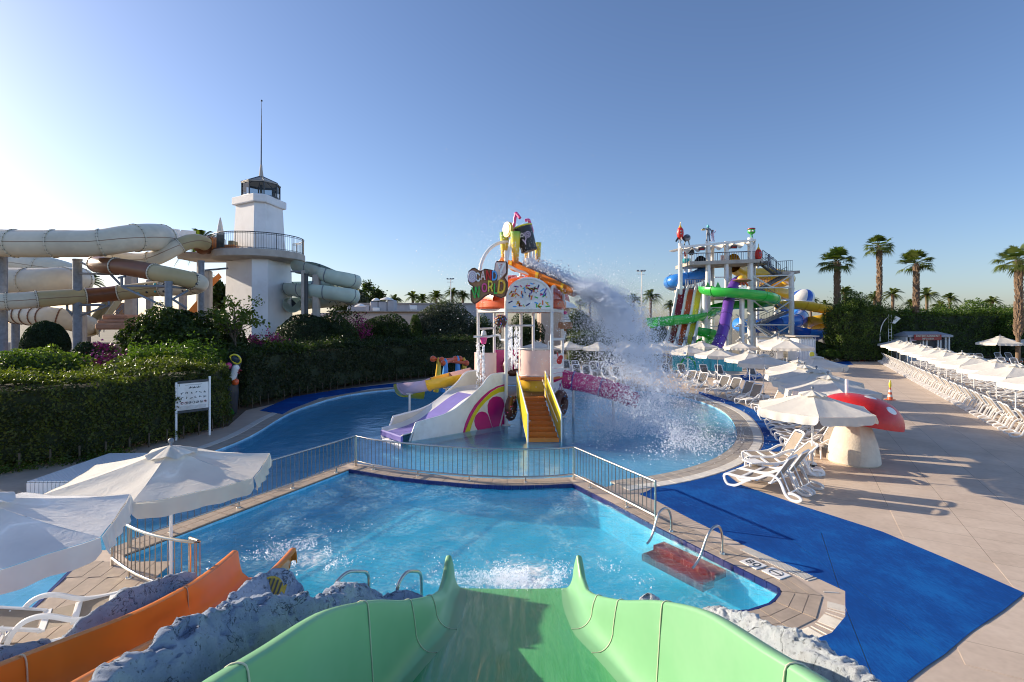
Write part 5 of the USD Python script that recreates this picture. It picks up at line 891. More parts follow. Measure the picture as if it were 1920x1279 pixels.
part(sgn_t, 'flag', ext(Polygon([S4(*p) for p in [(336, 490), (428, 492), (428, 580), (372, 640), (352, 652), (356, 600), (330, 590)]]), .05, sg0 + sz * .16, sx, sy, sz), M['pink'])
letter('C', 178, 618, 80, 'white', .1, w=40); letter('A', 224, 603, 82, 'pink'); letter('N', 276, 602, 84, 'red', w=48); letter('D', 327, 606, 86, 'skyblue'); letter('Y', 384, 560, 120, 'white', -.05, 8, w=66)
letter('W', 164, 752, 100, 'green2', .12, 6, w=76); letter('O', 238, 712, 80, 'hotpink', w=48); letter('R', 291, 698, 96, 'lemon', 0, 6, w=44); letter('L', 338, 722, 92, 'green2', w=32); letter('D', 390, 705, 124, 'yellow', -.12, 6, w=64)
# small banana see-saw play piece behind
bs = thing('spinner_play_piece', 'orange bars on yellow and blue banana shaped legs behind the yellow slide', 'play equipment', P(845, 715, 31) * [1, 1, 0])
for px, Y, c_, t0 in ((820, 31.0, 'yellow', 670), (833, 30.4, 'skyblue', 672), (856, 32, 'skyblue', 667), (868, 32.4, 'yellow', 670)):
    a, b = P(px - 3, 735, Y), P(px + 2, t0, Y); part(bs, 'leg', tube(smooth_path([a, (a + b) / 2 + [.08, 0, .2], b], 12), np.interp(np.linspace(0, 1, 12), [0, .3, .9, 1], [.16, .2, .12, .03]), 10), M[c_], True)
for a, b in ((P(812, 673, 31), P(874, 681, 32.2)), (P(832, 681, 30.4), P(854, 673, 32)), (P(828, 675, 31), P(862, 673, 32.2))):
    part(bs, 'bar', rod(a, b, .10, 10), M['redorange'], True)
    for e in (a, b): part(bs, 'knob', ball(e, .19, 2), M['redorange'], True)
# ================================================================ LIGHTHOUSE AND THE LEFT SLIDES
LY = 42.0; lc = np.array([(487 - 960) * LY / FPX, LY, 0.0]); LK_ = LY / FPX
lh = thing('lighthouse', 'white lighthouse shaped slide tower with a round balcony and dark glazed lantern', 'lighthouse', lc)
base_az = math.atan2(-lc[1], -lc[0])     # towards the camera
LA = [base_az + math.radians(q) for q in (-103, -13, 12.6, 102, 167, 193)][::-1]
LA = [base_az - math.radians(q) for q in (-103, -13, 12.6, 102, 167, 193)]
def frustum(r0, r1, z0, z1): return hull([(lc[0] + r * math.cos(a), lc[1] + r * math.sin(a), z) for r, z in ((r0, z0), (r1, z1)) for a in LA])
zz = lambda py: CAM_H - (py - HOR) * LK_
part(lh, 'lower_wall', frustum(2.68, 2.48, -.05, zz(491)), M['lighthouse']); part(lh, 'upper_wall', frustum(2.02, 1.78, zz(475), zz(386)), M['lighthouse'])
part(lh, 'parapet', hull([(lc[0] + r * math.cos(a), lc[1] + r * math.sin(a), z) for r, z in ((2.00, zz(387.5)), (2.08, zz(386)), (2.08, zz(374)), (2.02, zz(373))) for a in LA]), M['lighthouse'])
part(lh, 'balcony_slab', lathe([(2.0, zz(492)), (3.2, zz(491)), (3.46, zz(488)), (3.46, zz(477)), (3.40, zz(475.5)), (2.0, zz(475.5))], 48, lc * [1, 1, 0]), M['concrete'], 30)
part(lh, 'balcony_bridge', box((lc[0] - 4.3, lc[1] + .3, zz(482)), (3.6, 2.8, .55)), M['concrete'])
rb_, zr = 3.36, zz(447); an = np.linspace(base_az - PI * .72, base_az + PI * .72, 84)
pr_ = lambda a, z: (lc[0] + rb_ * math.cos(a), lc[1] + rb_ * math.sin(a), z)
part(lh, 'balcony_rail', tube([pr_(a, zr) for a in an], .035, 8), M['dark'], True); part(lh, 'balcony_rail', tube([pr_(a, zr - .12) for a in an], .02, 6), M['dark'], True); part(lh, 'balcony_rail', tube([pr_(a, zz(474)) for a in an], .02, 6), M['dark'], True)
for k, a in enumerate(an): part(lh, 'baluster' if k % 8 else 'rail_post', rod(pr_(a, zz(475.5)), pr_(a, zr), .011 if k % 8 else .03, 5), M['dark'])
part(lh, 'notice_panel', box((*pr_(base_az - .93, 0)[:2], (zr + zz(475)) / 2), (.9, .05, 1.1), base_az - .93 + PI / 2), M['navyglass'])
# lantern room
oc = [base_az + math.radians(8 + 45 * k) for k in range(8)]; L8 = lambda r, z, a: (lc[0] + .12 + r * math.cos(a), lc[1] + r * math.sin(a), z)
zb, zt = zz(373.5), zz(347)
M['pane'] = usdkit.material(stage, LK + 'window_pane', {'t': ('transparent_bsdf', {'color': (.55, .6, .63)}), 'g': ('glossy_bsdf', {'roughness': .03}), 'f': ('fresnel', {'IOR': 1.5}), 'x': ('mix_closure', {})}, [('f.fac', 'x.fac'), ('t.BSDF', 'x.closure1'), ('g.BSDF', 'x.closure2')], surface='x.closure')
for k in range(8):
    a, b = oc[k], oc[(k + 1) % 8]
    part(lh, 'lantern_post', rod(L8(1.42, zb, a), L8(1.42, zt + .05, a), .055, 6), M['dark'])
    part(lh, 'lantern_sill', cat([beam(L8(1.42, zb + .06, a), L8(1.42, zb + .06, b), .09, .12), beam(L8(1.42, zt, a), L8(1.42, zt, b), .10, .14)]), M['dark'])
    p = [np.array(q) for q in (L8(1.40, zb + .12, a), L8(1.40, zb + .12, b), L8(1.40, zt - .07, b), L8(1.40, zt - .07, a))]; part(lh, 'lantern_pane', (np.array(p), [[0, 1, 2], [0, 2, 3]]), M['pane'])
    ap = (lc[0] + .12, lc[1], zz(331)); part(lh, 'roof_panel', (np.array([L8(1.5, zt + .04, a), L8(1.5, zt + .04, b), L8(.16, zz(332), b), L8(.16, zz(332), a), L8(1.5, zt - .02, a), L8(1.5, zt - .02, b)]), [[0, 1, 2], [0, 2, 3], [4, 5, 1], [4, 1, 0]]), M['roofm'] if 'roofm' in M else M['concrete']); part(lh, 'roof_rib', rod(L8(1.5, zt + .05, a), L8(.16, zz(332) + .02, a), .04, 5), M['dark'])
part(lh, 'inner_column', rod((lc[0] + .12, lc[1], zb), (lc[0] + .12, lc[1], zt), .10, 8), M['dark'])
part(lh, 'spire', lathe([(.20, zz(334)), (.17, zz(330)), (.11, zz(318)), (.08, zz(309))], 12, (lc[0] + .12, lc[1], 0)), M['concrete'], True); part(lh, 'spire_rod', tube([(lc[0] + .12, lc[1], zz(310)), (lc[0] + .14, lc[1], zz(250)), (lc[0] + .16, lc[1], zz(190))], np.array([.06, .045, .02]), 8), M['darkred'] if False else M['grey_steel']); part(lh, 'spire_tip', ball((lc[0] + .16, lc[1], zz(189)), .08, 1), M['dark'])
q = P(413, 460, 40.5); cu = thing('closed_parasol', 'folded pale parasol standing on the lighthouse balcony bridge', 'parasol', q * [1, 1, 0] + [0, 0, zz(475)]); part(cu, 'folded_canopy', lathe([(.0, zz(414)), (.05, zz(416)), (.16, zz(428)), (.24, zz(440)), (.26, zz(449)), (.14, zz(450))], 9, q * [1, 1, 0]), M['cloth_w']); part(cu, 'pole', rod(q * [1, 1, 0] + [0, 0, zz(475)], q * [1, 1, 0] + [0, 0, zz(445)], .03), M['plastic'])
pb = thing('orange_pump_box', 'orange seat shaped box on the lighthouse balcony behind the railing', 'box', P(432, 472, 40.2) ); part(pb, 'box_body', box(P(430, 468, 40.2), (1.2, .8, .7)), M['orange']); part(pb, 'box_back', box(P(437, 463, 40.4), (.4, .8, .9)), M['tanfg'])
# ---- tubes
def rings(t, p, idx, r, mat):
    for i in idx:
        d = p[i + 1] - p[i - 1]; d /= np.linalg.norm(d); m = [sweep([p[i] - d * .035, p[i] + d * .035], circ(r + .05, 28)), ]
        jf = part(t, 'joint_flange', m[0], M[mat], 35)
        u = np.cross(d, [0, 0, 1]); u /= np.linalg.norm(u); w = np.cross(u, d)
        part(jf, 'bolt_ring', cat([ball(p[i] + d * sg * .045 + (r + .035) * (math.cos(x) * u + math.sin(x) * w), .028, 0) for x in np.linspace(0, 2 * PI, 22)[:-1] for sg in (-1, 1)]), M['dark'])
def bigtube(label, path, r, cuts, mats, n=90, seams=True, name='tube_slide', fm=None):
    p = smooth_path(path, n); t = thing(name, label, 'water slide', p[n // 2] * [1, 1, 0]); c = [0] + [int(x * (n - 1)) for x in cuts] + [n - 1]; k = 0
    for a, b in zip(c[:-1], c[1:]):
        sc = None if np.ndim(r) == 0 else np.interp(np.linspace(a, b, b - a + 1) / (n - 1), np.linspace(0, 1, len(r)), r)
        m = sweep(p[a:b + 1], circ(r, 30), caps=False) if sc is None else sweep(p[a:b + 1], circ(1, 30), caps=False, scale=sc); part(t, 'tube_section', m, M[mats[k % len(mats)]], True); k += 1
    rr = lambda i: r if np.ndim(r) == 0 else float(np.interp(i / (n - 1), np.linspace(0, 1, len(r)), r))
    for i in c[1:-1]: rings(t, p, [i], rr(i), fm or mats[0])
    if seams:
        pp, tt, ss, ww = frames(p); pr = np.array([rr(i) for i in range(n)])[:, None]
        part(t, 'seam', tube(pp - ss * pr * 1.0 if (ss[:, 1] > 0).mean() > .5 else pp + ss * pr, .018, 5), M['brown'], True)
    return t, p
bigtube('fat ivory tube slide running along the skyline at upper left, bulging at its right end', [P(-60, 455, 33), P(0, 455.5, 33), P(60, 457, 33), P(120, 457, 33.2), P(180, 456, 33.6), P(230, 449, 34.4), P(275, 445, 36.0), P(305, 447, 38.5), P(300, 452, 42)], [.88, .88, .88, .88, .86, .92, .98, .98, .9], (.18, .33, .50, .63, .80), ['ivory'])
t3, p3_ = bigtube('narrow tan, brown and dotted ivory tube slide winding in an S below the fat tube', [P(385, 457, 39.5), P(350, 455, 38.0), P(318, 471, 37.4), P(280, 487, 37.2), P(240, 488, 37.0), P(205, 486, 36.4), P(183, 491, 35.4), P(190, 497, 34.2), P(225, 500, 33.6), P(270, 507, 33.2), P(320, 517, 33.0), P(362, 526, 33.8), P(374, 533, 35.6), P(350, 540, 37.0), P(300, 541, 37.4), P(250, 546, 37.2), P(200, 552, 36.6), P(150, 556, 35.6), P(100, 559, 34.4), P(50, 563, 33.4), P(0, 566, 32.6), P(-50, 569, 32)], .54,
    (.07, .14, .22, .29, .36, .44, .51, .59, .68, .76, .82, .90, .95), ['tanfg', 'ivory', 'ivory', 'ivory', 'brown', 'brown', 'tanfg', 'ivory', 'ivory', 'tanfg', 'brown', 'tanfg', 'ivory', 'cream'], n=170, fm='ivory')
pp, tt, ss, ww = frames(p3_)
for i in list(range(86, 106, 3)) + list(range(112, 124, 3)):
    for ang in (.55, -.5): d = ss[i] * math.cos(ang) + ww[i] * math.sin(ang); d = d if d[1] < 0 else -ss[i] * math.cos(ang) + ww[i] * math.sin(ang); part(t3, 'dot', ball(pp[i] + d * .50, .10, 1), M['turq' if i % 2 else 'dark'])
bigtube('fat shaded ivory tube slide low at the left edge ending behind the grey post', [P(-60, 526, 38), P(0, 526, 38), P(60, 527, 38), P(105, 526, 38.4), P(135, 524, 40.2), P(150, 524, 43.5), P(120, 520, 46)], .96, (.3, .5, .66, .8), ['ivory'])
bigtube('ribbed ivory tube dropping behind the hedge at lower left', [P(-20, 578, 43), P(20, 586, 42), P(70, 592, 41.5), P(110, 597, 41.5), P(150, 606, 43), P(160, 615, 46)], .82, (.12, .2, .26, .32, .38, .44, .5, .6), ['ivory'], seams=False, fm='brown')
bigtube('upper back ivory tube seen between the fat tubes at far left', [P(-10, 490, 50), P(40, 494, 50), P(90, 503, 50), P(125, 512, 52)], 1.1, (.3, .6), ['ivory'])
bp = thing('open_slide_end', 'white folded side panels of an open slide behind the end of the fat tube', 'water slide', P(345, 440, 44) * [1, 1, 0])
part(bp, 'side_panel', beam(P(318, 441, 46), P(335, 443, 46), .2, 1.2), M['white']); part(bp, 'side_panel', hull([P(322, 455, 44), P(340, 431, 44), P(367, 433, 44), P(368, 452, 44), P(322, 455, 44.5), P(340, 431, 44.5), P(367, 433, 44.5)]), M['white'])
bigtube('brown and orange tube mouth at the balcony bridge left of the lighthouse', [P(376, 462, 40), P(388, 459, 40), P(398, 460, 40.4), P(410, 462, 41)], .66, (.4,), ['brown', 'orange'], n=30, seams=False)
# ochre chute, stair and rocks
ch = thing('ochre_chute', 'straight ochre slide chute descending behind the hedge with a railing beside it', 'water slide', P(190, 600, 45) * [1, 1, 0])
part(ch, 'chute_bed', hull([P(158, 628, 44), P(180, 628, 44), P(225, 563, 48), P(208, 563, 48), P(158, 632, 44), P(225, 567, 48)]), M['tanfg']); part(ch, 'chute_wall', beam(P(180, 622, 44), P(226, 558, 48), .1, .7), M['tanfg']); part(ch, 'chute_wall', beam(P(157, 622, 44), P(206, 558, 48), .1, .7), M['tanfg'])
for o in (0, 5): part(ch, 'handrail', rod(P(186, 616 + o, 43.6), P(232, 570 + o, 47), .04), M['grey_steel'])
for k in range(6): q0, q1 = P(186 + 9 * k, 616 - 9 * k, 43.6 + .66 * k), P(186 + 9 * k, 632 - 9 * k, 43.6 + .66 * k); part(ch, 'rail_post', rod(q0, q1, .035), M['grey_steel'])
posts = [(145, 35.4, 487, .34, 'grey_steel', 'tall grey steel post in front of the fat tubes on the left'), (316, 32.6, 529, .27, 'grey_steel', 'grey steel post under the dotted tube bend'), (377, 38.5, 490, .28, 'grey_steel', 'grey steel post left of the lighthouse under the bridge'), (4, 34, 480, .36, 'grey_steel', 'grey steel post at the left edge of the picture'),
         (245, 46, 517, .38, 'concrete', 'square concrete post behind the brown tube'), (255, 47, 517, .2, 'grey_steel', 'thin steel post beside the square concrete post'), (389, 40.5, 508, .30, 'concrete', 'concrete post just left of the lighthouse wall'), (281, 48, 525, .25, 'concrete', 'pale concrete post under the narrow tube'), (343, 47, 535, .28, 'concrete', 'pale concrete post behind the big dark bush'), (29, 44, 600, .36, 'grey_steel', 'short grey post under the ribbed tube'), (158, 42, 585, .16, 'concrete', 'slim white post behind the tall grey post'),
         (593, 39.5, 515, .26, 'concrete', 'concrete post carrying the pale green slide right of the lighthouse'), (568.5, 39.0, 507, .13, 'concrete', 'slender pale post at the right side of the lighthouse'), (574, 39.0, 514, .18, 'dark', 'dark steel post right of the lighthouse')]
for px, Y, top, r, m, lab in posts:
    a = P(px, 603, Y) * [1, 1, 0]; b = P(px, top, Y); t = thing('support_post', lab, 'post', a)
    if m == 'concrete': part(t, 'shaft', box((a[0], a[1], b[2] / 2), (r * 1.9, r * 1.9, b[2])), M[m])
    else: r *= .8; part(t, 'shaft', cat([rod(a, b, r, 20)]), M[m], 35); part(t, 'cap_plate', lathe([(0, .06), (r + .02, .05), (r + .03, 0), (r, -.1)], 20, b), M[m], 35)
def bracket(label, ps, r=.075):
    t = thing('support_bracket', label, 'bracket', ps[0][0] * [1, 1, 0])
    for a, b in ps: part(t, 'strut', rod(a, b, r, 8), M['grey_steel'])
bracket('steel strut frame between the tall grey post and the narrow tube', [(P(150, 513, 35.2), P(214, 514, 34.4)), (P(152, 492, 35.2), P(190, 511, 34.6)), (P(205, 512, 34.2), P(225, 533, 33.8))])
bracket('long diagonal steel brace hanging from the tan tube to the post under the bend', [(P(228, 518, 33.2), P(228, 537, 33.2)), (P(228, 537, 33.2), P(310, 576, 32.6)), (P(228, 536, 33.2), P(310, 537, 32.6)), (P(222, 521, 33.2), P(235, 518, 33.2))])
bracket('angled steel brackets carrying the narrow tube beside the tall grey post', [(P(150, 592, 35.3), P(204, 573, 35.0)), (P(204, 573, 35), P(204, 566, 35.2)), (P(141, 597, 35.4), P(126, 580, 35)), (P(126, 580, 35), P(126, 572, 35.2)), (P(150, 572, 35.2), P(196, 572, 35.0))])
bracket('angled steel bracket right of the post under the dotted bend', [(P(322, 562, 32.6), P(352, 545, 33.6)), (P(322, 560, 32.6), P(350, 578, 33.4)), (P(320, 538, 32.6), P(362, 541, 34.4))])
bracket('steel arm at the top of the slender post beside the lighthouse', [(P(546, 509, 39.6), P(571, 510, 39.0)), (P(582, 538, 39.2), P(592, 520, 39.4)), (P(384, 507, 40), P(428, 503, 41))])
# right of the lighthouse: open spiral flume
pg = thing('pale_green_spiral', 'pale green open spiral slide descending right of the lighthouse balcony', 'water slide', P(610, 530, 41) * [1, 1, 0])
spath = [P(560, 497, 41.8), P(585, 502, 40.6), P(610, 511, 39.8), P(635, 519, 39.8), P(655, 524, 41.0), P(660, 528, 43.2), P(640, 532, 45.4), P(600, 534, 46), P(560, 536, 44.5), P(548, 539, 42.0), P(570, 541, 40.2), P(605, 544, 39.6), P(640, 549, 39.8), P(656, 553, 41.2), P(655, 557, 43.5), P(625, 561, 45.4), P(580, 564, 45), P(555, 567, 43.0), P(548, 570, 41.5)]
flume(pg, spath, .72, 16, ['palegreen'], n=160, a0=150, a1=390, fl_mat='grey_steel', flange=.03)
# rocks, walls
solo('sandstone_boulder', ridge([(-27.6, 33.8, 1.2), (-26.3, 33.4, 2.4), (-24.9, 33.2, 3.0), (-23.4, 33.6, 2.4)], (1.9, 1.8, 1.6), 71, -.2, .7, 90, 40), M['redrock'], 'reddish artificial boulder behind the hedge below the dotted tube', 'rock', 'red sandstone rocks', smooth=50)
solo('sandstone_boulder', ridge([(-33.5, 34.5, 1.6), (-31.8, 34.3, 2.6), (-30.3, 34.6, 1.2)], (1.6, 1.5, 1.2), 75, -.2, .6, 60, 34), M['redrock'], 'reddish artificial boulder at the left edge behind the bushes', 'rock', 'red sandstone rocks', smooth=50)
for k, (px0, px1, py0, py1, Y) in enumerate(((208, 250, 590, 600, 39.5), (200, 250, 599, 608, 38.5), (196, 245, 606, 618, 37.5))): solo('sandstone_ledge', box(P((px0 + px1) / 2, (py0 + py1) / 2, Y), ((px1 - px0) * Y / FPX, 2.0, (py1 - py0) * Y / FPX), .1, .12), M['redrock'], f'{ordinal(k)} flat red sandstone ledge from the top, above the boulder', 'rock', 'red sandstone rocks')
solo('low_wall', box(P(95, 640, 47) * [1, 1, 0] + [0, 0, 1.3], (14, .4, 2.6)), M['concrete'], 'pale low wall behind the topiary ball at far left', 'wall')
sh = thing('timber_screen', 'brown timber plank screen behind the ochre chute', 'fence', P(230, 580, 52) * [1, 1, 0])
for k in range(16): part(sh, 'plank', box(P(218 + 2.3 * k, 580, 52), (.115, .05, 1.35)), M['timber'])
solo('orange_slide_piece', hull([P(348, 588, 46), P(372, 560, 46), P(378, 570, 46), P(366, 598, 46), P(350, 590, 47), P(374, 562, 47)]), M['orange'], 'orange slide piece glimpsed left of the lighthouse behind the bush', 'water slide')
solo('orange_slide_piece', hull([P(392, 528, 46), P(410, 512, 46), P(416, 520, 46), P(396, 540, 46), P(394, 529, 47), P(411, 513, 47)]), M['orange'], 'orange slide piece under the balcony bridge', 'water slide')
# ================================================================ RIGHT TOWER WITH COLOURED SLIDES
TY = 66.0
tw = thing('slide_tower', 'tall white steel slide tower with space themed figures on its roof', 'tower', P(1345, 603, TY) * [1, 1, 0])
def col(px, Y, top, r=.34, bot=None, m='white'): a = P(px, 603, Y) * [1, 1, 0]; part(tw, 'column', cat([rod(a, P(px, top, Y), r * .78, 14)] + [lathe([(r * .78 + .06, 0), (r * .78 + .06, .15)], 14, a + [0, 0, z]) for z in (4.2, 8.6)]), M[m], 35)
for px, Y, top, r in ((1275.5, 65, 457, .36), (1327.5, 64.5, 452, .38), (1362, 64.5, 453, .36), (1407, 64.5, 446, .44), (1412.5, 68, 449, .4), (1286, 69, 463, .3), (1336, 69, 462, .3), (1369, 69, 500, .3), (1294, 72, 500, .34), (1310, 70, 560, .3), (1322, 62.5, 548, .42), (1484, 65, 511, .40), (1391, 60.5, 560, .36), (1420, 71, 497, .3), (1455, 71, 560, .3)): col(px, Y, top, r)
def slabq(a, b, d, h, name, mat): part(tw, name, sweep([a, b], [(-d / 2, -h / 2), (d / 2, -h / 2), (d / 2, h / 2), (-d / 2, h / 2)]), M[mat])
# scalloped fabric roof
def roof(u, w): x0, x1 = P(1279, 463, 64.2), P(1417, 451, 64.2); p = x0 + (x1 - x0) * u[..., None]; p[..., 1] += w * 5.5; p[..., 2] += -.32 * np.abs(np.sin(u * 7 * PI)) ** .8 * np.where(w < .05, 2.6, .7) + .25 * w; return p
part(tw, 'fabric_roof', grid(70, 8, roof), M['cloth'], True)
for Y in (64.2, 69.5): slabq(P(1275, 463.5, Y), P(1417, 450, Y), .25, .25, 'roof_beam', 'white')
# decks
dq = lambda px, py, Y, z0: P(px, py, Y)
for nm, a, b, d, h in (('upper_deck', P(1279, 498, 66.8), P(1412, 493.5, 66.8), 5.5, .45), ('lane_deck', P(1272, 545, 67.6), P(1330, 545, 67.6), 3.5, .4), ('mid_deck', P(1330, 560, 67), P(1412, 560, 67), 4, .3)): slabq(a, b, d, h, nm, 'concrete')
slabq(P(1412, 493.5, 66.5), P(1432, 495, 66.5), 3, .35, 'landing', 'concrete'); slabq(P(1455, 514, 66.5), P(1487, 512, 66.5), 3.2, .35, 'landing', 'concrete')
def rail(pa, pb, h, n, name='guard_rail'):
    part(tw, name, cat([rod(pa + [0, 0, h], pb + [0, 0, h], .04, 6), rod(pa + [0, 0, h * .1], pb + [0, 0, h * .1], .03, 6)]), M['grey_steel'])
    for k in range(n + 1): q = pa + (pb - pa) * k / n; part(tw, 'rail_bar', rod(q, q + [0, 0, h], .022 if k % 5 else .045, 5), M['grey_steel'])
rail(P(1279, 495, 64.2), P(1412, 490.5, 64.2), 1.25, 30); rail(P(1279, 493, 69.4), P(1412, 488, 69.4), 1.25, 14); rail(P(1412, 490, 65), P(1430, 491, 65), 1.25, 6); rail(P(1430, 491, 65), P(1456, 511, 65), 1.5, 10); rail(P(1456, 511, 65), P(1486, 509, 65), 1.4, 8); rail(P(1285, 542, 65.8), P(1325, 542, 65.8), 1.2, 12)
def stairs(pa, pb, n, w=1.5):
    for s in (-w / 2, w / 2): part(tw, 'stair_stringer', beam(pa + [0, s, 0], pb + [0, s, 0], .08, .3), M['grey_steel']); part(tw, 'stair_rail', rod(pa + [0, s, 1.1], pb + [0, s, 1.1], .035, 6), M['grey_steel'])
    for k in range(n): q = pa + (pb - pa) * (k + .5) / n; part(tw, 'tread', box(q, (abs(pb[0] - pa[0]) / n + .08, w, .05)), M['grey_steel'])
    for k in range(0, n + 1, 2): q = pa + (pb - pa) * k / n; part(tw, 'rail_bar', rod(q + [0, -w / 2, 0], q + [0, -w / 2, 1.1], .022, 5), M['grey_steel'])
stairs(P(1430, 494, 66), P(1457, 514, 66), 14); stairs(P(1470, 517, 67.5), P(1418, 545, 67.5), 20); stairs(P(1420, 550, 65.5), P(1470, 580, 65.5), 22); stairs(P(1475, 584, 67.5), P(1422, 608, 67.5), 20); stairs(P(1420, 612, 65.5), P(1465, 640, 65.5), 20)
for y in (546, 582, 609): slabq(P(1410, y, 66.5), P(1424, y, 66.5), 3, .2, 'landing', 'grey_steel')
for a, b in (((1412, 518), (1484, 516)), ((1412, 540), (1484, 539)), ((1412, 563), (1484, 562)), ((1412, 609), (1484, 609)), ((1412, 632), (1478, 632)), ((1412, 518), (1450, 540)), ((1448, 538), (1484, 516)), ((1412, 563), (1440, 586)), ((1450, 586), (1484, 563)), ((1447, 631), (1482, 610)), ((1412, 609), (1442, 632)), ((1330, 577), (1362, 600)), ((1362, 577), (1330, 600)), ((1330, 577), (1362, 577)), ((1322, 605), (1340, 582)), ((1380, 590), (1412, 612)), ((1380, 612), (1412, 590)), ((1378, 612), (1412, 612)), ((1380, 640), (1412, 618)), ((1376, 618), (1410, 642)), ((1330, 612), (1360, 612)), ((1335, 640), (1352, 615)), ((1312, 606), (1330, 640)), ((1300, 590), (1320, 570)), ((1340, 520), (1368, 520))):
    part(tw, 'brace', rod(P(*a, 64.6), P(*b, 64.6), .09, 6), M['white'])
for k, (px, py) in enumerate(((1315.5, 466.5), (1376, 463))):
    part(tw, 'sign_board', box(P(px, py, 64.0), (.80, .12, .40), 0, .02), M['black']); part(tw, 'sign_lights', cat([ball(P(px - 3.0 + 2.2 * i, py + .6, 63.92), .075, 1) for i in range(4)]), M['red'])
# slide heads on the deck
def dome(px, py, Y, r, mat, n2): part(tw, n2, grid(16, 24, lambda u, w: P(px, py, Y) + r * np.stack([np.cos(w * PI) * np.cos(u * PI / 2) , np.sin(u * PI / 2) * 1.4, np.sin(w * PI) * np.cos(u * PI / 2) * 1.25], -1)), M[mat], True)
dome(1314, 494, 66.2, .80, 'navyglass', 'slide_entry_hood'); dome(1376, 491, 66.2, .85, 'yellow', 'slide_entry_hood'); part(tw, 'slide_entry_lip', box(P(1376, 490, 65.5), (1.7, .3, .45), 0, .1), M['yellow']); part(tw, 'slide_entry_lip', box(P(1288, 489, 65.5), (1.2, .6, .6), 0, .2), M['turq']); part(tw, 'info_panel', box(P(1355, 486, 65.2), (.5, .1, 1.0)), M['pink'])
# three lane slide
ln = thing('lane_slide', 'three lane slide with dark red, orange and yellow lanes between white walls', 'water slide', P(1275, 645, 60) * [1, 1, 0])
Tn, Bn_ = [1274, 1291, 1306.5, 1322], [1241, 1260, 1277, 1293]
def lane_pt(i, q, dz=0):
    z = PC([0, .1, .35, .7, 1], [8.75, 8.35, 5.8, 2.5, .75])(q); Y = 66.2 - 9.2 * q; px = Tn[0] + 0 * i
    xt = (Tn[i] - 960) * 66.2 / FPX; xb = (Bn_[i] - 960) * 57.0 / FPX; s = q; x = xt + (xb - xt) * s; return np.array([x, Y, float(z) + dz])
qs = np.linspace(0, 1, 34)
for i, m in enumerate(('darkred', 'redorange', 'lemon')):
    L_, R_ = np.array([lane_pt(i, q) for q in qs]), np.array([lane_pt(i + 1, q) for q in qs]); g_ = np.stack([L_ + (R_ - L_) * f for f in np.linspace(.08, .92, 6)], 1); part(ln, 'lane', thick(g_, .08), M[m], 40)
for i in range(4): p = np.array([lane_pt(i, q, .18) for q in qs]); part(ln, 'lane_wall', sweep(p, [(-.13, -.4), (.13, -.4), (.11, .3), (0, .38), (-.11, .3)], up=(0, 0, 1)), M['white'], 35); part(ln, 'entry_fin', hull([lane_pt(i, 0, .1) + [-.15, 0, 0], lane_pt(i, 0, .1) + [.15, 0, 0], lane_pt(i, 0, 1.15) + [0, .4, 0], lane_pt(i, 0, .2) + [0, 1.6, 0]]), M['white'])
for i in range(1, 4): q = lane_pt(i, .80, .55); part(ln, 'lane_sensor', box(q + [.1, 0, 0], (.3, .5, .8), 0, .05), M['grey_steel'])
# green flume
gf = thing('green_spiral_slide', 'vivid green open slide winding in a loop in front of the tower', 'water slide', P(1390, 603, 60) * [1, 1, 0])
flume(gf, [P(1322, 540, 63.5), P(1335, 543, 61.5), P(1365, 545, 60.0), P(1400, 548, 59.4), P(1432, 553, 60.2), P(1448, 558, 62.6), P(1446, 562, 65.6), P(1420, 566, 67.5), P(1385, 568, 68), P(1352, 573, 67), P(1332, 582, 65), P(1310, 591, 62.4), P(1275, 596, 60.4), P(1245, 599, 59.2), P(1222, 601, 58.2)], .82, 12, ['green2'], n=120, a0=160, a1=380)
flume(gf, [P(1304, 617, 62), P(1318, 619, 61.6), P(1332, 624, 62), P(1333, 632, 63), P(1322, 640, 62), P(1306, 648, 60), P(1303, 656, 58)], .78, 5, ['green2'], n=50, a0=160, a1=380)
for px, py in ((1327, 534), (1346, 534)): part(gf, 'green_fin', hull([P(px - 5, py + 6, 62), P(px + 6, py + 6, 62), P(px, py - 6, 62), P(px, py + 6, 62.8)]), M['green2'])
bigtube('purple tube slide dropping steeply in front of the slide tower', [P(1392, 527, 63.5), P(1380, 530, 62.6), P(1372, 545, 62), P(1366, 568, 61), P(1361, 595, 60), P(1355, 622, 59), P(1346, 646, 58), P(1338, 662, 57.4)], .62, (.14, .28, .42, .55, .68, .8, .9), ['purple'], n=60, seams=False)
uf = thing('flying_saucer', 'pinkish flying saucer with a yellow dome at the top of the purple tube', 'decoration', P(1391, 527, 62)); q = P(1391, 526, 62); part(uf, 'disc', lathe([(0, -.25), (.6, -.2), (1.15, 0), (.6, .2), (0, .22)], 28, q), M['hotpink'] if False else M['biscuit'], 40); part(uf, 'dome', ball(q + [0, 0, .2], .55, 2, (1, 1, .8)), M['yellow'], True); part(uf, 'flame', cat([tube([q + [x, 0, -.2], q + [x * 1.6, 0, -.55], q + [x * 1.4, 0, -.85]], np.array([.12, .14, .03]), 8) for x in (-.4, -.13, .15, .42)]), M['redorange'], True)
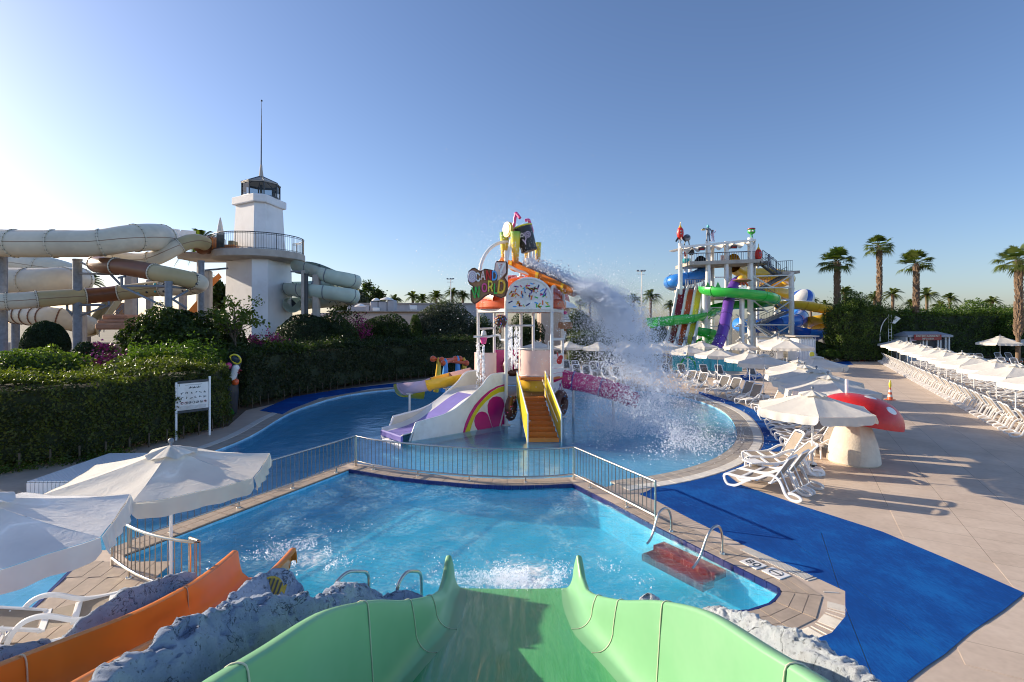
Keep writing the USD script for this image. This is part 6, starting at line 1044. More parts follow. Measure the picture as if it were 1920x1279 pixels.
# yellow and blue tubes
bigtube('yellow tube slide leaving the tower deck and coiling behind the stairs', [P(1376, 500, 69), P(1385, 507, 70), P(1405, 512, 71), P(1432, 514, 71.5), P(1462, 516, 72), P(1478, 521, 74), P(1470, 528, 77), P(1440, 532, 77.5), P(1415, 536, 75), P(1420, 543, 72), P(1450, 549, 71.5), P(1476, 553, 74)], .82, (.15, .3, .45, .6, .75, .88), ['yellow'], n=100, seams=False)
bigtube('blue tube slide bulging out on the left of the tower', [P(1322, 500, 70), P(1318, 510, 69), P(1308, 518, 68), P(1288, 523, 67.5), P(1268, 526, 67.5), P(1257, 529, 69), P(1262, 534, 72)], .85, (.3, .5, .7), ['blueplastic'], n=50, seams=False)
bigtube('blue tube slide looping at the lower right of the tower', [P(1385, 608, 72), P(1405, 612, 70), P(1430, 611, 69), P(1460, 607, 69), P(1486, 603, 70), P(1500, 598, 72), P(1497, 590, 75), P(1470, 584, 76)], .95, (.2, .4, .6, .8), ['blueplastic', 'deepblue'], n=60, seams=False)
bf = thing('blue_open_slide', 'deep blue open slide running out to the right behind the grey cabin', 'water slide', P(1510, 620, 68) * [1, 1, 0]); flume(bf, [P(1460, 615, 68), P(1485, 615, 67), P(1505, 620, 66.5), P(1525, 624, 67), P(1545, 622, 68), P(1575, 624, 69)], .95, 5, ['blueplastic', 'deepblue'], n=50, a0=160, a1=380)
yf = thing('yellow_open_slide', 'yellow open slide stacked in loops between the tower and the tall hedge', 'water slide', P(1530, 590, 72) * [1, 1, 0]); flume(yf, [P(1455, 568, 70), P(1490, 567, 70), P(1515, 570, 70.5), P(1545, 575, 71), P(1575, 578, 72)], .95, 5, ['yellow'], n=50, a0=170, a1=370); flume(yf, [P(1575, 588, 72), P(1545, 592, 71), P(1525, 597, 72), P(1522, 604, 74), P(1545, 610, 73), P(1575, 613, 72)], 1.0, 5, ['yellow'], n=50, a0=170, a1=370)
flume(yf, [P(1580, 620, 70), P(1550, 619, 70), P(1525, 621, 69.5), P(1516, 623, 69)], .8, 3, ['yellow'], n=30, a0=165, a1=375)
fn_ = thing('funnel_bowl', 'large blue and white striped funnel bowl seen behind the yellow slides', 'water slide', P(1500, 565, 80) * [1, 1, 0]); q = P(1497, 566, 80)
for k in range(12): part(fn_, 'bowl_panel', grid(10, 6, lambda u, w: q + 2.1 * np.stack([np.cos(u * PI / 2) * np.cos((k + w) * 2 * PI / 12), np.cos(u * PI / 2) * np.sin((k + w) * 2 * PI / 12) , np.sin(u * PI / 2) * .95], -1) + np.stack([.9 * np.sin(u * PI / 2), 0 * u, 0 * u], -1)), M['white' if k % 3 else 'deepblue'], True)
part(fn_, 'bowl_rim', tube([q + 2.12 * np.array([math.cos(a), math.sin(a), 0]) for a in np.linspace(0, 2 * PI, 40)], .1, 6), M['white'], True); part(fn_, 'leg', rod(q, q * [1, 1, 0], .3), M['white'])
for k, (px, Y, top) in enumerate(((1510, 72, 600), (1530, 68.5, 630), (1547, 69, 628))): a = P(px, 603, Y) * [1, 1, 0]; t = thing('support_post', f'concrete post under the open slides right of the tower, {ordinal(k)} from the left', 'post', a); part(t, 'shaft', rod(a, P(px, top, Y), .28, 12), M['concrete'], 35); part(t, 'head', box(P(px, top, Y), (.9, .4, .2)), M['concrete'])
# ---- figures on the tower: rockets, robots, round eyed green creature
def rocket(label, px, py, Y, s):
    c = P(px, py, Y); t = thing('rocket_figure', label, 'figure', c); part(t, 'hull', lathe([(0, 0), (.22 * s, .02), (.38 * s, .35 * s), (.44 * s, .8 * s), (.38 * s, 1.25 * s), (.22 * s, 1.5 * s)], 20, c), M['red'], 35); part(t, 'nose', lathe([(.22 * s, 1.5 * s), (.12 * s, 1.72 * s), (.05 * s, 1.8 * s), (.04 * s, 2.2 * s), (0, 2.25 * s)], 14, c), M['yellow'], True); part(t, 'window', cat([ball(c + [0, -.42 * s, 1.0 * s], .11 * s, 1), ball(c + [0, -.43 * s, .65 * s], .09 * s, 1)]), M['grey_steel'])
    for a in (.3, 1.57, 2.84, 4.7): d = np.array([math.cos(a), -math.sin(a), 0]); part(t, 'fin', hull([c + d * .3 * s + [0, 0, .4 * s], c + d * .75 * s + [0, 0, -.25 * s], c + d * .6 * s + [0, 0, -.4 * s], c + d * .25 * s + [0, 0, 0], c + d * .4 * s + np.cross(d, [0, 0, .08])]), M['dark'])
    part(t, 'stand', rod(c + [0, 0, -.7 * s], c + [0, 0, .05], .06), M['grey_steel']); return t
rocket('red rocket figure on the top left corner of the slide tower', 1275.5, 449, 65, 1.0); rocket('red rocket figure beside the tower stairs at deck level', 1422, 490, 64.6, 1.0)
def figure(label, px, py, Y, h, body, head, armL, armR, eye=None):
    c = P(px, py, Y); t = thing('robot_figure', label, 'figure', c); s = h / 1.75; J = lambda x, y, z: c + np.array([x, y, z]) * s
    B = [(J(-.14, 0, .06), .09 * s, J(-.12, 0, .45), .08 * s), (J(-.12, 0, .45), .08 * s, J(-.10, 0, .85), .11 * s), (J(.16, -.05, .06), .09 * s, J(.13, 0, .45), .08 * s), (J(.13, 0, .45), .08 * s, J(.10, 0, .85), .11 * s), (J(0, 0, .85), .15 * s, J(0, 0, 1.28), .20 * s), (J(0, 0, 1.28), .2 * s, J(0, 0, 1.45), .07 * s),
         (J(-.2, 0, 1.33), .08 * s, J(*armL[0]), .065 * s), (J(*armL[0]), .065 * s, J(*armL[1]), .055 * s), (J(.2, 0, 1.33), .08 * s, J(*armR[0]), .065 * s), (J(*armR[0]), .065 * s, J(*armR[1]), .055 * s), (J(-.14, 0, .05), .07 * s, J(-.16, -.18, .04), .06 * s), (J(.16, -.05, .05), .07 * s, J(.18, -.22, .04), .06 * s)]
    part(t, 'body', blob(B, .08 * s, 5), M[body], True); part(t, 'head', blob([(J(0, 0, 1.58), .15 * s, J(0, 0, 1.66), .14 * s), (J(0, -.12, 1.6), .06 * s, J(0, -.05, 1.6), .06 * s)], .06 * s, 3), M[head], True)
    for x in (-.06, .06): part(t, 'eye', ball(J(x, -.15, 1.64), .035 * s, 1), M[eye or 'white'])
    return t
f1 = figure('tall blue grey robot figure pointing left on the tower roof', 1327.5, 452, 64.4, 2.0, 'turqgrey' if 'turqgrey' in M else 'grey_steel', 'turq', ((-.35, -.15, 1.3), (-.62, -.2, 1.36)), ((.36, -.1, 1.1), (.3, -.2, .9))); part(f1, 'crest', hull([P(1327.5, 424, 64.4) + [x, y, z] for x, y, z in ((-.05, 0, -.3), (.05, 0, -.3), (0, -.15, -.2), (0, .2, 0))]), M['turq']); part(f1, 'hand_tool', box(P(1318.5, 431, 64.1), (.4, .15, .16)), M['yellow'])
figure('smaller silver and red robot figure waving beside the tall robot', 1336.5, 453, 64.4, 1.45, 'lilac', 'grey_steel', ((-.3, 0, 1.05), (-.2, -.1, .85)), ((.36, 0, 1.45), (.45, 0, 1.75)), 'red')
f3 = figure('round green creature figure with big eyes on the right roof corner', 1409, 447, 64.6, 1.3, 'green2', 'green2', ((-.32, 0, 1.1), (-.35, -.15, .9)), ((.32, 0, 1.05), (.42, -.1, .85)), 'white'); part(f3, 'big_head', ball(P(1409, 434, 64.5), .48, 2, (1, .9, .8)), M['green2'], True); part(f3, 'headband', lathe([(.42, -.05), (.5, 0), (.42, .12)], 18, P(1409, 430, 64.5)), M['darkred'], True); part(f3, 'eyes', cat([ball(P(1406.5, 433, 63.9), .13, 1), ball(P(1411.5, 433, 63.9), .13, 1)]), M['white'])
figure('grey robot figure standing on the tower stair landing', 1442, 503, 64.4, 1.75, 'grey_steel', 'grey_steel', ((-.35, 0, 1.25), (-.55, -.1, 1.3)), ((.36, 0, 1.2), (.5, -.1, 1.35)), 'white')
sb = thing('round_pod_figure', 'grey round pod figure with legs next to the rocket on the roof corner', 'figure', P(1288, 456, 65)); q = P(1288, 446, 65); part(sb, 'pod', ball(q, .45, 2), M['grey_steel'], True); part(sb, 'leg', rod(q + [-.2, 0, -.3], q + [-.35, 0, -.95], .07), M['dark']); part(sb, 'leg', rod(q + [.2, 0, -.3], q + [.3, 0, -.95], .07), M['dark']); part(sb, 'visor', box(q + [-.05, -.4, .05], (.45, .15, .2)), M['navyglass'])
sb = thing('round_pod_figure', 'dark spiked planet ball figure on the deck left end', 'figure', P(1295, 473, 65)); q = P(1296, 473, 65); part(sb, 'ball', ball(q, .40, 2), M['dark'], True); part(sb, 'spike', rod(q, q + [.75, 0, -.2], .05), M['grey_steel']); part(sb, 'spike', rod(q, q + [-.6, 0, .25], .05), M['grey_steel']); part(sb, 'stand', rod(q - [0, 0, .35], P(1296, 495, 65), .05), M['grey_steel'])
solo('red_pennant', hull([P(1283.5, 465, 65), P(1282, 480, 65), P(1286.5, 480, 65), P(1284, 482, 65.1)]), M['red'], 'small red pennant hanging below the roof at the left of the tower', 'flag')
# ================================================================ BACKGROUND BUILDINGS, KIOSK, LAMPS
gw = thing('grey_wall', 'long grey block wall with flat top behind the bushes in the middle distance', 'wall', P(780, 603, 78) * [1, 1, 0]); part(gw, 'wall_face', box((P(790, 603, 78)[0], 78, 3.6), (22.5, .6, 7.2)), M['render_grey']); part(gw, 'coping', box((P(790, 603, 78)[0], 77.9, 7.25), (22.6, .9, .14)), M['concrete'])
pbld = thing('peach_building', 'low flat roofed peach building behind the round shrubs', 'building', P(715, 603, 62) * [1, 1, 0]); part(pbld, 'wall', box((P(712, 603, 62)[0], 64, 2.85), (12.6, 4, 5.7)), M['render_pink']); part(pbld, 'roof_edge', box((P(712, 603, 62)[0], 64, 5.75), (12.7, 4.15, .12)), M['concrete']); part(pbld, 'side_wall', box((P(645, 603, 66)[0], 67, 2.8), (9, 4, 5.6)), M['render_pink'])
rp = thing('roof_plant', 'grey roof plant housings with pale domed lids behind the peach building', 'building', P(730, 603, 68) * [1, 1, 0])
for px0, px1, py0, py1 in ((712, 729, 566, 583), (729, 742, 563, 583), (697, 712, 566, 583), (690, 696, 572, 584)): part(rp, 'housing', box(P((px0 + px1) / 2, (py0 + py1) / 2 + 6, 68), ((px1 - px0) * 68 / FPX, 2, (py1 - py0 + 12) * 68 / FPX)), M['render_grey'])
for px, w, py in ((725, 26, 562.5), (705, 16, 564), (676, 22, 575)): part(rp, 'roof_lid', lathe([(w * .5 * 68 / FPX, 0), (w * .45 * 68 / FPX, .12), (.2, .35), (0, .38)], 20, P(px, py, 67.5)), M['white'], 40)
for px, py in ((775, 577), (706, 581)): part(rp, 'vent_unit', box(P(px, py, 67), (.9, .6, .6)), M['white'])
hb = thing('beige_pavilion', 'beige pavilion with pale dome roof seen through the play tower', 'building', P(1045, 603, 72) * [1, 1, 0]); part(hb, 'wall', box((P(1040, 603, 72)[0], 73, 3.2), (4.6, 3, 6.4)), M['render_pink']); part(hb, 'roof', lathe([(2.6, 0), (2.2, .5), (1.0, 1.0), (0, 1.1)], 24, (P(1050, 603, 72)[0], 73, 6.4)), M['white'], 40)
hb = thing('grey_cabin', 'pale grey corrugated cabin beside the big parasols at the foot of the tower', 'cabin', P(1505, 603, 56) * [1, 1, 0]); part(hb, 'cabin_wall', box((P(1507, 603, 56)[0], 56.5, 1.4), (2.1, 2, 2.8)), M['plastic']); part(hb, 'cabin_roof', box((P(1505, 603, 56)[0], 56.4, 2.9), (2.6, 2.6, .14)), M['concrete'])
for k in range(8): part(hb, 'corrugation', rod((P(1507, 603, 56)[0] - .95 + .27 * k, 55.48, 0), (P(1507, 603, 56)[0] - .95 + .27 * k, 55.48, 2.78), .04, 6), M['plastic'])
nb = thing('notice_board', 'white notice board on a stand with small symbols behind the parasols', 'sign', P(1434, 672, 52) * [1, 1, 0]); q = P(1433, 648, 52); part(nb, 'panel', box(q, (1.45, .06, 1.2)), M['white']); part(nb, 'symbol', cat([box(q + [-.45 + .3 * i, -.04, .38 - .25 * j], (.14, .02, .06)) for i in range(4) for j in range(4)]), M['dark']); part(nb, 'post', rod(q * [1, 1, 0] + [-.65, .05, 0], q + [-.65, .05, .6], .04), M['dark']); part(nb, 'post', rod(q * [1, 1, 0] + [.65, .05, 0], q + [.65, .05, .6], .04), M['dark'])
nb = thing('notice_board', 'wide white rounded board with a ring symbol below the notice board', 'sign', P(1446, 672, 51.6) * [1, 1, 0]); q = P(1446, 665, 51.6); part(nb, 'panel', ext(shapely.box(-.95, -.2, .95, .2).buffer(.2), .06, q, (1, 0, 0), (0, 0, 1)), M['white']); part(nb, 'symbol', cat([tube([q + [.18 * math.cos(a), -.08, .18 * math.sin(a)] for a in np.linspace(0, 2 * PI, 20)], .03, 6)] + [box(q + [-.5 + .2 * i, -.08, .3], (.1, .02, .04)) for i in range(6)]), M['dark']); part(nb, 'post', rod(q * [1, 1, 0], q, .04), M['dark'])
# turquoise glass panels of the splash pool
tp = thing('glass_panel_fence', 'row of turquoise see through panels with green arcs round a splash pool', 'fence', P(1325, 700, 50) * [1, 1, 0])
M['aqua'] = usdkit.material(stage, LK + 'aqua_panel', {'t': ('transparent_bsdf', {'color': (.35, .75, .78)}), 'd': ('principled_bsdf', {'base_color': (.08, .42, .48), 'roughness': .15}), 'x': ('mix_closure', {'fac': .6})}, [('t.BSDF', 'x.closure1'), ('d.BSDF', 'x.closure2')], surface='x.closure')
for k in range(9): q = P(1268 + 14.5 * k, 690, 47.5 - .15 * k); part(tp, 'panel', box(q * [1, 1, 0] + [0, 0, .70], (.69, .03, 1.4)), M['aqua']); part(tp, 'panel_post', rod(q * [1, 1, 0] + [.36, 0, 0], q * [1, 1, 0] + [.36, 0, 1.45], .03), M['plastic'])
for k in range(3): q = P(1290 + 36 * k, 690, 47.2) * [1, 1, 0]; part(tp, 'arc', tube([q + [.75 * math.cos(a), 0, 1.2 * math.sin(a)] for a in np.linspace(0, PI, 20)], .07, 8), M['green2' if k < 1 else 'turq'], True)
# kiosk
KY = 57.0; kq = lambda px, py, d=0: P(px, py, KY + d); kx0, kx1 = kq(1700, 603)[0], kq(1779, 603)[0]; kc = (kx0 + kx1) / 2
kk = thing('info_kiosk', 'white cabin kiosk with a dark red sign and big windows before the tall hedge', 'kiosk', (kc, KY, 0)); zt_ = kq(0, 632)[2]
part(kk, 'back_walls', cat([box((kc, KY + 2.4, zt_ / 2), (kx1 - kx0, .1, zt_)), box((kx0, KY + 1.2, zt_ / 2), (.1, 2.4, zt_)), box((kx1, KY + 1.2, zt_ / 2), (.1, 2.4, zt_)), box((kc, KY, .45), (kx1 - kx0, .1, .9))]), M['plastic'])
for px in (1699.5, 1707, 1730.5, 1737, 1758, 1763, 1772.5, 1779): part(kk, 'frame_post', box((kq(px, 603)[0], KY - .02, zt_ / 2), (.16, .14, zt_)), M['plastic'])
for a, b in ((1707, 1730), (1737, 1758), (1763, 1772)): xa, xb = kq(a, 603)[0], kq(b, 603)[0]; part(kk, 'window', box(((xa + xb) / 2, KY + .02, 1.7), (xb - xa, .02, 1.7)), M['navyglass'])
part(kk, 'roof', hull([(kx0 - .15, KY - .4, zt_), (kx1 + .15, KY - .4, zt_), (kx0 - .15, KY + 2.6, zt_), (kx1 + .15, KY + 2.6, zt_), (kx0 - .15, KY - .4, zt_ + .22), (kx1 + .15, KY - .4, zt_ + .22), (kx0 + .5, KY + 1.2, zt_ + .6), (kx1 - .3, KY + 1.2, zt_ + .6)]), M['render_grey'])
xa, xb = kq(1707, 603)[0], kq(1758, 603)[0]; part(kk, 'sign_board', box(((xa + xb) / 2, KY - .5, zt_ - .02), (xb - xa, .06, .62)), M['darkred'])
part(kk, 'sign_text', text('ENTERTAINMENT', .22, .02, ((xa + xb) / 2, KY - .54, zt_ + .03), (1, 0, 0), (0, 0, 1)), M['cream']); part(kk, 'sign_text', text('INFO DESK', .18, .02, ((xa + xb) / 2, KY - .54, zt_ - .26), (1, 0, 0), (0, 0, 1)), M['cream']); part(kk, 'notice_sheet', box(kq(1713, 637, -.1), (.6, .02, .3)), M['lilac'])
fp = thing('floodlight_mast', 'white lattice mast with a curved brace and boxy floodlight above the row end', 'lamp', P(1668, 672, 57.5) * [1, 1, 0]); xm = P(1669, 603, 57.5)[0]; zt2 = P(0, 590, 57.5)[2]
for s in (-.17, .17): part(fp, 'chord', rod((xm + s, 57.5, 0), (xm + s, 57.5, zt2), .035, 6), M['white'])
for k in range(14): part(fp, 'rung', rod((xm - .17, 57.5, .3 + .37 * k), (xm + .17, 57.5, .3 + .37 * k), .022, 5), M['white'])
part(fp, 'curved_brace', tube(smooth_path([P(1650, 640, 57.5), P(1651, 620, 57.5), P(1656, 605, 57.5), P(1667, 593, 57.5)], 16), .045, 6), M['white']); part(fp, 'floodlight', hull([P(1673, 606, 57.3), P(1678, 607, 57.3), P(1683, 594, 57.3), P(1679, 592, 57.3), P(1675, 606, 58), P(1686, 596, 58), P(1689, 597, 57.6)]), M['white']); part(fp, 'arm', rod((xm, 57.5, zt2 - .9), P(1677, 606, 57.5), .04), M['white'])
for px, Y, top, lab in ((845, 105, 523, 'slim floodlight pole rising behind the grey wall among palms'), (1203, 88, 508, 'tall white floodlight pole behind the spray, left of the tower')):
    a = P(px, 603, Y) * [1, 1, 0]; b = P(px, top, Y); t = thing('floodlight_pole', lab, 'lamp', a); part(t, 'pole', tube([a, b], np.array([.16, .09]), 8), M['white'])
    for k in (0, 1): part(t, 'crossarm', rod(b + [-.75, 0, -.1 - .55 * k], b + [.55, 0, -.1 - .55 * k], .04), M['white'])
    for x in (-.65, .0, .5): part(t, 'lamp_head', box(b + [x, 0, .05], (.4, .3, .22)), M['grey_steel'])
# statue behind the hedge corner
bq = G(446, 776); ps = thing('diver_bird_statue', 'black and white bird statue in a yellow diving mask peeping round the hedge corner', 'statue', bq * [1, 1, 0])
J = lambda px, py, d=0: P(px, py, bq[1] + d)
part(ps, 'body', blob([(J(432, 770), .30, J(430, 735), .42), (J(430, 735), .42, J(432, 706), .32), (J(432, 706), .3, J(436, 688), .34), (J(436, 688), .36, J(440, 678), .32)], .07, 6), M['black'], True)
part(ps, 'breast', blob([(J(436, 708, -.25), .16, J(442, 690, -.28), .17)], .05, 4), M['white'], True); part(ps, 'beak', blob([(J(440, 692, -.15), .11, J(453, 695, -.3), .03), (J(440, 694, -.15), .08, J(449, 700, -.3), .03)], .04, 3), M['darkred'], True); part(ps, 'mask_rim', tube(smooth_path([J(431, 669, -.3), J(440, 665, -.3), J(449, 670, -.3), J(451, 678, -.3), J(444, 682, -.3), J(436, 677, -.3), J(431, 669, -.3)], 30), .04, 8), M['lemon'], True)
part(ps, 'mask_glass', ball(J(442, 673, -.12), .24, 2), M['navyglass'], True); part(ps, 'goggle_eye', ball(J(429, 686, -.30), .17, 2), M['hotpink'], True); part(ps, 'hand_ball', ball(J(441, 716, -.2), .17, 2), M['redorange'], True); part(ps, 'flipper', hull([J(428, 775, -.1), J(434, 764, -.2), J(440, 775, -.5), J(430, 778, -.5), J(436, 777, -.3)]), M['green2']); part(ps, 'snorkel', tube(round_path([J(423, 690, -.1), J(420, 700, -.1), J(414, 704, 0)], .1), .035, 8), M['skyblue'], True)
# ================================================================ HEDGES, SHRUBS, TREES, PALMS
rg = np.random.default_rng(11)
def hedge(label, foot, h, dens, size, mat='deep_leaf', topmat=None, z0=.15, seed=0, amp=.14, name='hedge', shoot=.22, cat_='hedge', group=None):
    rng = np.random.default_rng(seed); poly = Polygon(foot) if not hasattr(foot, 'exterior') else foot; t = thing(name, label, cat_, (poly.centroid.x, poly.centroid.y, 0), group=group); r = LineString(poly.exterior.coords); n = int(r.length * (h - z0) * dens * .8)
    d = rng.uniform(0, r.length, n); p2 = shapely.get_coordinates(shapely.line_interpolate_point(r, d)); q2 = shapely.get_coordinates(shapely.line_interpolate_point(r, np.minimum(d + .05, r.length))); q0 = shapely.get_coordinates(shapely.line_interpolate_point(r, np.maximum(d - .05, 0))); tg = q2 - q0; tg /= np.linalg.norm(tg, axis=1, keepdims=True) + 1e-9
    s = -1 if poly.exterior.is_ccw else 1; nr = np.stack([-tg[:, 1], tg[:, 0], 0 * d], 1) * s; z = z0 + (h - z0) * rng.uniform(0, 1, n) ** .95; p = np.c_[p2, z]; ok_ = meshkit.fbm(p * 2.3 + 5, 3, seed + 8) + rng.uniform(-.12, .12, n) > .31; p, nr = p[ok_], nr[ok_]; n = len(p); p += nr * ((meshkit.fbm(p * 1.3, 3, seed) - .55) * amp * 4.2 + rng.normal(0, .07, n))[:, None]
    x0, y0, x1, y1 = poly.bounds; m = int((x1 - x0) * (y1 - y0) * dens * 1.1); q = np.c_[rng.uniform(x0, x1, m), rng.uniform(y0, y1, m)]; q = q[shapely.contains_xy(poly, q[:, 0], q[:, 1])]; zt = h + (meshkit.fbm(np.c_[q * .9, q[:, 0] * 0], 4, seed + 5) - .5) * .95 + rng.exponential(.07, len(q)) * shoot / .2; tp = np.c_[q, zt]
    v = leaves(np.vstack([p, tp[: len(tp) // 2]]) if topmat else np.vstack([p, tp]), np.vstack([nr, np.tile([0, 0, 1.], (len(tp) // 2 if topmat else len(tp), 1))]), size, rng, .55)
    part(t, 'foliage', v, M[mat])
    if topmat: part(t, 'top_shoots', leaves(tp[len(tp) // 2:] + [0, 0, .04], np.tile([.0, -.2, .6], (len(tp) - len(tp) // 2, 1)), size * 1.1, rng, .45), M[topmat])
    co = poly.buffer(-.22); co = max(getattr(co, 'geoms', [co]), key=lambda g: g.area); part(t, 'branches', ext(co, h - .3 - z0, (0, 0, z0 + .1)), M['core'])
    L = r.length; part(t, 'stem', cat([rod((*r.interpolate(x).coords[0], 0), (*(np.array(r.interpolate(x).coords[0]) * .995), z0 + .4), .03, 5) for x in np.arange(.3, L, .7)]), M['wood']); return t
h1 = [G(-160, 905)[:2], G(0, 886)[:2], G(200, 858)[:2], G(330, 826)[:2], G(400, 808)[:2], G(432, 797)[:2], (-13.3, 23.4), (-14.9, 21.3), (-17.2, 18.3), (-19.6, 16.9)]
hd1 = hedge('long clipped hedge behind the information board on the left, in shade', chaikin(h1, 1), 2.55, 470, .115, topmat='hedge_top', seed=1, z0=.12)
def pxpoly(c): return [G(*p)[:2] for p in c]
h2 = [G(446, 772)[:2], G(520, 752)[:2], G(600, 735)[:2], G(690, 720)[:2], G(760, 712)[:2], G(830, 705)[:2], G(890, 701)[:2], (-3.0, 48.0), (-10, 44), (-15.4, 35), (-17.2, 29)]
hedge('tall hedge in deep shade along the far left bank of the lagoon', chaikin(h2, 1), 2.8, 300, .135, mat='shade_leaf', topmat='bush', seed=2, shoot=.3, amp=.25)
hedge('light green feathery hedge growing behind the clipped hedge', [(-17.0, 22.6), (-13.5, 23.0), (-13.9, 25.2), (-17, 25.6), (-18.4, 24.6)], 2.85, 420, .13, mat='lush', topmat='lush', seed=3, shoot=.5)
def shrub(label, c, r, n, size, mat, name='shrub', seed=0, lump=.35, core=.72, stem=True, group=None, shell=.45, up=0.0):
    rng = np.random.default_rng(seed); c, r = np.asarray(c, float), np.asarray(r, float); t = thing(name, label, 'shrub' if name != 'small_tree' else 'tree', c * [1, 1, 0], group=group)
    d = rng.normal(0, 1, (n, 3)); d[:, 2] = np.abs(d[:, 2]) * 1.0 - .25 * (rng.uniform(0, 1, n) < .4); d /= np.linalg.norm(d, axis=1, keepdims=True); f = 1 + lump * 2 * (meshkit.fbm(d * 2.2 + seed, 4, seed) - .5); q = 1 - shell * rng.uniform(0, 1, n) ** 2.2
    p = c + d * r * (f * q)[:, None]; part(t, 'foliage', leaves(p, d + [0, 0, up], size, rng), M[mat])
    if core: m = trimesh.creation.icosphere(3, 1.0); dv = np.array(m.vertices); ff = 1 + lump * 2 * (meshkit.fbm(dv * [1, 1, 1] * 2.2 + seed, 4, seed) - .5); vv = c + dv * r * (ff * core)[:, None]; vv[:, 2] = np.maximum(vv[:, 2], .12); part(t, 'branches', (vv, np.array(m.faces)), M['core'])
    if stem: part(t, 'stem', tube([c * [1, 1, 0], c * [1, 1, 0] + [.05, 0, c[2] * .5], c], np.array([.09, .07, .04]), 6), M['wood'])
    return t
def S(label, px, py_top, py_bot, wpx, Y, mat, n=5000, size=.16, **k):
    k_ = Y / FPX; zt, zb = CAM_H - (py_top - HOR) * k_, max(.2, CAM_H - (py_bot + 32 - HOR) * k_); return shrub(label, ((px - 960) * k_, Y, (zt * .45 + zb * .55)), (wpx * k_ / 2, min(wpx * k_ / 2, 1.9), (zt - zb) * .55), n, size, mat, **k)
S('bright leaved shrub rising above the hedge at the left edge', 55, 650, 730, 175, 20.5, 'bright', 8000, .15, seed=21, lump=.5)
S('clipped dark topiary ball behind the bright shrub at far left', 86, 602, 660, 72, 29, 'topiary', 14000, .085, seed=22, lump=.04, core=.93, shell=.06, name='topiary_ball')
S('small dark conifer below the tall grey post', 158, 640, 720, 48, 25, 'topiary', 6000, .10, seed=23, lump=.15)
S('big dark glossy shrub between the boulder and the lighthouse', 322, 578, 712, 185, 27, 'bush', 20000, .19, seed=24, lump=.5)
S('dark round shrub left of the lighthouse foot', 415, 598, 690, 92, 30, 'bush', 8000, .17, seed=25, lump=.3)
S('clipped round shrub in front of the lighthouse on the right', 575, 590, 665, 116, 38, 'topiary', 16000, .12, seed=26, lump=.12, core=.88, shell=.15)
S('second rounded shrub beside it, right of the lighthouse', 625, 592, 660, 96, 39, 'bush', 8000, .15, seed=27, lump=.25)
S('large rounded dark shrub before the peach building', 722, 592, 668, 118, 45, 'bush', 16000, .17, seed=28, lump=.22)
S('narrow clipped conifer left of the olive shrub', 779, 590, 650, 26, 47, 'cypress', 6000, .12, seed=29, lump=.1)
S('big grey green olive shrub sprinkled with droplets before the grey wall', 832, 566, 660, 120, 49, 'olive', 20000, .17, seed=30, lump=.3)
S('low dark shrub behind the left posts of the play tower', 905, 596, 660, 70, 50, 'bush', 6000, .17, seed=31)
S('rounded olive green shrub right of the play tower', 1085, 582, 640, 58, 60, 'bush', 9000, .2, seed=32, lump=.25)
S('lower shrub seen through the play tower', 985, 590, 650, 70, 60, 'bush', 7000, .2, seed=33); S('dull shrub behind the spray', 1140, 600, 650, 80, 64, 'olive', 8000, .2, seed=34); S('bush at the foot of the lane slide behind the spray', 1235, 605, 660, 34, 60, 'bush', 5000, .2, seed=35)
S('small yellowish shrub at the foot of the tall hedge block', 1556, 655, 680, 34, 57.5, 'lush', 4000, .16, seed=36); S('low green shrub beside the blue ramp mat', 1535, 642, 680, 46, 60, 'bush', 5000, .16, seed=37)
hedge('low dark hedge behind the far parasols right of the play tower', pxpoly([(1065, 686), (1160, 676), (1200, 673)]) + [(17, 66), (8, 62)], 3.0, 130, .2, seed=6)
for k_, (px, pt_, w_, Y_, m_, lab) in enumerate(((10, 668, 120, 19.5, 'bright', 'loose bright shrub overhanging the hedge at the very left edge'), (118, 672, 90, 21.5, 'lush', 'feathery shrub behind the hedge under the topiary ball'), (228, 690, 80, 21.5, 'bush', 'dark loose shrub behind the hedge below the bougainvillea'), (300, 664, 110, 23.5, 'lush', 'pale green feathery shrub behind the hedge, left of the big dark one'), (372, 658, 105, 24.5, 'lush', 'pale green feathery shrub behind the hedge near its far corner'), (165, 700, 70, 20, 'hedge_top', 'yellowish shoots standing above the middle of the clipped hedge'))):
    S(lab, px, pt_, 740, w_, Y_, m_, 6500, .14, seed=90 + k_, lump=.6, shell=.6, up=.5)
# bougainvillea and yellow flowering bits
def flowers(label, px, py, Y, w, h, n, seed, mat='flower'):
    rng = np.random.default_rng(seed); k = Y / FPX; c = P(px, py, Y); t = thing('flowering_shrub', label, 'shrub', c * [1, 1, 0]); p = c + rng.normal(0, 1, (n, 3)) * [w * k / 3.4, .3, h * k / 3.4]; p = p[meshkit.noise(p * 2.2, seed) > .42]; d = rng.normal(0, 1, (len(p), 3)); part(t, 'blossom', leaves(p, d, .13, rng, .8), M[mat]); q = c + rng.normal(0, 1, (n, 3)) * [w * k / 3.2, .35, h * k / 3.2] - [0, -.2, .15]; part(t, 'foliage', leaves(q, rng.normal(0, 1, (n, 3)), .13, rng), M['bush'])
    part(t, 'stem', cat([tube(smooth_path([c * [1, 1, 0] + [x, 0, 0], c * [1, 1, .6] + [x * 1.5, .1, 0], c + [x * 3, .1, 0]], 8), .02, 5) for x in (-.15, 0, .2)]), M['wood'])
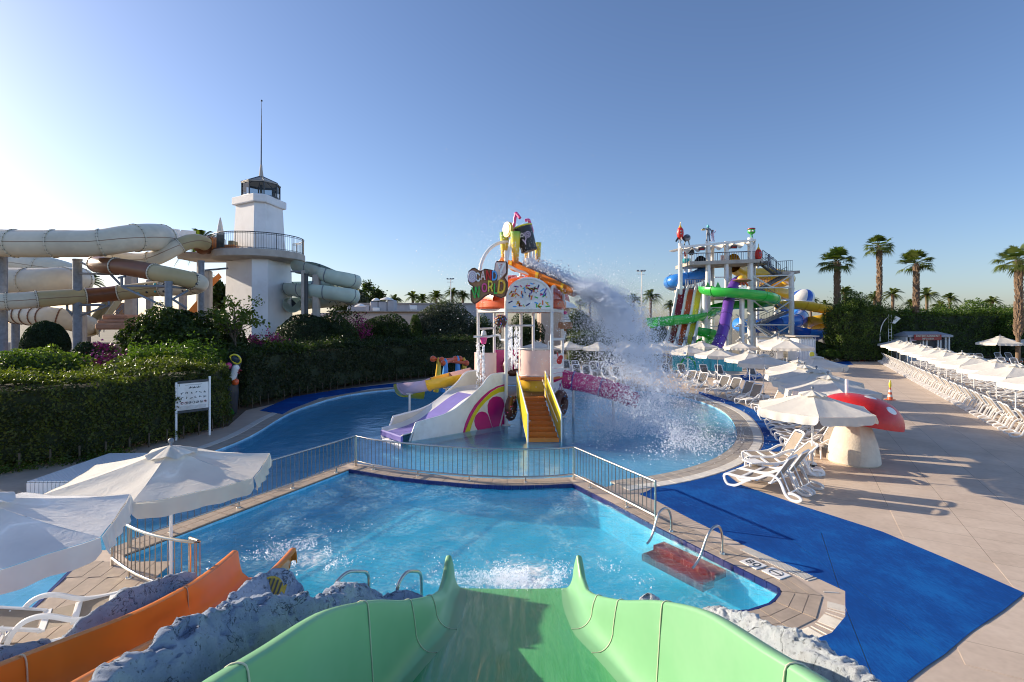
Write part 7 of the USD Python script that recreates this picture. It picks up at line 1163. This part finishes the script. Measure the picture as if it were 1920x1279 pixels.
flowers('magenta bougainvillea behind the hedge below the sandstone boulder', 205, 682, 24.5, 55, 34, 1500, 1); flowers('dark purple bougainvillea on the sandstone boulder', 190, 652, 27, 34, 16, 700, 2); flowers('magenta bougainvillea at the foot of the lighthouse', 492, 642, 31.5, 55, 26, 1600, 3); flowers('pink bougainvillea before the peach building corner', 672, 622, 43, 38, 46, 1500, 4); flowers('bright yellow green bush at the foot of the lighthouse right side', 536, 652, 31, 58, 20, 1500, 5, 'bright')
def small_tree(label, px, pyt, pyb, wpx, Y, n, seed, mat='bright', size=.16, gaps=.47):
    rng = np.random.default_rng(seed); k = Y / FPX; zt, zb = CAM_H - (pyt - HOR) * k, CAM_H - (pyb - HOR) * k; c = np.array([(px - 960) * k, Y, 0]); t = thing('small_tree', label, 'tree', c); cr = c + [0, 0, (zt + zb) / 2]; r = np.array([wpx * k / 2, min(wpx * k / 2, 2.2), (zt - zb) / 2])
    tips = []
    for i in range(26):
        d = rng.normal(0, 1, 3); d /= np.linalg.norm(d); tips.append(cr + d * r * rng.uniform(.45, 1.0))
    br = [tube(smooth_path([c, c + [.05, 0, zb * .6], cr - [0, 0, r[2] * .4], cr + [0, 0, r[2] * .4]], 14), np.linspace(.10 if zt > 5 else .06, .02, 14), 7)]
    for q in tips: s = c + [0, 0, max(.3, zb * rng.uniform(.7, 1.1))]; br.append(tube(smooth_path([s + (cr - s) * rng.uniform(.1, .6), (s + q) / 2 + [0, 0, .2], q], 8), np.linspace(.035, .01, 8), 5))
    part(t, 'trunk', cat(br), M['wood']); P_ = np.vstack([q + rng.normal(0, 1, (n // 26, 3)) * r * .17 for q in tips]); P_ = P_[meshkit.noise(P_ * 1.7, seed) > gaps - .15]; part(t, 'crown', leaves(P_, rng.normal(0, 1, (len(P_), 3)) + [0, 0, .6], size, rng, .6), M[mat])
small_tree('thin young tree with sparse leaves in front of the lighthouse left side', 440, 553, 625, 95, 29, 1500, 41, size=.2); small_tree('loose leafy young tree right of the lighthouse before the wall', 640, 572, 640, 80, 43, 1700, 42, mat='bush', size=.18)
for k, (px, pyt, pyb, w, Y, m) in enumerate(((650, 538, 585, 70, 88, 'bush'), (690, 535, 580, 55, 90, 'bush'), (668, 545, 580, 40, 84, 'olive'), (408, 525, 580, 40, 64, 'bush'))): small_tree(('leafy tree beyond the spiral slide, left one', 'leafy tree beyond the spiral slide, right one', 'lower leafy tree between the two beyond the spiral slide', 'leafy tree glimpsed just left of the lighthouse')[k], px, pyt, pyb, w, Y, 5200, 50 + k, m, .42, .3)
# right hand hedge wall and block
blk = Polygon([(37.2, 57.5), (42.8, 57.5), (43.4, 61), (37.4, 61.5)])
hedge('tall clipped conifer block at the end of the deck, right of the tower', blk, 5.6, 260, .17, mat='cypress', topmat='cypress', seed=61, amp=.3, shoot=1.0)
S('pointed conifer tops rising above the clipped block', 1602, 548, 600, 60, 59.5, 'cypress', 9000, .17, seed=62, lump=.5, name='conifer')
hedge('long dark hedge wall behind the kiosk on the right', Polygon([(43.2, 62), (61, 62.5), (80, 66), (80, 69), (61, 66), (43.2, 65.5)]), 5.4, 95, .23, mat='cypress', topmat='lush', seed=63, amp=.35, shoot=.6)
for k, (px, pyt, w, Y) in enumerate(((1770, 572, 70, 68), (1830, 563, 110, 70), (1890, 575, 90, 69), (1712, 578, 60, 68))): S(('bushy yellow green tree crown above the hedge wall behind the kiosk roof', 'widest bushy tree crown above the hedge wall', 'bushy tree crown above the hedge wall by the right palm', 'small bushy crown above the hedge wall left of the kiosk')[k], px, pyt, 660, w, Y, 'lush', 7000, .24, seed=70 + k, lump=.4)
S('light green conifer shrub right of the hedge wall', 1900, 588, 650, 60, 62, 'lush', 7000, .18, seed=75, lump=.3)
solo('lawn', ext(Polygon([(46, 50), (75, 52), (80, 61), (46, 61)]), .02, (0, 0, -.02)), M['lush'], kind='stuff')
solo('timber_edging', box((58, 56.5, .08), (9, .15, .16)), M['redorange'], 'orange edging board along the far right lawn', 'edging')
# ---- palms
def fan_palm(label, px, py_c, Y, wpx, trunk_px, seed, base_py=None):
    rng = np.random.default_rng(seed); k = Y / FPX; c = P(px, py_c, Y); b = c * [1, 1, 0]; t = thing('fan_palm', label, 'palm tree', b); H = c[2]; tr = trunk_px * k / 2 * .62; zs = np.linspace(0, H, 40); rr = tr * (1 - .25 * zs / H) * np.where(zs > H * .3, 1.18, .8)
    part(t, 'trunk', tube(np.c_[b[0] + .12 * np.sin(zs / H * 2), np.full(40, b[1]), zs], rr, 14), M['trunk'], True)
    bo = []
    for i in range(420):
        z = rng.uniform(H * .28, H * .985); a = i * 2.4; r0 = np.interp(z, zs, rr); d = np.array([math.cos(a), math.sin(a), 0]); s = np.array([-d[1], d[0], 0]); q = b + [.12 * math.sin(z / H * 2), 0, z]; bo.append((np.array([q + d * r0 * .9 - s * .12, q + d * r0 * .9 + s * .12, q + d * (r0 + .15) + [0, 0, .28], q + d * (r0 + .04) + [0, 0, -.18]]), [[0, 1, 2], [1, 3, 2], [3, 0, 2], [0, 3, 1]]))
    part(t, 'leaf_stubs', cat(bo), M['trunk']); R = wpx * k / 2; dead = []
    for i in range(34):
        el = rng.uniform(-.6, 1.35); az = i * 2.4 + rng.uniform(-.3, .3); d = np.array([math.cos(az) * math.cos(el), math.sin(az) * math.cos(el), math.sin(el)]); pet = R * rng.uniform(.45, .6); e = c + d * pet + [0, 0, -.12 * pet]; s = np.cross(d, [0, 0, 1.]); s /= np.linalg.norm(s); w = np.cross(s, d); V, F = [], []
        for j, g in enumerate(np.linspace(-1.45, 1.45, 17)):
            L_ = R * rng.uniform(.48, .62) * (1 - .12 * abs(g)); dd = d * math.cos(g) + s * math.sin(g); m_ = e + dd * L_ * .6; tip = e + dd * L_ - [0, 0, (.22 + .25 * (el < .2)) * L_]; o = np.cross(dd, w); o = o / np.linalg.norm(o) * L_ * .055; n0 = len(V); V += [e, m_ + o, m_ - o, tip]; F += [[n0, n0 + 1, n0 + 2], [n0 + 1, n0 + 3, n0 + 2]]
        st = tube(smooth_path([c + d * .1, c + d * pet * .6, e], 6), .025, 5); part(t, 'frond', cat([(np.array(V), F), st]), M['palm'])
    return t
fan_palm('fan palm nearest the slide tower, left of the four tall palms', 1568, 490, 62.5, 66, 14.5, 81); fan_palm('tallest fan palm, second of the four tall ones from the left', 1647, 461, 66, 52, 11.5, 82); fan_palm('fan palm with a ragged crown, third of the four tall ones', 1716, 494, 63, 64, 13, 83); fan_palm('fan palm at the right picture edge with a bare lower trunk', 1908, 488, 52, 74, 15.5, 84)
def date_palm(seed, H=5.5, R=2.9, n=34):
    rng = np.random.default_rng(seed); c = np.array([0, 0, H]); fr = []
    for i in range(n):
        el = rng.uniform(-.15, 1.35); az = i * 2.39996 + rng.uniform(-.2, .2); h = np.array([math.cos(az), math.sin(az), 0]); L_ = R * rng.uniform(.85, 1.15); s = np.linspace(0, 1, 16); p = c + np.outer(L_ * s * math.cos(el) * (1 - .12 * s), h) + np.outer(L_ * (s * math.sin(el) - (.50 + .15 * math.cos(el)) * s ** 2), [0, 0, 1.]); tg = np.gradient(p, axis=0); tg /= np.linalg.norm(tg, axis=1, keepdims=True); sd_ = np.cross(tg, [0, 0, 1.]); sd_ /= np.linalg.norm(sd_, axis=1, keepdims=True); V, F = [], []
        for j in range(1, 16):
            for q in np.linspace(0, 1, 2, endpoint=False):
                x = p[j] - (p[j] - p[j - 1]) * q; ll = R * .17 * math.sin(PI * (.12 + .84 * s[j])) ** .7
                for sg in (-1, 1): tip = x + sd_[j] * sg * ll * .9 + tg[j] * ll * .55 - [0, 0, ll * .35]; o = tg[j] * ll * .11; n0 = len(V); V += [x - o, x + o, tip]; F += [[n0, n0 + 1, n0 + 2]]
        fr.append(cat([(np.array(V), F), tube(p, np.linspace(.035, .01, 16), 4)]))
    return fr, tube([(0, 0, 0), (.05, 0, H * .5), (0, 0, H * .93), (0, 0, H)], np.array([.26, .22, .24, .36]), 10)
dps = []
def dpalm(label, px, py, Y, w, i):
    H = CAM_H - (py - HOR) * Y / FPX; R = w * Y / FPX / 2
    if len(dps) < 3:
        fr, trk = date_palm(90 + i, H, R); b = P(px, py, Y) * [1, 1, 0]; t = thing('date_palm', label, 'palm tree', b, group='feather palms on the skyline'); dps.append((t, H)); part(t, 'trunk', shift(trk, b), M['trunk'], True)
        for f in fr: part(t, 'frond', shift(f, b), M['palm'])
    else: s, H0 = dps[i % 3]; copy(s, P(px, py, Y) * [1, 1, 0] + [0, 0, min(0, 0)], i * 1.3, label, 'feather palms on the skyline', H / H0)
dl = [(740, 562, 100, 44, 'left of the pole above the grey wall'), (774, 557, 100, 46, 'above the grey wall, roughly over the narrow conifer'), (818, 557, 98, 54, 'with the broadest crown above the grey wall'), (848, 549, 108, 36, 'crossing behind the slim floodlight pole'), (868, 555, 108, 36, 'next to the sign board edge'), (792, 562, 112, 40, 'behind the two broad crowns above the grey wall'), (705, 560, 112, 36, 'beside the leafy trees beyond the spiral slide'), (720, 566, 104, 34, 'over the roof plant lids'),
      (1220, 556, 92, 44, 'right of the tall floodlight pole'), (1257, 572, 98, 28, 'left of the lane slide top'), (1088, 570, 105, 34, 'just right of the play tower roof'), (1106, 562, 100, 40, 'behind the water jet, right of the play tower'), (1128, 566, 100, 36, 'behind the thickest spray'), (1160, 560, 104, 34, 'behind the top of the spray'), (1188, 562, 100, 32, 'at the right fringe of the spray'), (1640, 556, 92, 36, 'behind the tallest fan palm'), (1674, 552, 90, 40, 'between the second and third fan palms'), (1738, 553, 92, 38, 'right of the third fan palm'), (1709, 570, 96, 28, 'low, behind the third fan palm trunk'), (1781, 560, 94, 34, 'alone above the hedge right of the third fan palm'), (1762, 574, 96, 26, 'low, left of the lone one'), (1860, 565, 94, 40, 'above the bushy crowns on the right'), (1912, 574, 96, 34, 'behind the right edge fan palm'), (1548, 573, 100, 30, 'behind the yellow slides'), (1520, 562, 98, 36, 'behind the funnel bowl'), (1585, 548, 100, 24, 'behind the first fan palm trunk'), (166, 530, 62, 40, 'between the fat tubes at far left'), (376, 455, 58, 30, 'peeping over the tube end left of the lighthouse'), (402, 540, 70, 40, 'behind the balcony bridge left of the lighthouse')]
for i, (px, py, Y, w, lab) in enumerate(dl): dpalm('feather palm ' + lab, px, py, Y, w, i)
# grass and ground cover at the hedge foot
rng = np.random.default_rng(77); q = np.vstack([np.c_[rng.uniform(-17, -12.5, 5000), rng.uniform(14.5, 17.5, 5000)]]); lineh = LineString(h1[:4]); dd = shapely.distance(shapely.points(q), lineh); q = q[dd < .45]; solo('ground_cover', leaves(np.c_[q, rng.uniform(.02, .22, len(q))], np.tile([0, 0, 1.], (len(q), 1)), .10, rng), M['bright'], kind='stuff')
solo('planting_bed', flat(Polygon([(-80, 10), (-20, 14), (-14.5, 18.5), (-12.2, 22), (-13.5, 26), (-11.5, 34), (-3.5, 45), (10, 64), (10, 78), (-80, 78)]).buffer(0).difference(poolB.buffer(1.2)), -.001), M['soil'], kind='structure')
# ================================================================ FALLING WATER
M['drop'] = usdkit.material(stage, LK + 'water_drops', {'d': ('principled_bsdf', {'base_color': (.95, .96, .97), 'roughness': .15, 'specular_ior_level': .8}), 't': ('translucent_bsdf', {'color': (.95, .97, 1.0)}), 'tr': ('transparent_bsdf', {'color': (.9, .95, 1)}), 'x': ('mix_closure', {'fac': .7}), 'y': ('mix_closure', {'fac': .2})}, [('d.BSDF', 'x.closure1'), ('t.BSDF', 'x.closure2'), ('x.closure', 'y.closure1'), ('tr.BSDF', 'y.closure2')], surface='y.closure')
OV = np.array([[1, 1, 1], [1, -1, -1], [-1, 1, -1], [-1, -1, 1.]]) * .8; OF = np.array([[0, 1, 2], [0, 3, 1], [0, 2, 3], [1, 3, 2]])
def drops(p, s, rng, stretch=None):
    p = np.asarray(p); k = len(p); r = (s * rng.lognormal(0, .4, k))[:, None, None]; sh = rng.uniform(.7, 1.3, (k, 4, 3))
    if stretch is not None: sh = sh * np.asarray(stretch)
    v = p[:, None] + OV[None] * r * sh; f = (np.arange(k) * 4)[:, None, None] + OF[None]; return v.reshape(-1, 3), f.reshape(-1, 3)
rng = np.random.default_rng(9)
o = P(1078, 542, 22.7)
def ballistic(n, v0, sv, tmax, spread, clump=1.0):
    t = tmax * rng.uniform(0, 1, n) ** .8; v = np.asarray(v0) + rng.normal(0, 1, (n, 3)) * sv * (1 + 0 * t[:, None]); drag = np.exp(-.16 * t)[:, None]
    p = o + rng.normal(0, 1, (n, 3)) * [.12, .35, .08] + v * t[:, None] * drag - np.array([0, 0, 4.9]) * (t ** 2)[:, None] * .78; p += rng.normal(0, 1, (n, 3)) * (spread * t[:, None]); cl = meshkit.fbm(p * 1.1, 3, 5); return p[(p[:, 2] > -.05) & (cl > .40 * clump)]
A_ = ballistic(64000, (3.3, -.5, .55), np.array([.85, .8, .6]), 1.36, .15, .98)
B_ = ballistic(52000, (2.6, -.3, .9), np.array([1.5, 1.1, 1.3]), 1.4, .38, .8)
C_ = ballistic(30000, (3.5, -.5, .35), np.array([.35, .5, .25]), .55, .05, .2)
sp = thing('water_splash', 'sheet of white spray thrown from the orange trough into the lagoon', 'water spray', o)
part(sp, 'thick_spray', cat([drops(A_, .0135, rng), drops(C_, .013, rng)]), M['drop'], kind='stuff'); part(sp, 'fine_spray', drops(B_, .009, rng), M['drop'], kind='stuff')
def sheet(u, w):
    t = u * .42; y = (w - .5) * (.9 + 1.0 * u); p = o + np.stack([3.3 * t, y - .5 * t, .5 * t - 4.0 * t * t], -1); n = meshkit.fbm(np.stack([u * 7, w * 7, 0 * u], -1), 4, 3) - .5; p[..., 2] += n * (.1 + .5 * u); p[..., 0] += n * .3 * u; return p
part(sp, 'water_sheet', grid(40, 30, sheet), M['drop'], True)
tr2 = smooth_path([P(990, 498, 24.0), P(1010, 507, 23.7), P(1040, 519, 23.3), P(1068, 533, 22.9), P(1082, 541, 22.7)], 60); k = rng.integers(0, 60, 5000); q = tr2[k] + rng.normal(0, 1, (5000, 3)) * [.12, .26, .07] + np.c_[np.zeros(5000), np.zeros(5000), .06 + rng.exponential(.11, 5000)]; part(sp, 'trough_water', drops(q, .02, rng), M['drop'], kind='stuff')
# landing turmoil
q = np.vstack([np.c_[rng.normal(6.0, 1.3, 17000), rng.normal(19.8, 1.3, 17000), rng.exponential(.28, 17000) - .06], np.c_[rng.normal(4.2, .8, 9000), rng.normal(22.6, .8, 9000), rng.exponential(.35, 9000) - .06]]); q = q[meshkit.fbm(q * [1.2, 1.2, .3], 3, 8) > .46]; part(sp, 'landing_splash', drops(q, .010, rng), M['drop'], kind='stuff')
# drizzle round the top of the tower
q = P(960, 470, 23.6) + rng.normal(0, 1, (3500, 3)) * [2.0, 1.0, 1.7]; part(sp, 'drizzle', drops(q, .008, rng), M['drop'], kind='stuff')
def curtain(label, a, b, zb, n, seed):
    rg_ = np.random.default_rng(seed); t = thing('water_curtain', label, 'water jet', a); L_ = []
    for j in range(max(4, int(np.linalg.norm(b - a) / .09))): x = a + (b - a) * rg_.uniform(); m = n; z = x[2] - rg_.uniform(0, 1, m) * (x[2] - zb); L_.append(np.c_[np.full(m, x[0]), np.full(m, x[1]), z] + rg_.normal(0, .014, (m, 3)))
    part(t, 'falling_drops', drops(np.vstack(L_), .015, rg_, [1, 1, 3.0]), M['drop'], kind='stuff')
curtain('thin water curtain falling from the crossbar behind the front post', P(951, 613, 24.0), P(977, 613, 25.6), 2.2, 60, 1); curtain('thin water streams falling from the left spray pipe', P(890, 633, 23.2), P(912, 634, 23.2), .4, 46, 2); curtain('streams falling from the red bucket into the lagoon', P(904, 646, 23.2), P(910, 646, 23.2), .2, 90, 3)
# white water at the slide mouths in the deep pool
def churn(label, c, s, n, size, seed):
    rg_ = np.random.default_rng(seed); q = np.c_[rg_.normal(c[0], s[0], n), rg_.normal(c[1], s[1], n), rg_.exponential(s[2], n) - .07]; q = q[meshkit.fbm(q * [2.2, 2.2, .5], 4, seed) > .52]; solo('white_water', drops(q, size, rg_), M['drop'], label, 'white water', kind='stuff')
churn('white water churning in front of the green slide mouth', (.25, 9.05), (.85, .30, .05), 7000, .006, 4); churn('white water below the orange slide mouth', (-4.0, 9.7), (.5, .6, .035), 8000, .006, 5)
